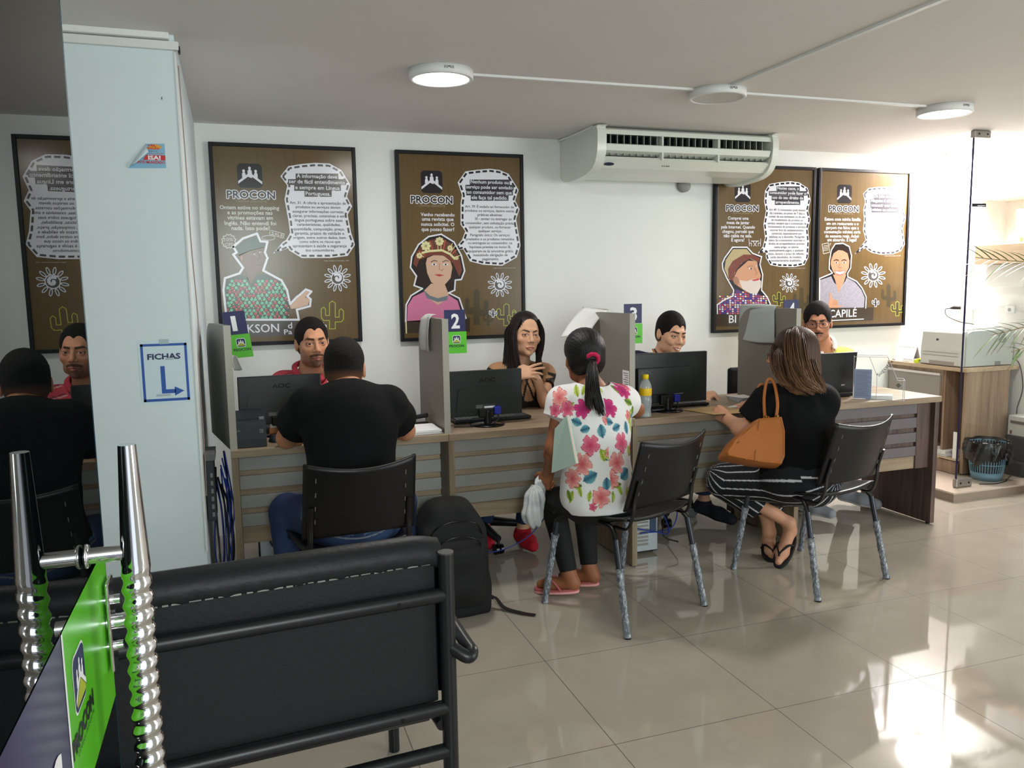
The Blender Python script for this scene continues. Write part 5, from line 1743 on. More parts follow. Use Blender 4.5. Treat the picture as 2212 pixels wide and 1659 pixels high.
class Sculpt:
    def __init__(self, lo, hi, coarse, fine=None, boxes=()):
        self.ax = []
        for a in range(3):
            iv = [(b[0][a], b[1][a]) for b in boxes]
            x = lo[a]; out = [x]
            while x < hi[a]:
                step = fine if fine and any(p - coarse <= x < q for p, q in iv) else coarse
                x += step; out.append(x)
            self.ax.append(np.array(out, np.float32))
        self.f = np.full([len(a) for a in self.ax], 0.08, np.float32)
        self.O = np.zeros(3); self.R = np.eye(3); self.s = 1.0

    def frame(self, o=(0, 0, 0), R=None, s=1.0):
        self.O = npv(o); self.R = np.eye(3) if R is None else R; self.s = s
        return self

    def P(self, p): return self.O + self.R @ (npv(p) * self.s)

    def _slc(self, lo, hi):
        s = []
        for a in range(3):
            i0 = max(0, np.searchsorted(self.ax[a], lo[a]) - 1); i1 = np.searchsorted(self.ax[a], hi[a]) + 1
            s.append(slice(int(i0), int(i1)))
        if any(self.ax[a][s[a]].size == 0 for a in range(3)): return None, None
        g = np.meshgrid(*[self.ax[a][s[a]].astype(np.float32) for a in range(3)], indexing='ij', sparse=True)
        return tuple(s), g

    def _op(self, s, d, k, op):
        f = self.f[s]
        if op == 'add':
            if k > 0:
                h = np.clip(.5 + .5 * (f - d) / k, 0, 1)
                r = f * (1 - h) + d * h - k * h * (1 - h)
            else: r = np.minimum(f, d)
        else:
            if k > 0:
                h = np.clip(.5 - .5 * (f + d) / k, 0, 1)
                r = f * (1 - h) - d * h + k * h * (1 - h)
            else: r = np.maximum(f, -d)
        self.f[s] = r

    def cone(self, a, b, ra, rb=None, k=.02, op='add', flat=0, sq=None):
        rb = ra if rb is None else rb
        a, b = self.P(a), self.P(b); ra *= self.s; rb *= self.s
        m = max(ra, rb) + k + .02
        s, g = self._slc(np.minimum(a, b) - m, np.maximum(a, b) + m)
        if s is None: return self
        ba = b - a; L2 = max(1e-9, float(ba @ ba))
        dx, dy, dz = g[0] - a[0], g[1] - a[1], g[2] - a[2]
        t0 = (dx * ba[0] + dy * ba[1] + dz * ba[2]) / L2
        t = np.clip(t0, 0, 1)
        d = np.sqrt((dx - ba[0] * t) ** 2 + (dy - ba[1] * t) ** 2 + (dz - ba[2] * t) ** 2) - (ra + (rb - ra) * t)
        if flat: d = np.maximum(d, (t0 - 1) * math.sqrt(L2))
        self._op(s, d, k * self.s, op)
        return self

    def ell(self, c, r, k=.02, op='add', R=None):
        c = self.P(c); r = npv(r) * self.s
        RR = self.R if R is None else self.R @ R
        m = max(r) + k + .02
        s, g = self._slc(c - m, c + m)
        if s is None: return self
        d0 = [g[0] - c[0], g[1] - c[1], g[2] - c[2]]
        q = [(d0[0] * RR[0, i] + d0[1] * RR[1, i] + d0[2] * RR[2, i]) for i in range(3)]
        k0 = np.sqrt((q[0] / r[0]) ** 2 + (q[1] / r[1]) ** 2 + (q[2] / r[2]) ** 2)
        k1 = np.sqrt((q[0] / r[0] ** 2) ** 2 + (q[1] / r[1] ** 2) ** 2 + (q[2] / r[2] ** 2) ** 2)
        d = k0 * (k0 - 1) / np.maximum(k1, 1e-6)
        self._op(s, d, k * self.s, op)
        return self

    def cut(self, p, n):
        """remove what lies on the side n points to"""
        p = npv(p); n = npv(n); n = n / np.linalg.norm(n)
        d = (self.ax[0][:, None, None] - p[0]) * n[0] + (self.ax[1][None, :, None] - p[1]) * n[1] + (self.ax[2][None, None, :] - p[2]) * n[2]
        self.f = np.maximum(self.f, d.astype(np.float32))
        return self

    def mesh(self):
        f = self.f
        f[0] = f[-1] = .05; f[:, 0] = f[:, -1] = .05; f[:, :, 0] = f[:, :, -1] = .05
        s = f < 0
        c = np.zeros([n - 1 for n in f.shape], np.int8)
        for i in (0, 1):
            for j in (0, 1):
                for k in (0, 1):
                    c += s[i:f.shape[0] - 1 + i, j:f.shape[1] - 1 + j, k:f.shape[2] - 1 + k]
        act = (c > 0) & (c < 8)
        I = np.argwhere(act)
        idx = np.full(act.shape, -1, np.int32); idx[act] = np.arange(len(I))
        co = [(i, j, k) for i in (0, 1) for j in (0, 1) for k in (0, 1)]
        val = {q: f[I[:, 0] + q[0], I[:, 1] + q[1], I[:, 2] + q[2]] for q in co}
        pos = {q: np.stack([self.ax[a][I[:, a] + q[a]] for a in range(3)], 1) for q in co}
        acc = np.zeros((len(I), 3)); cnt = np.zeros(len(I))
        for q in co:
            for a in range(3):
                if q[a] == 0:
                    r = tuple(1 if i == a else q[i] for i in range(3))
                    m = (val[q] < 0) != (val[r] < 0)
                    den = np.where(m, val[q] - val[r], 1)
                    t = np.where(m, val[q] / den, 0)[:, None]
                    acc += np.where(m[:, None], pos[q] + (pos[r] - pos[q]) * t, 0); cnt += m
        V = acc / cnt[:, None]
        F = []
        for a in range(3):
            b, d = (a + 1) % 3, (a + 2) % 3
            sl0 = [slice(None)] * 3; sl1 = [slice(None)] * 3
            sl0[a] = slice(0, -1); sl1[a] = slice(1, None)
            m = s[tuple(sl0)] != s[tuple(sl1)]
            E = np.argwhere(m)
            E = E[(E[:, b] > 0) & (E[:, d] > 0) & (E[:, b] < f.shape[b] - 1) & (E[:, d] < f.shape[d] - 1)]
            ins = s[E[:, 0], E[:, 1], E[:, 2]]
            def cell(ob, od):
                q = E.copy(); q[:, b] -= ob; q[:, d] -= od
                return idx[q[:, 0], q[:, 1], q[:, 2]]
            Q = np.stack([cell(1, 1), cell(0, 1), cell(0, 0), cell(1, 0)], 1)
            Q[~ins] = Q[~ins][:, ::-1]
            F.append(Q)
        F = np.concatenate(F)
        F = F[(F >= 0).all(1)]
        return V, F


def smooth_v(V, F, it=1, lam=.5):
    n = len(V)
    for _ in range(it):
        acc = np.zeros_like(V); cnt = np.zeros(n)
        for a, b in ((0, 1), (1, 2), (2, 3), (3, 0)):
            for i, j in ((a, b), (b, a)):
                for c in range(3): acc[:, c] += np.bincount(F[:, i], V[F[:, j], c], n)
                cnt += np.bincount(F[:, i], minlength=n)
        V = V * (1 - lam) + lam * acc / np.maximum(cnt, 1)[:, None]
    return V


def normals(V, F):
    n = np.cross(V[F[:, 2]] - V[F[:, 0]], V[F[:, 3]] - V[F[:, 1]])
    N = np.zeros_like(V)
    for i in range(4):
        for c in range(3): N[:, c] += np.bincount(F[:, i], n[:, c], len(V))
    return N / np.maximum(np.linalg.norm(N, axis=1), 1e-12)[:, None]


def wob(V, seed, freq, n=7, aniso=(1, 1, 1)):
    r = np.random.RandomState(seed); o = np.zeros(len(V))
    for i in range(n):
        d = r.normal(size=3) * np.array(aniso); d /= np.linalg.norm(d)
        o += np.sin(V @ d * freq * r.uniform(.6, 1.7) + r.uniform(0, 6.28) + 1.3 * np.sin(V @ r.normal(size=3) * freq * .35))
    return o / n


def np_object(name, V, F, m, parent, col=None, smooth=True):
    me = bpy.data.meshes.new(name)
    me.vertices.add(len(V)); me.vertices.foreach_set('co', V.astype(np.float32).ravel())
    me.loops.add(F.size); me.loops.foreach_set('vertex_index', F.astype(np.int32).ravel())
    me.polygons.add(len(F)); me.polygons.foreach_set('loop_start', np.arange(0, F.size, 4, dtype=np.int32))
    me.polygons.foreach_set('loop_total', np.full(len(F), 4, np.int32))
    me.polygons.foreach_set('use_smooth', np.full(len(F), smooth))
    me.materials.append(m)
    me.update(); me.validate()
    if col is not None:
        at = me.color_attributes.new('Col', 'FLOAT_COLOR', 'POINT')
        at.data.foreach_set('color', np.concatenate([col, np.ones((len(col), 1))], 1).astype(np.float32).ravel())
    o = bpy.data.objects.new(name, me)
    COL.objects.link(o)
    put(o, parent)
    return o


SKIN = mat('skin', (200, 150, 120), .5, spec=.35, vcol=True, bump=.06, bscale=500)
SKIN.node_tree.nodes['Principled BSDF'].inputs['Subsurface Weight'].default_value = .06
SKIN.node_tree.nodes['Principled BSDF'].inputs['Subsurface Radius'].default_value = (.012, .005, .003)
PRINT = mat('printed_fabric', (200, 200, 200), .8, vcol=True, bump=.2, bscale=500)
HAIRM = mat('hair', (20, 16, 14), .42, spec=.35, vcol=True, bump=.6, bscale=260, stretch=(1, 1, .12))
SHORTHAIR = mat('short_hair', (16, 13, 12), .7, spec=.25, vcol=True, bump=1.0, bscale=420)
EYE = mat('eye', (235, 235, 232), .12, vcol=True)


def head_prims(S, jaw=1.0, chin=0.0, fem=False, smile=0.0, ears=True, wide=1.0):
    w = wide
    S.ell((0, -.018, .035), (.076 * w, .096, .086), .0)
    S.ell((0, .010, -.028), (.064 * w, .082, .083), .025)
    S.ell((0, .026, -.074), (.047 * jaw * w, .052, .040), .022)
    S.ell((0, .066, -.101 - chin), (.019 * jaw, .017, .014), .022)
    for s in (-1, 1):
        S.ell((s * .043 * w, .056, -.026), (.020, .020, .017), .022)
        S.ell((s * .046 * w * jaw, .012, -.080), (.012, .022, .016), .02)
        if smile: S.ell((s * .038, .070, -.040), (.015, .013, .014), .012)
    S.cone((-.028, .083, .024), (.028, .083, .024), .0105 if not fem else .008, k=.016)
    S.cone((0, .082, .014), (0, .105, -.030), .0075, .0105, .009)
    S.ell((0, .106, -.034), (.0105, .0105, .0095), .006)
    for s in (-1, 1): S.ell((s * .0125, .096, -.038), (.0075, .010, .0072), .005)
    for s in (-1, 1): S.ell((s * .031, .103, .001), (.019, .018, .0125), .012, 'sub')
    for s in (-1, 1):
        S.ell((s * .031, .0745, -.001), (.0158, .0158, .0158), .005)
        S.ell((s * .031, .0925, -.0015), (.0132, .0110, .0038 if not smile else .0030), .0025, 'sub')
    zl = .002 * smile
    S.cone((0, .0945, -.0655), (-.023, .083, -.0690 + zl * 3), .0056, .0032, .004)
    S.cone((0, .0945, -.0655), (.023, .083, -.0690 + zl * 3), .0056, .0032, .004)
    S.cone((0, .0925, -.0785 - zl), (-.019, .083, -.0735 + zl * 2), .0066, .0032, .004)
    S.cone((0, .0925, -.0785 - zl), (.019, .083, -.0735 + zl * 2), .0066, .0032, .004)
    if smile:
        for s in (-1, 1): S.cone((0, .099, -.0722), (s * .017, .090, -.0700), .0036, .0022, .002, 'sub')
    else:
        for s in (-1, 1): S.cone((0, .1015, -.0718), (s * .020, .0885, -.0712), .0022, .0014, .001, 'sub')
    if ears:
        a = .25
        Re = np.array([[1, 0, 0], [0, math.cos(a), -math.sin(a)], [0, math.sin(a), math.cos(a)]])
        for s in (-1, 1):
            S.ell((s * .0775 * w, -.012, -.008), (.0085, .0185, .031), .007, R=Re)
            S.ell((s * .0845 * w, -.006, -.004), (.005, .010, .018), .004, 'sub', R=Re)


def paint_head(L, N, col, sp):
    """L: vertex positions in the head frame; colours the face"""
    x, y, z = L[:, 0], L[:, 1], L[:, 2]
    ax = np.abs(x)
    front = (y > .045) & (z > -.125) & (z < .11)
    base = np.array(lin(sp['skin']))

    def blend(mask, c, a=1.0):
        w = (mask * a)[:, None]
        col[:] = col * (1 - w) + np.array(lin(c)) * w
    # warm cheeks / nose, darker under the chin comes from light only
    blend(front * np.exp(-((ax - .040) ** 2 + (z + .028) ** 2) / .0005) * .25, sp.get('flush', (206, 128, 104)))
    # eyebrows
    bz = sp.get('brow_z', .021); arch = .0018 + .0075 * np.clip((ax - .012) / .036, 0, 1) - .012 * np.clip((ax - .034) / .016, 0, 1) ** 2 - sp.get('frown', 0) * np.clip((.026 - ax) / .014, 0, 1) * .006
    th = sp.get('brow_t', .0038) * np.clip((.056 - ax) / .02, .2, 1)
    m = front & (ax > .010) & (ax < .051)
    blend(m * np.clip((th - np.abs(z - bz + .004 - arch)) / .0014 + .5, 0, 1), sp.get('brow', (34, 24, 20)), sp.get('brow_a', .9))
    # lids
    ex = (ax - .031)
    rim = np.sqrt((ex / .0165) ** 2 + ((z + .0010) / .0078) ** 2)
    m = front & (y > .070)
    blend(m * np.clip(1.25 - np.abs(rim - .92) * 5, 0, 1) * (z > -.004), sp.get('lash', (40, 26, 24)), .85)
    blend(m * np.clip(1.0 - np.abs(rim - 1.25) * 3, 0, 1), sp.get('lid', (150, 100, 84)), .35)
    # lips
    lipz = -.0715 + .9 * ax * ax * (6 if sp.get('smile') else -2)
    up = .0088 * np.clip(1 - (ax / .026) ** 2, 0, 1) ** .6; lo = .0105 * np.clip(1 - (ax / .024) ** 2, 0, 1) ** .6
    m = (y > .070)
    blend(m * ((z - lipz > 0) & (z - lipz < up)) * 1.0, sp.get('lip', (160, 92, 82)), .8)
    blend(m * ((lipz - z >= 0) & (lipz - z < lo)) * 1.0, sp.get('lip2', sp.get('lip', (170, 100, 90))), .8)
    if sp.get('smile'):
        blend(m * ((np.abs(z - lipz + .0008) < .0034 * np.clip(1 - (ax / .019) ** 2, 0, 1)) & (ax < .019)), (226, 216, 206), .95)
        for s in (-1, 1):
            pass
    else:
        blend(m * (np.abs(z - lipz) < .0016) * (ax < .024), (84, 44, 40), .8)
    # nostrils
    blend(((ax - .0075) ** 2 + (z + .0415) ** 2 < .0032 ** 2) & (y > .09), (60, 34, 28), .8)
    if 'stubble' in sp:
        sa = sp['stubble']; c = sp.get('stubble_col', (52, 40, 36))
        jawm = np.clip((-.048 - z + .35 * np.clip(.05 - y, 0, .05) * 1.2) / .018, 0, 1) * (y > -.02) * (z > -.16)
        lipzone = np.exp(-((ax / .027) ** 2 + ((z + .072) / .013) ** 2) ** 2)
        blend(jawm * (1 - lipzone) * np.clip((y + .02) / .03, 0, 1), c, sa)
    if 'moustache' in sp:
        mz = -.0565 - .22 * np.clip(ax - .008, 0, 1) - .0
        w_ = .0062 * np.clip((.036 - ax) / .012, 0, 1)
        blend((y > .070) * np.clip((w_ - np.abs(z - mz)) / .0018 + .5, 0, 1), sp.get('brow', (30, 22, 20)), sp['moustache'])
    if 'goatee' in sp:
        blend((y > .06) * (ax < .024) * (z < -.083) * (z > -.122), sp.get('brow', (30, 22, 20)), sp['goatee'])
        blend((y > .06) * (np.abs(ax - .029) < .005) * (z < -.056) * (z > -.10), sp.get('brow', (30, 22, 20)), sp['goatee'] * .8)
    return col


def eyes(parent, O, R, s, look=(0, 0), iris=(70, 46, 34), white=(208, 198, 190)):
    for sx in (-1, 1):
        n1, n2 = 20, 28
        vs = []; cols = []
        ly, lz = look
        d = np.array([ly, 1.0, lz]); d /= np.linalg.norm(d)
        u = np.cross(d, [0, 0, 1.0]); u /= np.linalg.norm(u); v = np.cross(u, d)
        for i in range(n1 + 1):
            th = math.pi * i / n1 * (.5 if False else 1)
            for j in range(n2):
                ph = 2 * math.pi * j / n2
                p = d * math.cos(th) + (u * math.cos(ph) + v * math.sin(ph)) * math.sin(th)
                vs.append(np.array([sx * .031, .0752, -.0012]) + p * .0136)
                cols.append(lin((8, 6, 6)) if th < .22 else lin(iris) if th < .48 else lin((60, 44, 40)) if th < .53 else lin(white))
        V = np.array(vs); V = (R @ (V * s).T).T + O
        F = np.array([(i * n2 + j, (i + 1) * n2 + j, (i + 1) * n2 + (j + 1) % n2, i * n2 + (j + 1) % n2) for i in range(n1) for j in range(n2)])
        np_object('eye', V, F, EYE, parent, np.array(cols))


def hand(S, w, d, n, t, sc=1.0, curl=(.3, .4, .3), spread=.12, thumb=(.6, .7, .25), tc=.3, per=None):
    """w wrist, d towards the knuckles, n out of the palm, t towards the thumb side"""
    w = npv(w); d = npv(d); d /= np.linalg.norm(d); n = npv(n); n = n - d * (n @ d); n /= np.linalg.norm(n)
    t = npv(t); t = t - d * (t @ d) - n * (t @ n); t /= np.linalg.norm(t)
    K = []
    for i, off in enumerate((.030, .010, -.010, -.029)):
        kn = w + (d * (.086, .090, .086, .078)[i] + t * off - n * .002) * sc
        K.append(kn)
        S.cone(w + t * off * .55 * sc, kn, .0145 * sc, .0105 * sc, .014)
    S.ell(w + (d * .045) * sc, (.020 * sc,) * 3, .02)
    S.cone(w + (t * .018 + d * .022 + n * .006) * sc, w + (t * .032 + d * .05 + n * .008) * sc, .0155 * sc, .012 * sc, .016)
    ln = ((.042, .025, .020), (.046, .029, .021), (.043, .027, .021), (.033, .020, .018))
    for i in range(4):
        c = per[i] if per else curl
        a = 0; p = K[i]; r = .0090 * sc * (1 if i < 3 else .88)
        sd = t * spread * (1.3, .4, -.4, -1.3)[i]
        for j in range(3):
            a += c[j]
            dr = d * math.cos(a) + n * math.sin(a) + sd * math.cos(a)
            dr /= np.linalg.norm(dr)
            q = p + dr * ln[i][j] * sc
            S.cone(p, q, r, r * .90, .0025 if j else .006)
            p = q; r *= .91
    p = w + (t * .026 + d * .028 + n * .006) * sc
    dr = d * thumb[0] + t * thumb[1] + n * thumb[2]; dr /= np.linalg.norm(dr)
    q = p + dr * .040 * sc
    S.cone(p, q, .0125 * sc, .0105 * sc, .008)
    d2 = dr * (1 - tc) + d * tc * .8 - t * tc * .3 + n * tc * .3; d2 /= np.linalg.norm(d2)
    q2 = q + d2 * .032 * sc
    S.cone(q, q2, .0105 * sc, .0090 * sc, .004)
    S.cone(q2, q2 + (d2 + n * .15) * .018 * sc, .0092 * sc, .0078 * sc, .003)


def torso(S, J, g=0.0, female=False):
    """torso volumes between pelvis and neck"""
    pel, chest, neck = npv(J['pelvis']), npv(J['chest']), npv(J['neck'])
    sl, sr = npv(J['sh_l']), npv(J['sh_r'])
    w = J.get('w', 1.0); dp = J.get('dp', 1.0)
    lat = sr - sl; lat /= np.linalg.norm(lat)
    up = neck - pel; up /= np.linalg.norm(up)
    fw = np.cross(up, lat); lat2 = np.cross(fw, up)
    R = np.stack([lat2, fw, up], 1)
    S.ell(pel + up * .01, ((.165 * w) + g, .125 * dp + g, .13 + g), .0, R=R)
    mid = pel * .5 + chest * .5
    S.ell(mid, ((.142 if not female else .128) * w + g, .110 * dp + g, .17 + g), .06, R=R)
    S.ell(chest, ((.160 if not female else .142) * w + g, .112 * dp + g, .165 + g), .06, R=R)
    for s in (sl, sr):
        s = s - up * .014
        S.cone(neck - up * .03, s - up * .004, .048 + g * .6, .050 + g, .035)
        S.cone(chest + (s - chest) * .45, s - up * .01, .080 * dp + g, .054 + g, .04)
    if female:
        for s in (-1, 1):
            S.ell(chest + lat2 * s * .07 - up * .015 + fw * (.095 * dp) * J.get('front', 1), (.055 + g, .048 + g, .052 + g), .04, R=R)
    return R, up, lat2, fw


def limb(S, pts, rad, g=0.0, k=.02, flat=0):
    for i in range(len(pts) - 1):
        S.cone(pts[i], pts[i + 1], rad[i] + g, rad[i + 1] + g, k, flat=flat if i == len(pts) - 2 else 0)


def bounds(pts, m):
    P = np.array([npv(p) for p in pts])
    return P.min(0) - m, P.max(0) + m


def make_person(name_label, J, sp, clothes, hands=(), group='seated people'):
    t = thing('person', name_label, 'person', (float(J['pelvis'][0]), float(J['pelvis'][1]), 0.0))
    O = npv(J['head']); R = rot_from(*J['hrot']); s = J.get('hs', 1.0)
    allp = [J[k] for k in J if isinstance(J[k], (Vector, np.ndarray, tuple)) and len(J[k]) == 3 and k not in ('hrot',)]
    lo, hi = bounds(allp, .17); hi[2] = O[2] + .16
    lo[2] = max(lo[2], -.01)
    boxes = [(O - np.array([.10, .115, .14]) * s, O + np.array([.10, .115, .135]) * s)]
    for h in hands: boxes.append((npv(h['w']) - .0 - np.array([.1, .1, .07]), npv(h['w']) + np.array([.1, .1, .07])))
    S = Sculpt(lo, hi, .0085, .0026, boxes)
    torso(S, J, -.006, sp.get('female', False))
    ar = J.get('arm_r', 1.0)
    for e, w_, sh in (('el_l', 'wr_l', 'sh_l'), ('el_r', 'wr_r', 'sh_r')):
        limb(S, [npv(J[sh]) - np.array([0, 0, .018]), npv(J[e]), npv(J[w_])], [.047 * ar, .038 * ar, .0265 * ar ** .5], .0, .02)
        m = npv(J[e]) * .75 + npv(J[w_]) * .25
        S.ell(m, (.0375 * ar,) * 3, .03)
    lr = J.get('leg_r', 1.0)
    for h, k_, a in (('hip_l', 'kn_l', 'an_l'), ('hip_r', 'kn_r', 'an_r')):
        limb(S, [npv(J[h]), npv(J[k_]), npv(J[a])], [.080 * lr, .056 * lr, .034], -.006, .03)
        cf = npv(J[k_]) * .66 + npv(J[a]) * .34
        S.ell(cf, (.050 * lr,) * 3, .03)
    for a, tt in (('an_l', 'toe_l'), ('an_r', 'toe_r')):
        A, T = npv(J[a]), npv(J[tt])
        hd = A - T; hd[2] = 0; hd /= max(1e-6, np.linalg.norm(hd))
        heel = np.array([A[0], A[1], A[2] - .045]) + hd * .02
        S.cone(A, heel, .034, .030, .02)
        S.cone(heel, T * .7 + heel * .3, .030, .030, .02); S.cone(T * .7 + heel * .3, T, .032, .018, .02)
    # neck then head
    nb = npv(J['neck'])
    S.cone(O + R @ np.array([0, -.028, -.055]) * s, nb, .050 * J.get('nk', 1.0), .058 * J.get('nk', 1.0), .03)
    S.frame(O, R, s)
    head_prims(S, sp.get('jaw', 1.0), sp.get('chin', 0), sp.get('female', False), sp.get('smile', 0), sp.get('ears', True), sp.get('wide', 1.0))
    S.frame()
    for h in hands: hand(S, **h)
    V, F = S.mesh()
    V = smooth_v(V, F, 1, .35)
    N = normals(V, F)
    col = np.tile(np.array(lin(sp['skin'])), (len(V), 1))
    col *= (1 + .05 * wob(V, 3, 60))[:, None]
    L = ((V - O) @ R) / s
    near = (np.abs(L) < .15).all(1)
    c2 = col[near].copy(); paint_head(L[near], N[near], c2, sp); col[near] = c2
    body = np_object('body', V, F, SKIN, t, np.clip(col, 0, 1))
    eyes(t, O, R, s, sp.get('look', (0, 0)), sp.get('iris', (60, 40, 30)))
    for c in clothes: c(t, J, sp)
    return t


def garment(name, m, build, cell=.006, folds=(.004, 22, (1, 1, 1)), label=None, colour=None, seed=1, sm=2):
    def go(t, J, sp):
        allp = [J[k] for k in J if isinstance(J[k], (Vector, np.ndarray, tuple)) and len(J[k]) == 3 and k not in ('hrot',)]
        lo, hi = bounds(allp, .20); lo[2] = max(lo[2], -.01)
        if name not in ('trousers', 'jeans', 'leggings'): lo[2] = max(lo[2], J['pelvis'][2] - .22)
        else: hi[2] = J['pelvis'][2] + .20
        S = Sculpt(lo, hi, cell)
        build(S, J)
        V, F = S.mesh()
        V = smooth_v(V, F, sm, .5)
        N = normals(V, F)
        if folds:
            a, fr, an = folds
            V = V + N * (a * wob(V, seed, fr, 6, an) + a * .35 * wob(V, seed + 9, fr * 3, 5, an))[:, None]
        col = None
        if colour: col = colour(V, N, J)
        o = np_object(name, V, F, m, t, col)
        if label: o['label'] = label
        return o
    return go


def shirt(g=.012, sleeve=.55, neck_r=.066, female=False, neck_drop=.03, hem=.10, sl_r=(.068, .064), off=0.0, hemcut=True):
    def b(S, J):
        R, up, lat, fw = torso(S, J, g, female)
        ar = J.get('arm_r', 1.0)
        for sh, e in (('sh_l', 'el_l'), ('sh_r', 'el_r')):
            A, B = npv(J[sh]), npv(J[e])
            if sleeve: S.cone(A - up * .016, A - up * .010 + (B - A) * sleeve, (sl_r[0] - .008) * ar, sl_r[1] * ar, .025, flat=1)
        nb = npv(J['neck']); hd = npv(J['head'])
        d = (hd - nb); d /= np.linalg.norm(d)
        S.cone(nb + d * .0 + up * .0, nb + d * .16, neck_r * .8, neck_r * 1.35, .01, 'sub')
        S.ell(nb + up * (.035 - neck_drop) + fw * .045 * J.get('front', 1), (neck_r, neck_r * .8, neck_r * .9), .01, 'sub', R=R)
        if hemcut: S.cut(npv(J['pelvis']) - up * hem, -up)
        S.cut(nb + d * .045, d)
    return b


def pants(g=.012, leg=1.0, flare=0.0, waist=.10, rad=(.088, .068, .052)):
    def b(S, J):
        pel, ch = npv(J['pelvis']), npv(J['chest'])
        up = ch - pel; up /= np.linalg.norm(up)
        lat = npv(J['sh_r']) - npv(J['sh_l']); lat /= np.linalg.norm(lat)
        fw = np.cross(up, lat); R = np.stack([np.cross(fw, up), fw, up], 1)
        w = J.get('w', 1.0); dp = J.get('dp', 1.0); lr = J.get('leg_r', 1.0)
        S.ell(pel + up * .01, (.165 * w + g, .125 * dp + g, .135 + g), .0, R=R)
        for h, k_, a in (('hip_l', 'kn_l', 'an_l'), ('hip_r', 'kn_r', 'an_r')):
            H, K, A = npv(J[h]), npv(J[k_]), npv(J[a])
            S.cone(H, K, rad[0] * lr + g * .5, rad[1] * lr + g * .5, .04)
            S.cone(K, K + (A - K) * leg, rad[1] * lr + g * .5, rad[2] * lr + g * .5 + flare, .015, flat=1)
        S.cut(pel + up * waist, up)
    return b


def vcopy(c):
    def f(V, N, J): return np.tile(np.array(lin(c)), (len(V), 1))
    return f


def add_hair_short(t, J, sp, rgb=(18, 14, 12), th=.007, line=.0, fade=True, top=.006):
    O = npv(J['head']); R = rot_from(*J['hrot']); s = J.get('hs', 1.0)
    m = .14 * s
    S = Sculpt(O - m, O + m + .02, .0032)
    S.frame(O, R, s)
    w = sp.get('wide', 1.0)
    S.ell((0, -.018, .035 + top * .5), (.076 * w + th, .096 + th, .086 + th + top), .0)
    S.ell((0, -.030, -.02), (.068 * w + th * .6, .076 + th * .4, .060), .03)
    S.ell((0, .100, -.040), (.076, .058, .086), .006, 'sub')
    for q in (-1, 1):
        S.ell((q * .028, .100, -.028 + line), (.044, .058, .100 + (.008 if line > .01 else 0)), .004, 'sub')
        S.ell((q * .088, .010, -.045), (.024, .036, .050), .008, 'sub')
        S.ell((q * .084, -.010, -.012), (.012, .017, .030), .005, 'sub')
    S.frame()
    nz = R @ np.array([0, -.35, -1.0])
    S.cut(O + R @ np.array([0, -.05, -.062]) * s, nz)
    V, F = S.mesh()
    V = smooth_v(V, F, 2, .5)
    N = normals(V, F)
    V = V + N * (.0012 * wob(V, 5, 500))[:, None]
    L = ((V - O) @ R) / s
    c = np.tile(np.array(lin(rgb)), (len(V), 1))
    if fade:
        sk = np.array(lin(sp['skin'])) * .42
        k = np.clip((-.005 - L[:, 2]) / .06, 0, .75)[:, None]
        c = c * (1 - k) + sk * k
    np_object('hair', V, F, SHORTHAIR, t, np.clip(c, 0, 1))


def strands(b, guide, n, spread, r, seed, m, cols, rgb, tip=None, flatten=1.0, wave=0.0, wf=60.0):
    """locks following a guide path; cols receives one colour per vertex"""
    rn = random.Random(seed)
    base = bez([tuple(p) for p in guide], 8)
    k = len(base)
    for i in range(n):
        a = rn.uniform(0, 6.283); q = math.sqrt(rn.random())
        off = Vector((math.cos(a) * q, math.sin(a) * q * flatten, 0))
        o3 = Vector((off.x * spread[0], off.y * spread[1], rn.uniform(-1, 1) * spread[2]))
        ph = rn.uniform(0, 6.28); L = rn.uniform(.82, 1.0)
        kk = max(4, int(k * L))
        path = []
        for j in range(kk):
            f = j / (k - 1)
            g = (.35 + .65 * min(1, f * 3)) * (1 - .25 * f)
            w = Vector((math.sin(f * wf + ph), math.cos(f * wf * .8 + ph), 0)) * wave * f
            path.append(base[j] + o3 * g + w)
        rad = [r * rn.uniform(.8, 1.2) * min(1, .2 + j * .2) * (1 - .75 * (j / (kk - 1)) ** 2) for j in range(kk)]
        v0 = len(b.v)
        b.tube(path, rad, m, 6, caps=False)
        sh = rn.uniform(.7, 1.35)
        for j in range(kk):
            f = j / (kk - 1)
            c = [rgb[x] * (1 - f) + (tip or rgb)[x] * f for x in range(3)]
            lc = tuple(min(1, v * sh) for v in lin(c))
            cols += [lc] * 6


def build_cols(b, name, t, cols):
    while len(cols) < len(b.v): cols.append(cols[-1])
    o = b.build(name, t)
    at = o.data.color_attributes.new('Col', 'FLOAT_COLOR', 'POINT')
    at.data.foreach_set('color', np.array([(*c, 1) for c in cols], 'f').ravel())
    return o


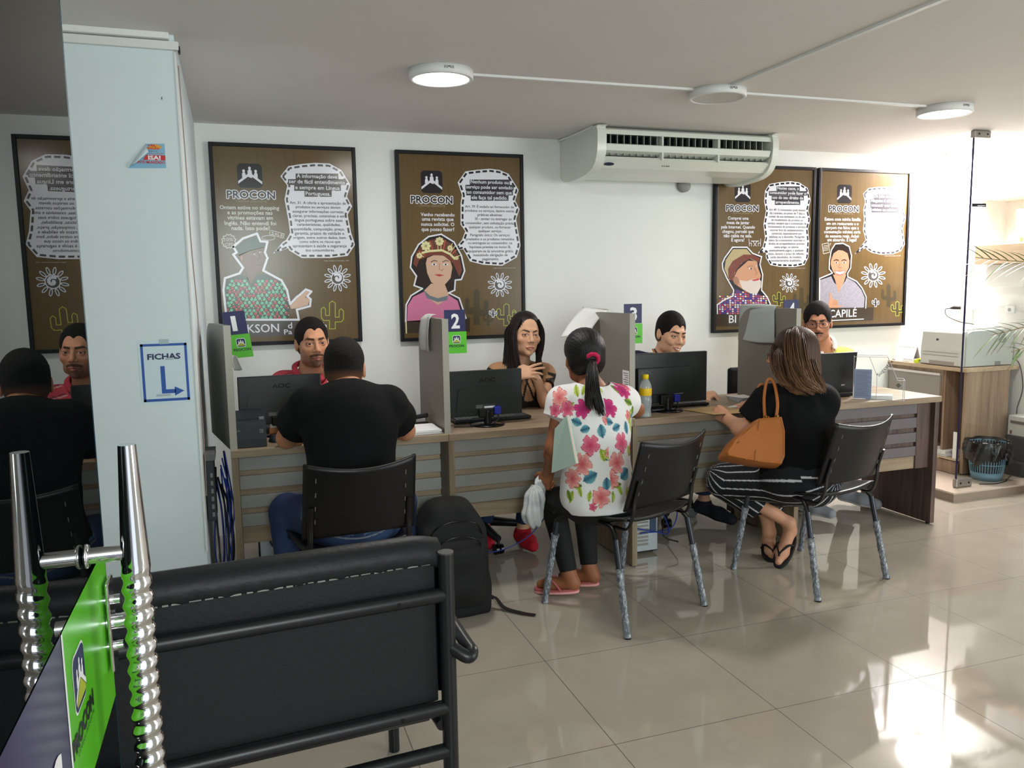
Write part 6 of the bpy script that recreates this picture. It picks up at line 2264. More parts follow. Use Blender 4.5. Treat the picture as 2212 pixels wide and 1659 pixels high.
def shoe(t, J, side, m, sole, label=None, name='shoe', hh=.05):
    A, T = npv(J['an_' + side]), npv(J['toe_' + side])
    hd = A - T; hd[2] = 0; hd /= np.linalg.norm(hd)
    heel = np.array([A[0], A[1], A[2] - .05]) + hd * .022
    lo, hi = bounds([A, T, heel], .08)
    S = Sculpt(lo, hi, .0045)
    S.cone(heel, heel * .4 + T * .6, .042, .044, .0); S.cone(heel * .4 + T * .6, T, .044, .032, .02)
    S.cone(A - np.array([0, 0, .01]), heel, .044, .040, .02)
    S.cut(A + np.array([0, 0, -.002]), (0, 0, 1))
    d = (T - heel); d /= np.linalg.norm(d)
    lat = np.cross(d, [0, 0, 1.0]); n = np.cross(lat, d)
    S.cut(heel - n * .030, -n)
    V, F = S.mesh(); V = smooth_v(V, F, 2)
    h = (V - heel) @ n
    col = np.where((h < -.016)[:, None], np.array(lin(sole)), np.array(lin(m)))
    o = np_object(name, V, F, PRINT, t, col)
    if label: o['label'] = label


def flipflop(t, J, side, rgb, srgb, straps=True):
    A, T = npv(J['an_' + side]), npv(J['toe_' + side])
    hd = A - T; hd[2] = 0; hd /= np.linalg.norm(hd)
    heel = np.array([A[0], A[1], A[2] - .045]) + hd * .045
    d = T - hd * .03 - heel; L = np.linalg.norm(d); d /= L
    lat = np.cross(d, [0, 0, 1.0]); lat /= np.linalg.norm(lat); n = np.cross(lat, d)
    b = MB()
    out = []
    for i in range(28):
        a = 2 * math.pi * i / 28
        u = .5 + .5 * math.cos(a); w = .036 + .010 * u
        out.append((u * L, math.sin(a) * w * (abs(math.sin(a)) ** -.25 if abs(math.sin(a)) > .05 else 1)))
    base = Vector(heel - n * .034)
    dn, nn, ll = Vector(d), Vector(n), Vector(lat)
    for k, (h0, h1, m) in enumerate(((-.004, .006, srgb), (.006, .016, rgb))):
        p0 = [base + dn * u + ll * v + nn * h0 for u, v in out]; p1 = [base + dn * u + ll * v + nn * h1 for u, v in out]
        N_ = len(out)
        b.add(p0 + p1, [(i, (i + 1) % N_, N_ + (i + 1) % N_, N_ + i) for i in range(N_)] + [tuple(range(N_)), tuple(reversed(range(N_, 2 * N_)))], m)
    if straps:
        for s_ in (-1, 1):
            b.tube(bez([base + dn * L * .36 + ll * s_ * .040 + nn * .014, base + dn * L * .55 + ll * s_ * .030 + nn * .058, base + dn * L * .78 + nn * .048, base + dn * L * .84 + nn * .014], 5), .0055, rgb, 8)
    b.build('sandal', t)


# ------------------------------------------------------------------ customer in the black t-shirt (from behind)
BLACKTEE = mat('black_cotton', (15, 15, 17), .9, spec=.2, bump=.25, bscale=220)
J = dict(head=W(745, 797, 3.28), hrot=(-.26, .16, 0), hs=1.0, neck=W(752, 846, 3.19), chest=W(757, 915, 3.14), pelvis=W(764, 1112, 3.10),
         sh_l=W(666, 870, 3.17), sh_r=W(838, 866, 3.17), el_l=W(620, 946, 3.46), el_r=W(875, 930, 3.46), wr_l=W(668, 930, 3.70), wr_r=W(812, 915, 3.72),
         hip_l=W(715, 1122, 3.12), hip_r=W(812, 1122, 3.12), kn_l=W(622, 1105, 3.42), kn_r=W(862, 1085, 3.44),
         an_l=Vector((.17, 3.28, .10)), toe_l=Vector((.15, 3.45, .04)), an_r=Vector((.62, 3.28, .10)), toe_r=Vector((.64, 3.45, .04)), w=1.10, dp=1.08, arm_r=1.10, leg_r=1.02, nk=1.15)


def jeans_col(V, N, J, base=(26, 44, 82), lite=(74, 108, 150)):
    c = np.tile(np.array(lin(base)), (len(V), 1))
    f = np.clip(wob(V, 4, 26) * .9 + .25, 0, 1)[:, None] * .55
    return np.clip(c * (1 - f) + np.array(lin(lite)) * f * 1.0, 0, 1)


def jeans1(V, N, J):
    c = jeans_col(V, N, J)
    pel = npv(J['pelvis'])
    x = V[:, 0] - pel[0]; z = V[:, 2] - pel[2]; back = (V[:, 1] < pel[1] + .02)
    yarn = np.array(lin((150, 160, 170)))
    for m in ((np.abs(np.abs(x - .01) - .010) < .0022) & back & (z < .10) & (z > -.05), back & (np.abs(z + .055 - x * x * 1.6 - .0) < .0028), back & (np.abs(z - .045) < .002)):
        c[m] = yarn * .6
    m = back & (np.abs(z + .02 - x * x * 1.6) < .022) & (np.abs(x) > .02); c[m] = c[m] * .6 + np.array(lin((110, 150, 190))) * .35
    m = back & (x > .085) & (x < .125) & (z < .075) & (z > .022); c[m] = np.array(lin((72, 44, 30)))
    return c


JEANS = mat('denim', (40, 70, 120), .85, vcol=True, noise=.12, nscale=300, bump=.3, bscale=500)
sp = dict(skin=(196, 136, 102), stubble=.0, ears=True)
t = make_person('man seen from behind in a black t-shirt and blue jeans, elbows on the left desk', J, sp,
                [garment('t_shirt', BLACKTEE, shirt(.014, .50, .070, hem=.035, sl_r=(.078, .078)), .006, (.005, 18, (1, 1, .6)), 'black short sleeved t-shirt', seed=2),
                 garment('jeans', JEANS, pants(.012, 1.0, .0, .075), .005, (.003, 30, (1, 1, 1)), 'blue jeans with a brown waistband patch', jeans1, seed=3)],
                hands=[dict(w=J['wr_l'], d=(.6, .7, -.05), n=(0, 0, -1), t=(.7, -.6, 0)), dict(w=J['wr_r'], d=(-.6, .7, -.05), n=(0, 0, -1), t=(-.7, -.6, 0))])
add_hair_short(t, J, sp, (20, 16, 14), .004, 0, True, .003)
for sd in ('l', 'r'): shoe(t, J, sd, (30, 30, 32), (60, 60, 60))
b = MB(); q = W(770, 1127, 3.0); pel = J['pelvis']
b.prism([(q.x - .014, q.z - .008), (q.x + .016, q.z - .006), (q.x + .014, q.z + .005), (q.x - .002, q.z + .010), (q.x - .012, q.z + .004)], pel.y - .158, pel.y - .155, mat('pale_tag', (200, 200, 196), .6)); b.build('waist_tag', t)

# ------------------------------------------------------------------ clerk in the red polo
J = dict(head=W(675, 740, 4.02), hrot=(math.pi + .12, -.02, .03), hs=.99, neck=W(670, 806, 4.08), chest=W(672, 890, 4.10), pelvis=Vector((.40, 4.28, .56)),
         sh_l=W(732, 826, 4.10), sh_r=W(612, 826, 4.10), el_l=Vector((.62, 4.06, .80)), el_r=Vector((.06, 4.06, .80)), wr_l=Vector((.50, 3.86, .80)), wr_r=Vector((.25, 3.93, .81)),
         hip_l=Vector((.50, 4.25, .54)), hip_r=Vector((.30, 4.25, .54)), kn_l=Vector((.52, 4.00, .50)), kn_r=Vector((.27, 4.00, .50)),
         an_l=Vector((.55, 4.12, .10)), toe_l=Vector((.57, 3.96, .04)), an_r=Vector((.24, 4.12, .10)), toe_r=Vector((.22, 3.96, .04)), w=1.0, dp=1.0, nk=1.0, front=1)
# persons facing the viewer have their left hand at the right of the picture


def face_front(J):
    return J


def polo_red(V, N, J):
    c = np.tile(np.array(lin((188, 66, 80))), (len(V), 1))
    nb = npv(J['neck']); d = np.linalg.norm(V - nb, axis=1)
    s = np.abs(((V[:, 2] + .25 * np.abs(V[:, 0] - nb[0])) * 1000 % 46) - 23) < 1.8
    c[s & (d > .10)] = np.array(lin((222, 196, 190)))
    s2 = np.abs(((V[:, 2] + .25 * np.abs(V[:, 0] - nb[0])) * 1000 % 46) - 31) < 1.5
    c[s2 & (d > .10)] = np.array(lin((60, 30, 50)))
    return c


def collar(name, rgb, J, t, r=.060, w=.034, opening=.55, drop=.0, label=None):
    """turned-down collar as a band round the neck, open at the front"""
    nb = Vector(J['neck']); hd = Vector(J['head']); up = (hd - nb).normalized()
    yaw = J['hrot'][0] if 'byaw' not in J else J['byaw']
    f = Vector((-math.sin(yaw), math.cos(yaw), 0)); l = f.cross(up).normalized(); f = up.cross(l)
    b = MB()
    m = mat(name, rgb, .85, bump=.2, bscale=300)

    def fn(u, v):
        a = opening + u * (2 * math.pi - 2 * opening)
        rr = r + .006 + .020 * math.sin(math.pi * min(1, v * 1.3)) + .012 * v
        fr = math.cos(a)
        z = .040 - v * w - .030 * max(0, fr) - drop
        p = nb + (f * math.cos(a) * 1.08 + l * math.sin(a)) * rr + up * z
        return tuple(p)
    b.grid(fn, 40, 8, m)
    o = b.build('collar', t, label=label)
    md = o.modifiers.new('s', 'SOLIDIFY'); md.thickness = .003
    return o


sp = dict(skin=(198, 142, 110), stubble=.42, moustache=.8, goatee=.55, brow=(28, 20, 18), brow_t=.0050, lip=(168, 100, 88), look=(.08, -.02), iris=(40, 26, 20), jaw=1.02, chin=.004, flush=(200, 120, 96))
J['byaw'] = math.pi
t = make_person('dark haired man clerk in a red striped polo shirt with a short goatee', J, sp,
                [garment('polo_shirt', PRINT, shirt(.012, .62, .066, hem=.04), .006, (.003, 22, (1, 1, .5)), 'red polo shirt with thin stripes', polo_red, seed=5),
                 garment('trousers', mat('dark_trousers', (30, 32, 40), .9), pants(.012), .009, None)],
                hands=[dict(w=J['wr_r'], d=(-.1, -.9, -.1), n=(0, 0, -1), t=(1, 0, 0))])
add_hair_short(t, J, sp, (20, 15, 13), .004, .016, True, .002)
collar('red_collar', (180, 54, 70), J, t, label='turned down red collar')
for sd in ('l', 'r'): shoe(t, J, sd, (24, 24, 26), (40, 40, 40))

# ------------------------------------------------------------------ woman clerk with long dark hair
J = dict(head=W(1136, 722, 4.14), hrot=(math.pi - .02, -.02, -.06), hs=.985, neck=W(1125, 782, 4.20), chest=W(1128, 862, 4.22), pelvis=Vector((1.36, 4.30, .55)),
         sh_l=W(1177, 802, 4.20), sh_r=W(1078, 802, 4.20), el_l=W(1180, 872, 4.05), el_r=W(1088, 868, 4.03), wr_l=W(1160, 820, 4.03), wr_r=W(1112, 812, 4.00),
         hip_l=Vector((1.44, 4.26, .53)), hip_r=Vector((1.27, 4.26, .53)), kn_l=Vector((1.47, 4.00, .48)), kn_r=Vector((1.32, 4.00, .50)),
         an_l=Vector((1.43, 4.02, .115)), toe_l=Vector((1.44, 3.90, .045)), an_r=Vector((1.25, 4.18, .11)), toe_r=Vector((1.24, 4.04, .04)), w=.92, dp=.86, arm_r=.84, leg_r=.9, nk=.82, front=1, byaw=math.pi)
sp = dict(skin=(214, 166, 134), female=True, jaw=.86, chin=.002, brow=(40, 26, 24), brow_t=.0036, frown=.5, lip=(186, 116, 106), look=(.30, .0), iris=(86, 66, 50), ears=False, lash=(30, 20, 20), flush=(214, 140, 116))


def dress_col(V, N, J):
    ch = npv(J['chest']); sl, sr = npv(J['sh_l']), npv(J['sh_r'])
    x = V[:, 0] - ch[0]; z = V[:, 2] - ch[2]; front = V[:, 1] < ch[1] - .01
    blk = np.array(lin((13, 12, 14))); tan = np.array(lin((176, 132, 96)))
    c = np.tile(blk, (len(V), 1))
    m = (z > .0 + .25 * np.abs(x)) ; c[m] = tan
    for k in (-.055, -.022, .012, .045):
        s = (np.abs(x - k + .35 * (z - .06) * np.sign(k + 1e-3)) < .006) & (z > -.02); c[s] = blk
    for s_, sgn in ((sl, 1), (sr, -1)):
        d = V - s_
        q = np.abs(d[:, 0] * sgn + .06 - .25 * (d[:, 2])) < .010
        c[q] = blk
        r = (d[:, 0] * sgn > -.03) & (d[:, 2] < -.030); c[r] = blk
        lace = (np.sin(V[:, 0] * 420) * np.sin(V[:, 2] * 420 + V[:, 0] * 150) > .72) & r; c[lace] = tan * .8
        edge = (np.abs(np.linalg.norm(d, axis=1) - .068) < .005) & (d[:, 0] * sgn > -.01); c[edge] = blk
    return c


t = make_person('woman clerk with long dark hair and a black lace dress, hands clasped before her', J, sp,
                [garment('dress', PRINT, shirt(.007, .42, .046, True, .0, .10, (.062, .062)), .0045, (.0015, 30, (1, 1, 1)), 'black lace dress with open shoulders', dress_col, seed=6),
                 garment('jeans', JEANS, pants(.010, .93, 0, .08, (.080, .058, .044)), .008, None, 'dark blue jeans', lambda V, N, J: jeans_col(V, N, J, (24, 40, 74), (50, 76, 120)))],
                hands=[dict(w=J['wr_l'], d=(-.55, -.35, .50), n=(-.75, .45, -.3), t=(-.2, .1, 1), sc=.90, per=[(.55, .9, .5), (.7, 1.0, .5), (.8, 1.1, .6), (.5, .9, .5)], thumb=(.7, .35, .5)),
                       dict(w=J['wr_r'], d=(.92, -.25, .22), n=(.35, .75, -.55), t=(.0, .35, 1), sc=.90, per=[(.05, .15, .1), (.12, .2, .15), (.25, .4, .3), (.4, .6, .4)], thumb=(.85, .3, .35))])
O = npv(J['head']); R = rot_from(*J['hrot']); s = J['hs']
HP = lambda p: Vector(tuple(O + R @ (npv(p) * s)))
S = Sculpt(O - .15, O + .16, .0035); S.frame(O, R, s)
S.ell((0, -.026, .038), (.084, .100, .093), 0); S.ell((0, -.045, -.03), (.078, .070, .09), .03)
S.ell((0, .104, -.028), (.067, .060, .106), .010, 'sub'); S.ell((-.004, .10, .03), (.050, .055, .060), .012, 'sub')
S.frame()
V, F = S.mesh(); V = smooth_v(V, F, 2)
L = ((V - O) @ R) / s
N = normals(V, F)
V = V + N * (.0006 * np.sin(np.arctan2(L[:, 0], L[:, 1] + .02) * 60 + 2 * np.sin(L[:, 2] * 40)))[:, None]
hc = np.tile(np.array(lin((24, 17, 17))), (len(V), 1)) * (1 + .35 * np.sin(np.arctan2(L[:, 0], L[:, 1] + .02) * 35))[:, None]
hair = np_object('hair', V, F, HAIRM, t, np.clip(hc, 0, 1))
b = MB(); cols = []
for sx in (-1, 1):
    for k in range(4):
        x = sx * (.070 + .004 * k); y = .042 - .030 * k
        strands(b, [HP((sx * .050, y * .8 + .02, .085)), HP((x + sx * .010, y, .02)), HP((x + sx * .008, y - .002, -.06)), HP((sx * (.062 + .012 * k), y + .005, -.14)), HP((sx * (.052 + .020 * k), y + .03, -.22)), HP((sx * (.05 + .018 * k), y + .035, -.28))],
                60, (.018, .015, .004), .0020, 20 + k + 7 * sx, HAIRM, cols, (26, 18, 18), (34, 22, 18), wave=.003, wf=9)
build_cols(b, 'hair_locks', hair, cols)
for sx in (1, -1):
    b = MB(); p = HP((sx * .080, .02, -.050)); b.tube([p, p + Vector((0, 0, -.012))], .0022, M['chrome'], 8); b.build('earring', t)
for sd, c in (('l', (190, 26, 44)), ('r', (190, 26, 44))): shoe(t, J, sd, c, (150, 20, 34), 'red shoe')

# ------------------------------------------------------------------ smiling clerk in navy
J = dict(head=W(1450, 721, 4.14), hrot=(math.pi + .06, .14, -.10), hs=1.0, neck=W(1430, 772, 4.20), chest=W(1432, 848, 4.24), pelvis=Vector((2.30, 4.32, .56)),
         sh_l=W(1486, 786, 4.20), sh_r=W(1378, 778, 4.24), el_l=Vector((2.36, 4.02, .81)), el_r=Vector((2.00, 4.08, .80)), wr_l=W(1512, 856, 3.98), wr_r=Vector((2.10, 3.96, .80)),
         hip_l=Vector((2.40, 4.28, .54)), hip_r=Vector((2.20, 4.28, .54)), kn_l=Vector((2.56, 4.02, .48)), kn_r=Vector((2.28, 4.02, .50)),
         an_l=Vector((2.60, 4.07, .135)), toe_l=Vector((2.68, 3.90, .05)), an_r=Vector((2.22, 4.2, .10)), toe_r=Vector((2.2, 4.05, .04)), w=.98, dp=.95, nk=1.0, front=1, byaw=math.pi + .1)
sp = dict(skin=(222, 172, 140), smile=1, stubble=.10, brow=(34, 24, 20), brow_t=.0048, lip=(196, 112, 104), look=(.15, -.2), iris=(30, 20, 18), jaw=.98)
NAVY = mat('navy_cotton', (30, 32, 62), .9, bump=.2, bscale=240)
t = make_person('smiling short haired man clerk in a navy t-shirt behind the third desk', J, sp,
                [garment('t_shirt', NAVY, shirt(.012, .6, .064, hem=.04), .006, (.003, 22, (1, 1, .5)), 'navy t-shirt', seed=8),
                 garment('jeans', JEANS, pants(.012, .86), .009, None, 'blue jeans', lambda V, N, J: jeans_col(V, N, J, (36, 52, 88), (60, 84, 130)))],
                hands=[dict(w=J['wr_l'], d=(.62, -.35, .12), n=(.1, .2, -1), t=(-.3, -.9, .2), sc=.95, curl=(1.1, 1.4, .9), thumb=(.5, .5, .4))])
add_hair_short(t, J, sp, (22, 17, 15), .004, .007, True, .006)
b = MB(); nb = J['neck']
for dx in (-.058, -.046):
    b.tube(bez([tuple(nb + Vector((dx, .01, .05))), tuple(nb + Vector((dx - .010, -.045, .025))), tuple(nb + Vector((dx + .005, -.085, -.03))), tuple(nb + Vector((dx + .02, -.105, -.10)))], 6), .0045, mat('lanyard_orange', (206, 130, 60), .7) if dx < -.05 else M['inkblack'], 8)
b.build('lanyard', t, label='orange and black lanyard')
for sd in ('l', 'r'): shoe(t, J, sd, (30, 32, 44), (22, 22, 26), 'dark navy slip-on shoe')

# ------------------------------------------------------------------ clerk in yellow with glasses
J = dict(head=W(1766, 697, 4.20), hrot=(math.pi - .66, .05, .03), hs=1.0, neck=W(1774, 748, 4.26), chest=W(1780, 830, 4.30), pelvis=Vector((3.32, 4.34, .56)),
         sh_l=W(1828, 768, 4.25), sh_r=W(1724, 770, 4.25), el_l=Vector((3.52, 4.06, .80)), el_r=Vector((2.98, 4.06, .80)), wr_l=W(1838, 826, 3.98), wr_r=Vector((3.12, 3.93, .80)),
         hip_l=Vector((3.42, 4.30, .54)), hip_r=Vector((3.22, 4.30, .54)), kn_l=Vector((3.55, 4.04, .49)), kn_r=Vector((3.26, 4.02, .50)),
         an_l=Vector((3.62, 4.02, .115)), toe_l=Vector((3.70, 3.86, .045)), an_r=Vector((3.23, 3.98, .115)), toe_r=Vector((3.30, 3.80, .045)), w=1.08, dp=1.1, nk=1.15, front=1, byaw=math.pi - .2)
sp = dict(skin=(188, 132, 104), wide=1.05, jaw=1.12, moustache=.95, brow=(24, 18, 16), brow_t=.0050, lip=(150, 92, 84), look=(0, -.02), iris=(30, 20, 18), stubble=.18)
YEL = mat('yellow_cotton', (214, 214, 96), .9, bump=.2, bscale=240)
t = make_person('man clerk in a yellow polo with glasses and moustache, behind the laptop', J, sp,
                [garment('polo_shirt', YEL, shirt(.013, .70, .066, hem=.04), .006, (.003, 22, (1, 1, .5)), 'yellow polo shirt', seed=11),
                 garment('trousers', mat('black_trousers', (18, 18, 24), .9), pants(.012), .009, None)],
                hands=[dict(w=J['wr_l'], d=(-.75, -.45, .0), n=(0, .1, -1), t=(-.5, .8, 0), sc=1.0, curl=(.5, .5, .3))])
add_hair_short(t, J, sp, (22, 17, 16), .006, .003, False, .008)
collar('white_collar', (226, 220, 214), J, t, .064, .040, .45, label='white polo collar')
O = npv(J['head']); R = rot_from(*J['hrot']); s = J['hs']; HP = lambda p: Vector(tuple(O + R @ (npv(p) * s)))


def glasses(t, r=(.027, .019), m=None, w=.0016):
    b = MB(); m = m or M['blackg']
    for sx in (-1, 1):
        pts = []
        for i in range(24):
            a = 2 * math.pi * i / 24
            cx_, cz_ = math.copysign(abs(math.cos(a)) ** .6, math.cos(a)), math.copysign(abs(math.sin(a)) ** .6, math.sin(a))
            pts.append(HP((sx * .034 + cx_ * r[0], .108 - .06 * (abs(sx * .034 + cx_ * r[0]) / .07) ** 2 * .35, -.004 + cz_ * r[1])))
        b.tube(pts, w, m, 8, closed=True)
        b.tube([HP((sx * .061, .098, .006)), HP((sx * .080, .06, .004)), HP((sx * .083, -.005, .006))], w, m, 8)
    b.tube([HP((-.008, .108, .002)), HP((0, .112, .006)), HP((.008, .108, .002))], w, m, 8)
    b.build('glasses', t, label='thin framed glasses')


glasses(t)
for sd in ('l', 'r'): shoe(t, J, sd, (150, 152, 160), (206, 204, 206), 'light grey trainer')

# ------------------------------------------------------------------ customer in the floral blouse
J = dict(head=W(1259, 774, 3.26), hrot=(-.08, .05, .0), hs=.97, neck=W(1278, 832, 3.16), chest=W(1284, 915, 3.12), pelvis=W(1292, 1068, 3.09),
         sh_l=W(1216, 862, 3.14), sh_r=W(1334, 856, 3.14), el_l=W(1196, 965, 3.13), el_r=Vector((1.76, 3.34, .84)), wr_l=W(1184, 1020, 3.32), wr_r=Vector((1.55, 3.57, .80)),
         hip_l=W(1255, 1085, 3.12), hip_r=W(1325, 1085, 3.10), kn_l=W(1192, 1080, 3.42), kn_r=W(1262, 1078, 3.44),
         an_l=Vector((1.395, 3.30, .105)), toe_l=Vector((1.285, 3.385, .040)), an_r=Vector((1.52, 3.35, .105)), toe_r=Vector((1.42, 3.45, .040)), w=.94, dp=.95, arm_r=.92, leg_r=.92, nk=.84, front=1)
sp = dict(skin=(150, 96, 66), female=True, jaw=.9, lip=(140, 70, 66), flush=(150, 90, 64), lid=(110, 70, 56))


def floral(V, N, J):
    """printed flowers: planar coordinates across the back and down the blouse"""
    ch = npv(J['chest']); lat = npv(J['sh_r']) - npv(J['sh_l']); lat[2] = 0; lat /= np.linalg.norm(lat); fw = np.cross([0, 0, 1.0], lat)
    u = (V - ch) @ lat; v = (V - ch)[:, 2]; dpt = (V - ch) @ fw
    c = np.tile(np.array(lin((236, 234, 232))), (len(V), 1))
    wu = u + dpt * .6 * np.sign(u)

    def flower(x, y, r, a0, c1, c2, lobes=6):
        dx, dy = wu - x, v - y; rr = np.hypot(dx, dy); a = np.arctan2(dy, dx) + a0
        edge = r * (.62 + .38 * np.abs(np.cos(a * lobes / 2)) ** .6 + .05 * np.sin(a * 9))
        m = rr < edge; k = (rr / np.maximum(edge, 1e-6))
        col = np.array(lin(c1)) * (1 - k[:, None]) + np.array(lin(c2)) * k[:, None]
        c[m] = col[m]
        vein = m & (np.abs(np.sin(a * lobes / 2 * 3)) < .16) & (rr > r * .15); c[vein] = c[vein] * .62 + np.array(lin(c1)) * .25
        rim = m & (rr > edge - .0022); c[rim] = np.array(lin(c1)) * .75

    def leaf(x, y, L, w, a0, c1, c2):
        dx, dy = wu - x, v - y; p = dx * math.cos(a0) + dy * math.sin(a0); q = -dx * math.sin(a0) + dy * math.cos(a0)
        t_ = p / L; hw = w * np.sin(np.clip(t_, 0, 1) * math.pi) ** .8
        m = (t_ > 0) & (t_ < 1) & (np.abs(q) < hw)
        k = np.clip(np.abs(q) / max(w, 1e-6), 0, 1)
        col = np.array(lin(c1)) * (1 - k[:, None]) + np.array(lin(c2)) * k[:, None]
        c[m] = col[m]
        m2 = m & ((np.abs(q) < .0013) | (np.abs(np.sin((p + np.abs(q)) * 380)) < .2)); c[m2] = c[m2] * .62
    lime = ((150, 172, 40), (206, 222, 110)); teal = ((40, 96, 130), (120, 184, 190)); deep = ((70, 110, 40), (170, 190, 70))
    rose = ((196, 40, 92), (232, 128, 150)); coral = ((206, 70, 84), (244, 176, 166)); mag = ((160, 20, 96), (214, 60, 130))
    px = lambda X, Y: ((X - 1284) / 520.0 * 1.02, -(Y - 915) / 520.0)
    for X, Y, L, w, a, cc in ((1262, 905, .055, .018, 2.8, teal), (1306, 905, .060, .020, -1.35, teal), (1282, 912, .05, .018, 3.4, teal), (1335, 900, .05, .016, .3, teal), (1300, 1010, .075, .026, 3.6, teal), (1318, 985, .07, .025, .9, teal), (1322, 1020, .055, .020, -1.5, teal),
                              (1310, 960, .07, .012, -.8, lime), (1306, 958, .06, .012, -1.2, lime), (1325, 915, .07, .012, 1.2, lime), (1336, 935, .07, .013, 1.6, lime), (1258, 845, .055, .014, 1.1, lime), (1250, 848, .05, .012, 2.0, lime), (1225, 870, .04, .010, .6, lime), (1240, 1050, .06, .013, -1.9, lime), (1262, 1062, .055, .012, 1.9, lime), (1280, 1072, .05, .012, 1.4, lime), (1238, 1040, .05, .013, .1, deep), (1330, 850, .06, .016, 2.4, deep), (1350, 900, .05, .014, 1.8, deep), (1320, 860, .05, .015, -.5, deep), (1225, 1050, .05, .014, -1.2, deep)):
        x, y = px(X, Y); leaf(x, y, L, w, a, *cc)
    for X, Y, r, a, cc, lb in ((1283, 950, .046, .3, rose, 5), (1263, 992, .050, 1.1, coral, 6), (1330, 968, .026, .2, coral, 5), (1238, 1025, .044, .8, coral, 7), (1310, 1062, .046, .5, coral, 6), (1205, 848, .040, .4, coral, 6), (1225, 872, .036, .9, rose, 6), (1262, 872, .042, .2, mag, 6), (1330, 842, .034, .5, mag, 6), (1352, 830, .03, .1, rose, 6), (1322, 895, .024, .7, coral, 5), (1352, 950, .03, .3, mag, 5), (1195, 875, .03, .3, rose, 6), (1350, 1040, .03, .3, coral, 5), (1290, 1083, .02, 0, rose, 5)):
        x, y = px(X, Y); flower(x, y, r, a, *cc, lb)
    return np.clip(c, 0, 1)


BLOUSE = PRINT
t = make_person('ponytailed woman in a white floral blouse and black leggings, seated at the second desk', J, sp,
                [garment('blouse', BLOUSE, shirt(.016, .34, .096, False, .0, .075, (.072, .084)), .0038, (.006, 22, (1, 1, .45)), 'white blouse printed with pink flowers and teal leaves', floral, seed=12),
                 garment('leggings', mat('black_leggings', (14, 14, 15), .8), pants(.008, .97, 0, .10, (.084, .062, .040)), .006, (.002, 40, (1, 1, 1)), 'black leggings', seed=13)],
                hands=[dict(w=J['wr_l'], d=(-.10, .35, -.75), n=(.7, .5, 0), t=(.5, .8, .2), sc=.92, curl=(.9, 1.1, .6))])
O = npv(J['head']); R = rot_from(*J['hrot']); s = J['hs']; HP = lambda p: Vector(tuple(O + R @ (npv(p) * s)))
S = Sculpt(O - .15, O + .16, .0035); S.frame(O, R, s)
S.ell((0, -.028, .044), (.092, .110, .098), 0); S.ell((0, -.056, -.020), (.082, .070, .066), .03); S.ell((0, -.118, .0), (.030, .03, .030), .03)
S.ell((0, .105, -.035), (.080, .066, .105), .012, 'sub')
for q in (-1, 1): S.ell((q * .085, .01, -.048), (.028, .036, .055), .010, 'sub'); S.ell((q * .084, -.008, -.010), (.012, .018, .028), .005, 'sub')
S.frame()
V, F = S.mesh(); V = smooth_v(V, F, 2); L = ((V - O) @ R) / s; N = normals(V, F)
cv = np.arctan2(L[:, 0], L[:, 2] + .0) * 46 + 6 * L[:, 1]
V = V + N * (.0004 * np.sin(cv))[:, None]
hair = np_object('hair', V, F, HAIRM, t, np.clip(np.tile(np.array(lin((19, 16, 18))), (len(V), 1)) * (1 + .35 * np.sin(cv * .6))[:, None], 0, 1))
b = MB(); cols = []
tb = HP((0, -.136, .006))
gp = [tuple(tb), tuple(W(1279, 800, 3.055)), tuple(W(1284, 842, 3.00)), tuple(W(1292, 872, 2.985)), tuple(W(1302, 902, 2.98))]
strands(b, gp, 220, (.028, .018, .004), .0020, 5, HAIRM, cols, (19, 16, 18), (24, 18, 18), wave=.003, wf=8)
gp2 = [tuple(tb), tuple(W(1276, 800, 3.055)), tuple(W(1274, 842, 3.0)), tuple(W(1272, 868, 2.99)), tuple(W(1278, 890, 2.985))]
strands(b, gp2, 90, (.022, .014, .004), .0019, 6, HAIRM, cols, (19, 16, 18), (24, 18, 18), wave=.003, wf=8)
build_cols(b, 'ponytail', hair, cols)
b = MB(); dv = (Vector(gp[1]) - tb).normalized(); c0 = tb + dv * .004
u_ = dv.orthogonal().normalized(); v_ = dv.cross(u_)
b.tube([c0 + (u_ * math.cos(a) + v_ * math.sin(a)) * .022 for a in [2 * math.pi * i / 24 for i in range(24)]], [.0095 + .0012 * math.sin(i * 2.4) for i in range(24)], mat('magenta_band', (190, 20, 76), .8), 10, closed=True)
b.build('hair_band', t, label='magenta hair band')
b = MB(); p = HP((-.087, .0, -.040)); b.lathe([(.0005, -.004), (.004, -.002), (.0045, .001), (.0005, .005)], p, mat('pearl', (236, 210, 210), .2), 12); b.build('earring', t)
for sd in ('l', 'r'): flipflop(t, J, sd, mat('pink_sole', (176, 92, 92), .7), mat('pink_rim', (226, 160, 156), .6))
# folder under her arm
f = thing('paper_folder', 'pale green paper folder held under the arm of the woman in the floral blouse', 'folder', tuple(W(1225, 960, 3.07)))
b = MB()
q = [W(1230, 896, 2.985), W(1250, 1000, 2.955), W(1197, 1020, 3.07), W(1204, 925, 3.08)]
for i, (m_, o_) in enumerate(((mat('pale_green_card', (186, 208, 196), .7), 0), (M['paper'], .004), (mat('peach_card', (226, 176, 140), .7), .008), (MATS['pale_green_card'], .011))):
    nrm_ = (q[1] - q[0]).cross(q[3] - q[0]).normalized()
    if nrm_.y > 0: nrm_ = -nrm_
    v = [p + nrm_ * o_ for p in q] + [p + nrm_ * (o_ + .003) for p in q]
    b.add(v, [(3, 2, 1, 0), (4, 5, 6, 7), (0, 1, 5, 4), (1, 2, 6, 5), (2, 3, 7, 6), (3, 0, 4, 7)], m_)
b.build('folder_leaves', f)
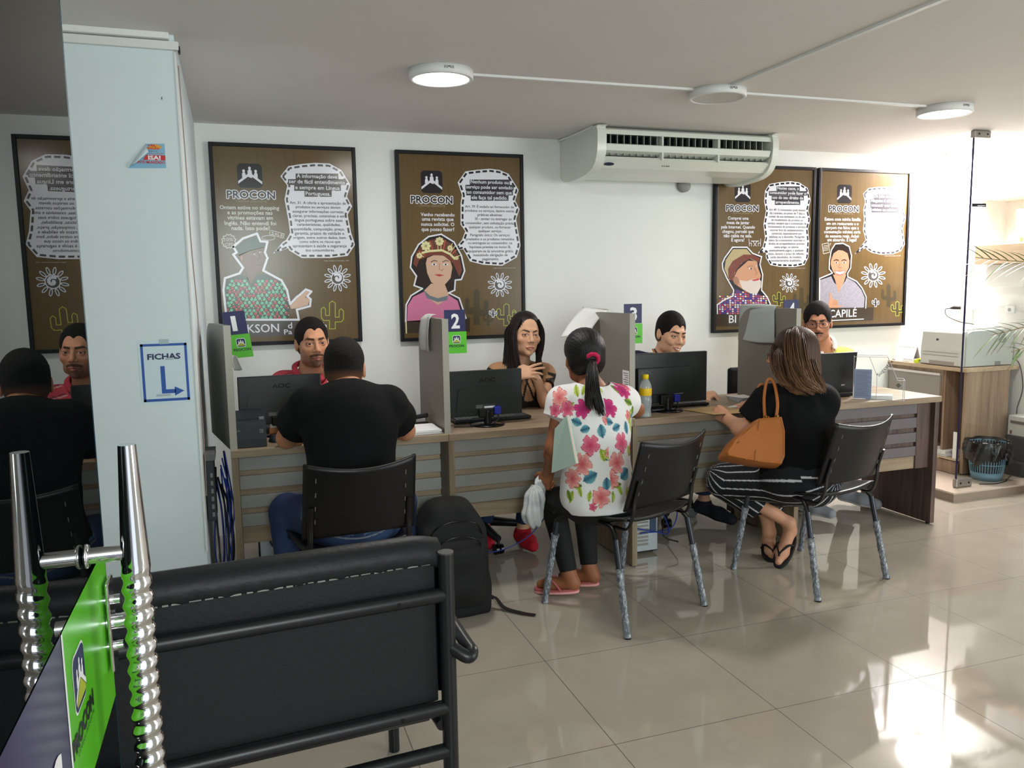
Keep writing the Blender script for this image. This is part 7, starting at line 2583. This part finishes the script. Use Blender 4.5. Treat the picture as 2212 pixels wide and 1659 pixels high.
# plastic bag hanging from her hand
f = thing('plastic_bag', 'crumpled white plastic bag hanging from the hand of the woman in the floral blouse', 'bag', tuple(W(1155, 1080, 3.33)))
pb = mat('white_thin_plastic', (206, 210, 212), .4, bump=.8, bscale=40, alpha=.93)
S = Sculpt(npv(W(1150, 1080, 3.33)) - .2, npv(W(1150, 1080, 3.33)) + .2, .005)
top, midp, lowp = npv(W(1176, 1022, 3.37)), npv(W(1156, 1075, 3.34)), npv(W(1150, 1112, 3.33))
S.cone(top, midp, .016, .036, .0); S.cone(midp, lowp, .036, .046, .03)
V, F = S.mesh(); V = smooth_v(V, F, 2); N = normals(V, F)
ang = np.arctan2(V[:, 1] - midp[1], V[:, 0] - midp[0])
V = V + N * (.006 * np.sin(ang * 7 + V[:, 2] * 14) + .003 * wob(V, 8, 90))[:, None]
low = V[:, 2] < lowp[2] - .01; V[low, 2] = V[low, 2] - .016 * np.abs(np.sin(ang[low] * 1.0)) * ((lowp[2] - V[low, 2]) / .05)
np_object('bag_body', V, F, pb, f)

# ------------------------------------------------------------------ customer with handbag and striped trousers
J = dict(head=W(1707, 764, 3.30), hrot=(.66, .08, .0), hs=1.0, neck=W(1722, 826, 3.22), chest=W(1722, 915, 3.16), pelvis=W(1732, 1026, 3.10),
         sh_l=W(1660, 858, 3.22), sh_r=W(1776, 862, 3.13), el_l=W(1612, 932, 3.28), el_r=Vector((2.84, 3.38, .82)), wr_l=W(1571, 905, 3.46), wr_r=W(1622, 872, 3.62),
         hip_l=W(1705, 1040, 3.16), hip_r=W(1762, 1045, 3.08), kn_l=W(1565, 1038, 3.42), kn_r=W(1648, 1060, 3.45),
         an_l=W(1704, 1130, 3.30), toe_l=W(1682, 1214, 3.24), an_r=W(1662, 1150, 3.40), toe_r=W(1668, 1200, 3.34), w=1.10, dp=1.10, arm_r=1.18, leg_r=1.05, nk=.95, front=1)
sp = dict(skin=(206, 152, 122), female=True, jaw=1.0, lip=(176, 100, 92))


def stripes(V, N, J):
    c = np.tile(np.array(lin((16, 17, 24))), (len(V), 1)); wh = np.array(lin((206, 206, 210)))
    best = np.full(len(V), 9.0); ang = np.zeros(len(V))
    for h, k_, a in (('hip_l', 'kn_l', 'an_l'), ('hip_r', 'kn_r', 'an_r')):
        for A, B, ph in ((npv(J['pelvis']) if False else npv(J[h]), npv(J[k_]), 0.0), (npv(J[k_]), npv(J[a]), .15)):
            ba = B - A; L2 = ba @ ba; tt = np.clip(((V - A) @ ba) / L2, -.6, 1.15)
            q = V - A - np.outer(tt, ba); d = np.linalg.norm(q, axis=1)
            u = np.cross(ba, [0, 0, 1.0]); u /= np.linalg.norm(u); w = np.cross(u, ba); w /= np.linalg.norm(w)
            an = np.arctan2(q @ w, q @ u)
            m = d < best; best[m] = d[m]; ang[m] = an[m] + ph
    f = (ang / (2 * math.pi) * 14) % 1.0
    c[np.abs(f - .5) < .07] = wh
    return c


t = make_person('woman in a black t-shirt and black and white striped trousers, ankles crossed, rightmost customer', J, sp,
                [garment('t_shirt', BLACKTEE, shirt(.014, .62, .070, True, .0, .06, (.074, .078)), .006, (.004, 20, (1, 1, .5)), 'black t-shirt', seed=21),
                 garment('trousers', PRINT, pants(.014, .52, .012, .09, (.096, .078, .070)), .0034, (.003, 24, (1, 1, 1)), 'black trousers with white stripes', stripes, seed=22)],
                hands=[dict(w=J['wr_l'], d=(-.25, .75, .30), n=(.8, .2, -.5), t=(.5, .3, .8), sc=.92, curl=(.9, 1.1, .8), spread=.04, thumb=(.9, .25, .3)),
                       dict(w=J['wr_r'], d=(-.95, .05, -.15), n=(.0, -.1, -1), t=(-.1, -.9, .1), sc=.92, curl=(.45, .55, .4), thumb=(.7, .6, .3))])
O = npv(J['head']); R = rot_from(*J['hrot']); s = J['hs']; HP = lambda p: Vector(tuple(O + R @ (npv(p) * s)))
S = Sculpt(O - .20, O + .18, .004); S.frame(O, R, s)
S.ell((0, -.030, .040), (.090, .106, .094), 0); S.ell((.008, -.060, -.040), (.088, .078, .10), .04); S.ell((.02, -.075, -.11), (.080, .055, .06), .04)
S.ell((0, .106, -.035), (.066, .064, .105), .012, 'sub')
S.frame()
V, F = S.mesh(); V = smooth_v(V, F, 2); L = ((V - O) @ R) / s; N = normals(V, F)
cv = np.arctan2(L[:, 0], L[:, 1] + .03) * 40 + 3 * np.sin(L[:, 2] * 26)
V = V + N * (.0010 * np.sin(cv))[:, None]
c1, c2 = np.array(lin((62, 42, 32))), np.array(lin((98, 68, 46)))
k = (.5 + .5 * np.sin(cv * .7))[:, None] * np.clip((.10 - L[:, 2:3]) / .16, 0, 1)
hair = np_object('hair', V, F, HAIRM, t, c1 * (1 - k) + c2 * k)
b = MB(); cols = []
guides = [((1690, 770, 3.20), (1700, 810, 3.14), (1722, 842, 3.06), (1744, 852, 3.02)), ((1712, 730, 3.16), (1716, 785, 3.10), (1735, 830, 3.03), (1765, 853, 2.98)),
          ((1738, 735, 3.18), (1748, 785, 3.10), (1762, 825, 3.04), (1782, 850, 3.00)), ((1752, 745, 3.26), (1762, 790, 3.16), (1778, 828, 3.09), (1788, 852, 3.05)), ((1680, 760, 3.30), (1684, 795, 3.22), (1700, 825, 3.12), (1716, 838, 3.06)),
          ((1725, 725, 3.14), (1735, 780, 3.08), (1750, 820, 3.02), (1776, 845, 2.98))]
for i, g in enumerate(guides):
    strands(b, [tuple(W(g[0][0] - 6, g[0][1] - 18, g[0][2] + .045))] + [tuple(W(p[0] - 8, p[1], p[2])) for p in g], 80, (.026, .022, .010), .0026, 40 + i, HAIRM, cols, (58, 38, 28), (122, 88, 58), wave=.012, wf=15)
build_cols(b, 'hair_locks', hair, cols)
glasses(t, (.025, .017), mat('brown_frame', (90, 60, 40), .3), .0014)
for sd in ('l', 'r'): flipflop(t, J, sd, mat('black_sole', (18, 18, 20), .7), mat('black_sole_rim', (30, 30, 34), .7))
b = MB(); wv = (J['wr_l'] - J['el_l']).normalized(); u_ = wv.orthogonal().normalized(); v_ = wv.cross(u_)
rc = J['wr_l'] + (W(1571, 905, 3.46) - J['wr_l'])
b = MB()
b.prism([(0, 0), (.001, 0), (.001, .001)], 0, .001, M['pvc']) if False else None
# paper scraps in her far hand
b = MB(); sheet(b, [W(1573, 874, 3.62), W(1592, 882, 3.60), W(1602, 874, 3.64), W(1590, 868, 3.66)], TOP + .004, .006, M['paper'])
tag(b.build('paper_slip'), 'small white slip under the fingers of the woman with the handbag', 'paper')

# handbag
f = thing('handbag', 'tan leather handbag hanging from the arm of the woman in striped trousers', 'handbag', tuple(W(1635, 960, 3.12)))
tan_l = mat('tan_leather', (166, 98, 42), .42, spec=.4, noise=.08, nscale=14, bump=.15, bscale=160)
fr_ = [W(1640, 903, 3.10), W(1690, 899, 3.02), W(1697, 930, 3.00), W(1697, 985, 3.00), W(1690, 1002, 3.0), W(1640, 997, 3.02), W(1574, 984, 3.06), W(1572, 975, 3.07), W(1590, 948, 3.10), W(1615, 925, 3.11)]
cent = sum(fr_, Vector()) / len(fr_)
nrm_ = (fr_[4] - fr_[0]).cross(fr_[6] - fr_[0]).normalized()
if nrm_.y < 0: nrm_ = -nrm_
Dp = .12
n_ = len(fr_)
rings = []
for kk, (o_, sc_) in enumerate(((0.004, .90), (0, .97), (.006, 1.0), (Dp * .5, 1.02), (Dp - .006, 1.0), (Dp, .96), (Dp - .004, .9))):
    rings.append([cent + (p - cent) * sc_ + nrm_ * (o_) + (Vector((0, 0, -.006 * math.sin(i * 1.9))) if kk == 3 else Vector()) for i, p in enumerate(fr_)])
vs = [p for r_ in rings for p in r_]
fs = [(a * n_ + i, a * n_ + (i + 1) % n_, (a + 1) * n_ + (i + 1) % n_, (a + 1) * n_ + i) for a in range(len(rings) - 1) for i in range(n_)]
b = MB(); b.add(vs, fs, tan_l, True)
b.add(rings[0], [tuple(reversed(range(n_)))], tan_l, True); b.add(rings[-1], [tuple(range(n_))], tan_l, True)
o = b.build('bag_body', f)
md = o.modifiers.new('s', 'BEVEL'); md.width = .008; md.segments = 3; md.limit_method = 'ANGLE'
for off in (.012, Dp - .02):
    b = MB()
    for w_ in (0,):
        p = bez([W(1655, 905, 3.10) + nrm_ * off, W(1653, 860, 3.14) + nrm_ * off, W(1658, 826, 3.15) + nrm_ * off, W(1667, 817, 3.14) + nrm_ * off, W(1676, 830, 3.12) + nrm_ * off, W(1682, 870, 3.08) + nrm_ * off, W(1679, 903, 3.05) + nrm_ * off], 8)
        b.tube(p, .0075, tan_l, 10)
    b.build('strap', f)
b = MB()
for q_ in ((1655, 903, 3.095), (1679, 902, 3.045)): b.tube([W(*q_) + Vector((0, 0, .012)), W(*q_) - Vector((0, 0, .008))], .0085, mat('brass', (190, 150, 80), .25, metal=1.0), 10)
for q_ in ((1610, 992, 3.035), (1636, 996, 3.02)): b.lathe([(.0005, -.004), (.004, -.002), (.004, .002)], W(*q_) - Vector((0, .004, 0)), MATS['brass'], 10)
b.build('strap_rings', f, label='brass rings')
b = MB(); b.tube(bez([W(1640, 906, 3.094), W(1634, 950, 3.055), W(1630, 996, 3.017)], 6), .0016, mat('dark_stitch', (120, 66, 26), .6), 6); b.tube([W(1593, 957, 3.085), W(1612, 945, 3.09)], .003, MATS['dark_stitch'], 6); b.build('seams', f)
# ================================================================== SIDE ROOM (right)
PZ = 0.064
t = thing('side_cabinet', 'wood grain cabinet desk with pale drawers behind the glass panel', 'cabinet', (4.95, 4.5, PZ))
ov = wood_mat('ash_laminate', (172, 146, 122), (128, 102, 84), 2, scale=.8)
b = MB(); b.box((4.71, 4.155, .785), (5.195, 4.86, .812), wood_mat('ash_top', (206, 182, 152), (176, 150, 122), 1), .002); b.build('top', t)
b = MB(); b.box((4.725, 4.16, PZ + .01), (5.115, 4.185, .785), ov); b.build('end_panel', t)
b = MB(); b.box((5.10, 4.185, PZ + .01), (5.12, 4.86, .785), mat('ash_dark', (96, 70, 58), .5)); b.build('back_panel', t)
b = MB(); b.box((4.73, 4.36, .56), (5.10, 4.86, .785), ov, .001)
b.box((4.735, 4.345, PZ + .01), (5.10, 4.362, .785), ov); b.build('drawer_box', t)
al = mat('aluminium_profile', (206, 200, 196), .3, metal=.6)
for z0, z1 in ((.585, .742),):
    b = MB(); b.box((4.714, 4.375, z0), (4.729, 4.845, z1), mat('drawer_grey', (150, 142, 136), .45), .001); d = b.build('drawer', t)
    b = MB(); b.box((4.704, 4.372, z1), (4.730, 4.850, z1 + .018), al, .003); b.build('handle_profile', d)
    b = MB(); b.box((4.704, 4.372, z0 - .020), (4.730, 4.850, z0), al, .003); b.build('handle_profile', d)
b = MB(); b.box((4.70, 4.19, .14), (5.10, 4.34, .16), ov); b.box((4.70, 4.19, PZ + .004), (4.72, 4.86, .155), ov); b.box((4.70, 4.19, .155), (5.10, 4.86, .17), MATS['ash_top'])
b.build('low_shelf', t)
b = MB()
for i in range(5):
    b.box((4.715 + .004 * math.sin(i * 2), 4.29 + .003 * i, .1705 + i * .0082), (4.86, 4.48 - .006 * i, .178 + i * .0082), M['paper'], .002)
tag(b.build('book_stack'), 'pile of white booklets on the low shelf of the side cabinet', 'booklets')
b = MB(); b.box((4.716, 4.20, .171), (4.724, 4.24, .36), M['paper'])
tag(b.build('white_card'), 'white card standing against the side cabinet behind the waste basket', 'card')

# laser printer
t = thing('laser_printer', 'white office printer on the side cabinet', 'printer', (4.93, 4.4, .812))
pw = mat('printer_white', (208, 208, 204), .4); pw2 = mat('printer_side', (196, 200, 198), .45)
b = MB()
b.prism([(4.72, .816), (4.72, .93), (4.735, 1.055), (4.76, 1.062), (5.17, 1.075), (5.185, 1.06), (5.185, .816)], 4.215, 4.56, pw, 'xz')
o = b.build('body', t); md = o.modifiers.new('b', 'BEVEL'); md.width = .012; md.segments = 3; md.limit_method = 'ANGLE'
b = MB(); b.prism([(4.752, .818), (4.752, 1.02), (4.765, 1.05), (4.80, 1.062), (5.185, 1.066), (5.185, .818)], 4.203, 4.216, pw2, 'xz'); o = b.build('side_cover', t)
b = MB()
for i in range(7):
    for j in range(9):
        if (i - 3) ** 2 / 12 + (j - 4) ** 2 / 20 < 1.1:
            b.box((5.04 + i * .011, 4.2015, .975 + j * .0088), (5.047 + i * .011, 4.2035, .980 + j * .0088), mat('vent_dark', (64, 66, 66), .6))
b.build('side_vent', t, label='dark speckled vent')
b = MB()
b.box((4.7175, 4.24, .884), (4.7205, 4.54, .886), mat('seam_grey', (120, 116, 112), .6)); b.box((4.7175, 4.24, .906), (4.7205, 4.54, .908), MATS['seam_grey'])
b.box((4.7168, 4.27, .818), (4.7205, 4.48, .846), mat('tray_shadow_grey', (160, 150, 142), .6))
b.box((4.727, 4.415, .985), (4.7315, 4.435, 1.003), mat('dark_emblem', (70, 68, 66), .5))
b.build('front_details', t)
b = MB(); b.box((5.02, 4.2005, .818), (5.07, 4.2035, .846), mat('recess_grey', (140, 140, 140), .6)); b.build('side_grip', t)
b = MB(); b.prism([(4.80, 1.066), (4.82, 1.078), (5.12, 1.086), (5.14, 1.076)], 4.26, 4.52, pw, 'xz'); b.build('output_lid', t)
# calendar tent, papers, highlighter
t = thing('desk_calendar', 'white folded desk calendar card on the side cabinet', 'calendar', (4.80, 4.72, .812))
b = MB()
A = Vector((4.735, 4.83, .813)); B = Vector((4.735, 4.645, .813)); C_ = Vector((4.775, 4.83, .93)); D = Vector((4.775, 4.645, .93)); E_ = Vector((4.815, 4.83, .813)); F_ = Vector((4.815, 4.645, .813))
b.add([A, B, D, C_, E_, F_], [(0, 1, 2, 3)], M['paper']); b.add([C_, D, F_, E_], [(0, 1, 2, 3)], mat('card_back', (170, 160, 156), .7))
b.build('card', t)
b = MB(); u_ = (B - A).normalized(); v_ = (C_ - A).normalized()
b.text('CAIXA   CALENDÁRIO   2020', (A + v_ * .108 + Vector((-.001, 0, .0005)), u_, v_), .01, .165, 0, mat('ink_grey', (90, 90, 110), .7), h=.006); b.build('print_line', t)
b = MB()
for i in range(6): b.box((4.722 + .002 * i, 4.56 - .01 * (i % 2), .8125 + i * .004), (4.86, 4.73, .816 + i * .004), M['paper'] if i < 5 else mat('grey_print_paper', (186, 186, 194), .7), rot=(0, 0, .03 * (i % 3)))
tag(b.build('paper_pile'), 'pile of papers between the desk calendar and the white printer', 'paper')
b = MB(); b.box((4.716, 4.555, .8385), (4.78, 4.60, .846), mat('fluorescent_yellow', (216, 232, 40), .5), .002, rot=(0, 0, .4)); b.box((4.72, 4.575, .8125), (4.745, 4.62, .838), MATS['fluorescent_yellow'], .003)
tag(b.build('highlighter_pack'), 'fluorescent yellow packet beside the white printer', 'packet')

# waste basket
t = thing('waste_basket', 'blue slatted waste basket with black liner on the raised step', 'waste basket', (4.80, 4.03, PZ))
bb = mat('basket_blue', (110, 150, 176), .4)
cx_, cy_ = 4.80, 4.035
b = MB()
b.lathe([(.0005, .002), (.092, .002), (.094, .0), (.100, .055), (.0975, .055), (.0925, .006), (.0005, .006)], (cx_, cy_, PZ), bb, 40)
for k in range(40):
    a = 2 * math.pi * k / 40
    ca, sa = math.cos(a), math.sin(a)
    b.tube([(cx_ + ca * .099, cy_ + sa * .099, PZ + .053), (cx_ + ca * .122, cy_ + sa * .122, PZ + .25)], .0030, bb, 6)
for z, r in ((.11, .106), (.165, .113), (.25, .123)):
    b.tube([(cx_ + math.cos(a) * r, cy_ + math.sin(a) * r, PZ + z) for a in [2 * math.pi * i / 40 for i in range(40)]], .0032, bb, 6, closed=True)
b.build('basket', t)
b = MB()
rn = random.Random(2)
vs = []; n = 64; prof = [(.088, .01), (.095, .06), (.108, .15), (.118, .22), (.124, .262), (.130, .272), (.137, .262), (.141, .22), (.145, .18), (.138, .135)]
ph = [rn.uniform(0, 6) for _ in range(6)]
for i, (r, h) in enumerate(prof):
    for j in range(n):
        a = 2 * math.pi * j / n
        k = .004 * math.sin(9 * a + ph[0] + i) + .003 * math.sin(17 * a + ph[1] + i * 1.7)
        hh = h
        if i >= 6: k *= 2.2; hh += (.02 * math.sin(3 * a + 1) + .012 * math.sin(7 * a)) * (i - 5) / 4
        if i in (0, 1, 2): k *= .3
        vs.append((cx_ + (r + k) * math.cos(a), cy_ + (r + k) * math.sin(a), PZ + hh))
fs = [(i * n + j, i * n + (j + 1) % n, (i + 1) * n + (j + 1) % n, (i + 1) * n + j) for i in range(len(prof) - 1) for j in range(n)]
b.add(vs, fs, mat('black_bin_liner', (16, 16, 18), .25, spec=.6, bump=.8, bscale=45), True); b.build('liner', t, label='shiny black plastic liner')

# things at the right border: boxes / small computer on a dark block
t = thing('small_appliance', 'pale grey machine standing on dark boxes at the right edge', 'machine', (5.17, 4.05, .32))
b = MB(); b.box((5.075, 3.97, .335), (5.195, 4.12, .475), pw, .006); b.build('housing', t)
b = MB(); b.box((5.073, 3.985, .42), (5.0755, 4.10, .44), mat('grey_line', (110, 100, 100), .5)); b.box((5.0735, 4.085, .345), (5.0755, 4.10, .37), mat('brown_mark', (120, 60, 50), .5)); b.build('front_marks', t)
b = MB(); b.box((5.07, 3.96, .165), (5.195, 4.13, .334), mat('dark_box_grey', (40, 40, 44), .6), .006)
tag(b.build('dark_box'), 'dark grey box under the pale machine at the right edge', 'box')
b = MB(); b.box((5.03, 3.955, PZ), (5.195, 4.15, .163), mat('dark_box_brown', (34, 32, 36), .7), .01)
tag(b.build('dark_base_box'), 'lowest wide dark box on the platform at the right edge', 'box')
cables('floor_lead', 'black lead lying on the raised step in front of the waste basket', [[(5.03, 4.02, .09), (4.96, 3.99, .068), (4.90, 3.96, .067), (4.84, 3.92, .067), (4.72, 3.90, .067), (4.62, 3.93, .067)]], bk, .003)
cables('printer_lead', 'black lead running down the wall behind the white printer', [[(5.185, 4.24, .86), (5.194, 4.16, .83), (5.196, 4.12, .66), (5.19, 4.15, .50), (5.194, 4.14, .38), (5.19, 4.13, .30)]], bk, .003)

# wall conduit with sockets, plug and cord
b = MB(); b.box((5.178, 3.3, 1.192), (5.2, 4.60, 1.214), M['pvc'], .002)
tag(b.build('wall_conduit'), 'white conduit along the side room wall above the printer', 'conduit')
b = MB(); b.box((5.172, 4.555, 1.0), (5.2, 4.605, 1.23), M['pvc'], .004)
tag(b.build('conduit_drop'), 'wide vertical white conduit on the side room wall', 'conduit')
t = thing('wall_socket', 'white wall socket on the side room conduit', 'socket', (5.18, 4.23, 1.2))
b = MB(); b.box((5.165, 4.195, 1.175), (5.178, 4.27, 1.228), M['pvc'], .004); b.build('plate', t)
b = MB(); b.cyl((5.164, 4.233, 1.2), (5.1665, 4.233, 1.2), .014, mat('socket_grey', (150, 150, 150), .5), n=6); b.build('outlet', t)
t = thing('plug_lead', 'black plug and lead by the corner of the side room', 'plug', (5.15, 4.62, 1.2))
b = MB(); b.tube([(5.19, 4.66, 1.205), (5.165, 4.70, 1.205), (5.16, 4.725, 1.20)], [.013, .013, .006], bk, 10); b.build('plug', t)
b = MB(); b.tube(bez([(5.16, 4.725, 1.20), (5.15, 4.76, 1.19), (5.15, 4.74, 1.14), (5.15, 4.62, 1.10), (5.15, 4.52, 1.09), (5.15, 4.46, 1.07), (5.15, 4.43, 1.06)], 6), .003, bk, 6); b.build('lead', t)
# cardboard box in the recess, framed notice
t = thing('cardboard_box', 'brown cardboard box jutting from the window recess', 'box', (5.15, 4.3, 1.53))
kb = mat('cardboard', (190, 164, 134), .7, noise=.05, nscale=20)
b = MB(); b.box((5.04, 4.02, 1.522), (5.36, 4.43, 1.655), kb, .002); b.build('carton', t)
b = MB(); b.box((5.0385, 4.36, 1.53), (5.0395, 4.375, 1.65), mat('parcel_tape', (170, 146, 116), .35))
[b.box((5.0382, 4.385, 1.598 + i * .006), (5.039, 4.42 - .004 * i, 1.600 + i * .006), mat('box_ink', (110, 90, 70), .7)) for i in range(3)]  #(Vector((5.0385, 4.42, 1.60)), Vector((0, -1, 0)), Vector((0, 0, 1))), 0, .04, 0, mat('box_ink', (110, 90, 70), .7), h=.007); b.build('print', t)
b = MB(); b.box((5.12, 4.10, 1.36), (5.2, 4.40, 1.52), M['wall_far'], .004)
tag(b.build('bracket_shelf'), 'plain white bracket on the wall under the cardboard box', 'bracket')
t = thing('mission_notice', 'pale framed notice headed Missão leaning in the window recess', 'notice', (5.19, 4.12, 1.75))
b = MB()
b.box((5.17, 3.60, 1.64), (5.176, 4.23, 1.895), mat('notice_board', (214, 214, 216), .5), .004); b.build('board', t)
b = MB()
fr = (Vector((5.1695, 4.23, 1.64)), Vector((0, -1, 0)), Vector((0, 0, 1)))
f2 = (Vector((5.1690, 4.23, 1.64)), fr[1], fr[2]); f3 = (Vector((5.1685, 4.23, 1.64)), fr[1], fr[2])
b.poly([(.03, .01), (.5, .01), (.5, .24), (.03, .24)], mat('notice_peach', (214, 180, 150), .6), fr)
b.poly([(.05, .075), (.5, .075), (.5, .225), (.05, .225)], mat('notice_inner', (206, 208, 216), .6), f2)
b.text('Missão', f3, .085, .155, .185, M['inkblack'], h=.016)
b.text('Atender e', f3, .07, .14, .155, M['inkblack'], h=.009)
b.text('de Campina', f3, .075, .145, .135, M['inkblack'], h=.009)
for k, c_ in enumerate(((170, 120, 80), (200, 150, 110), (90, 60, 70), (150, 120, 90))):
    b.poly([(.052 + k * .034 + .014 * math.cos(6.283 * i / 12), .045 + .016 * math.sin(6.283 * i / 12)) for i in range(12)], mat('notice_dot_' + 'abcd'[k], c_, .6), f3)
b.build('print', t)

# palm: pot outside the frame on the right, fronds reaching in
t = thing('palm_plant', 'green palm whose brown tipped fronds reach in at the right edge', 'plant', (4.98, 3.42, 0))
b = MB(); b.lathe([(.0005, .0), (.13, .0), (.16, .33), (.17, .35), (.158, .35), (.155, .31), (.0005, .31)], (4.98, 3.42, 0), mat('pot_terracotta', (140, 84, 60), .7), 32); b.build('pot', t)
b = MB(); b.tube(bez([(4.98, 3.42, .3), (4.99, 3.42, .7), (4.98, 3.42, 1.0)]), [.035] * 24 + [.025], mat('palm_stem', (110, 90, 60), .8), 12); b.build('stem', t)
lf = mat('palm_leaf', (92, 122, 52), .45, vcol=True)


def frond(base, ctrl, tip, n, L, seed):
    rn = random.Random(seed)
    path = bez([base, ctrl, tip], 14)
    b = MB()
    b.tube(path, [.006 * (1 - .8 * i / (len(path) - 1)) + .0012 for i in range(len(path))], lf, 8)
    cols = [(.30, .22, .10)] * len(b.v)
    N = len(path)
    for k in range(n):
        f = .22 + .78 * k / n
        i = f * (N - 1); i0 = int(i); q = path[i0].lerp(path[min(i0 + 1, N - 1)], i - i0)
        tg = (path[min(i0 + 1, N - 1)] - path[max(i0 - 1, 0)]).normalized()
        for s in (-1, 1):
            lat_ = tg.cross(Vector((0, 0, 1))).normalized()
            pr = lat_.cross(tg).normalized()
            dr = (tg * (.9 + .5 * f) + pr * s * (.80 if s > 0 else .55) + lat_ * rn.uniform(-.35, .35) + Vector((rn.uniform(-.1, .1), rn.uniform(-.1, .1), rn.uniform(-.1, .1)))).normalized()
            l = L * math.sin(math.pi * (.15 + .8 * (1 - abs(f - .55)))) * rn.uniform(.85, 1.1)
            m_ = 7
            vs = []
            wv = dr.cross(Vector((0, 0, 1))).normalized()
            for j in range(m_ + 1):
                g = j / m_
                w = .0085 * math.sin(math.pi * min(.98, .12 + .88 * g)) ** .7 * (1 - g * .55)
                c_ = q + dr * l * g + Vector((0, 0, -.22 * l * g * g))
                vs += [c_ - wv * w, c_ + Vector((0, 0, -w * .35)), c_ + wv * w]
                t_ = max(0, (g - .6) / .4)
                col = (.10 * (1 - t_) + .17 * t_, .19 * (1 - t_) + .085 * t_, .035 * (1 - t_) + .05 * t_)
                cols += [col] * 3
            fs = []
            for j in range(m_):
                a = j * 3
                fs += [(a, a + 1, a + 4, a + 3), (a + 1, a + 2, a + 5, a + 4)]
            b.add(vs, fs, lf, True)
    # tube caps reuse colours
    while len(cols) < len(b.v): cols.append((.30, .22, .10))
    o = b.build('frond', t)
    at = o.data.color_attributes.new('Col', 'FLOAT_COLOR', 'POINT')
    at.data.foreach_set('color', np.array([(*c_, 1) for c_ in cols], 'f').ravel())


T0 = Vector((4.98, 3.42, 1.0))
frond(T0, (4.99, 3.40, 1.42), tuple(W(2108, 556, 3.55)), 30, .26, 1)
frond(T0, (4.93, 3.42, 1.22), tuple(W(2140, 724, 3.50)), 28, .22, 2)
frond(T0, (4.98, 3.38, 1.16), tuple(W(2185, 760, 3.35)), 22, .17, 3)
frond(T0, (4.90, 3.2, 1.4), (4.88, 2.95, 1.3), 18, .12, 4)
frond(T0, (4.9, 3.1, 1.35), (4.95, 2.85, 1.2), 18, .2, 6)
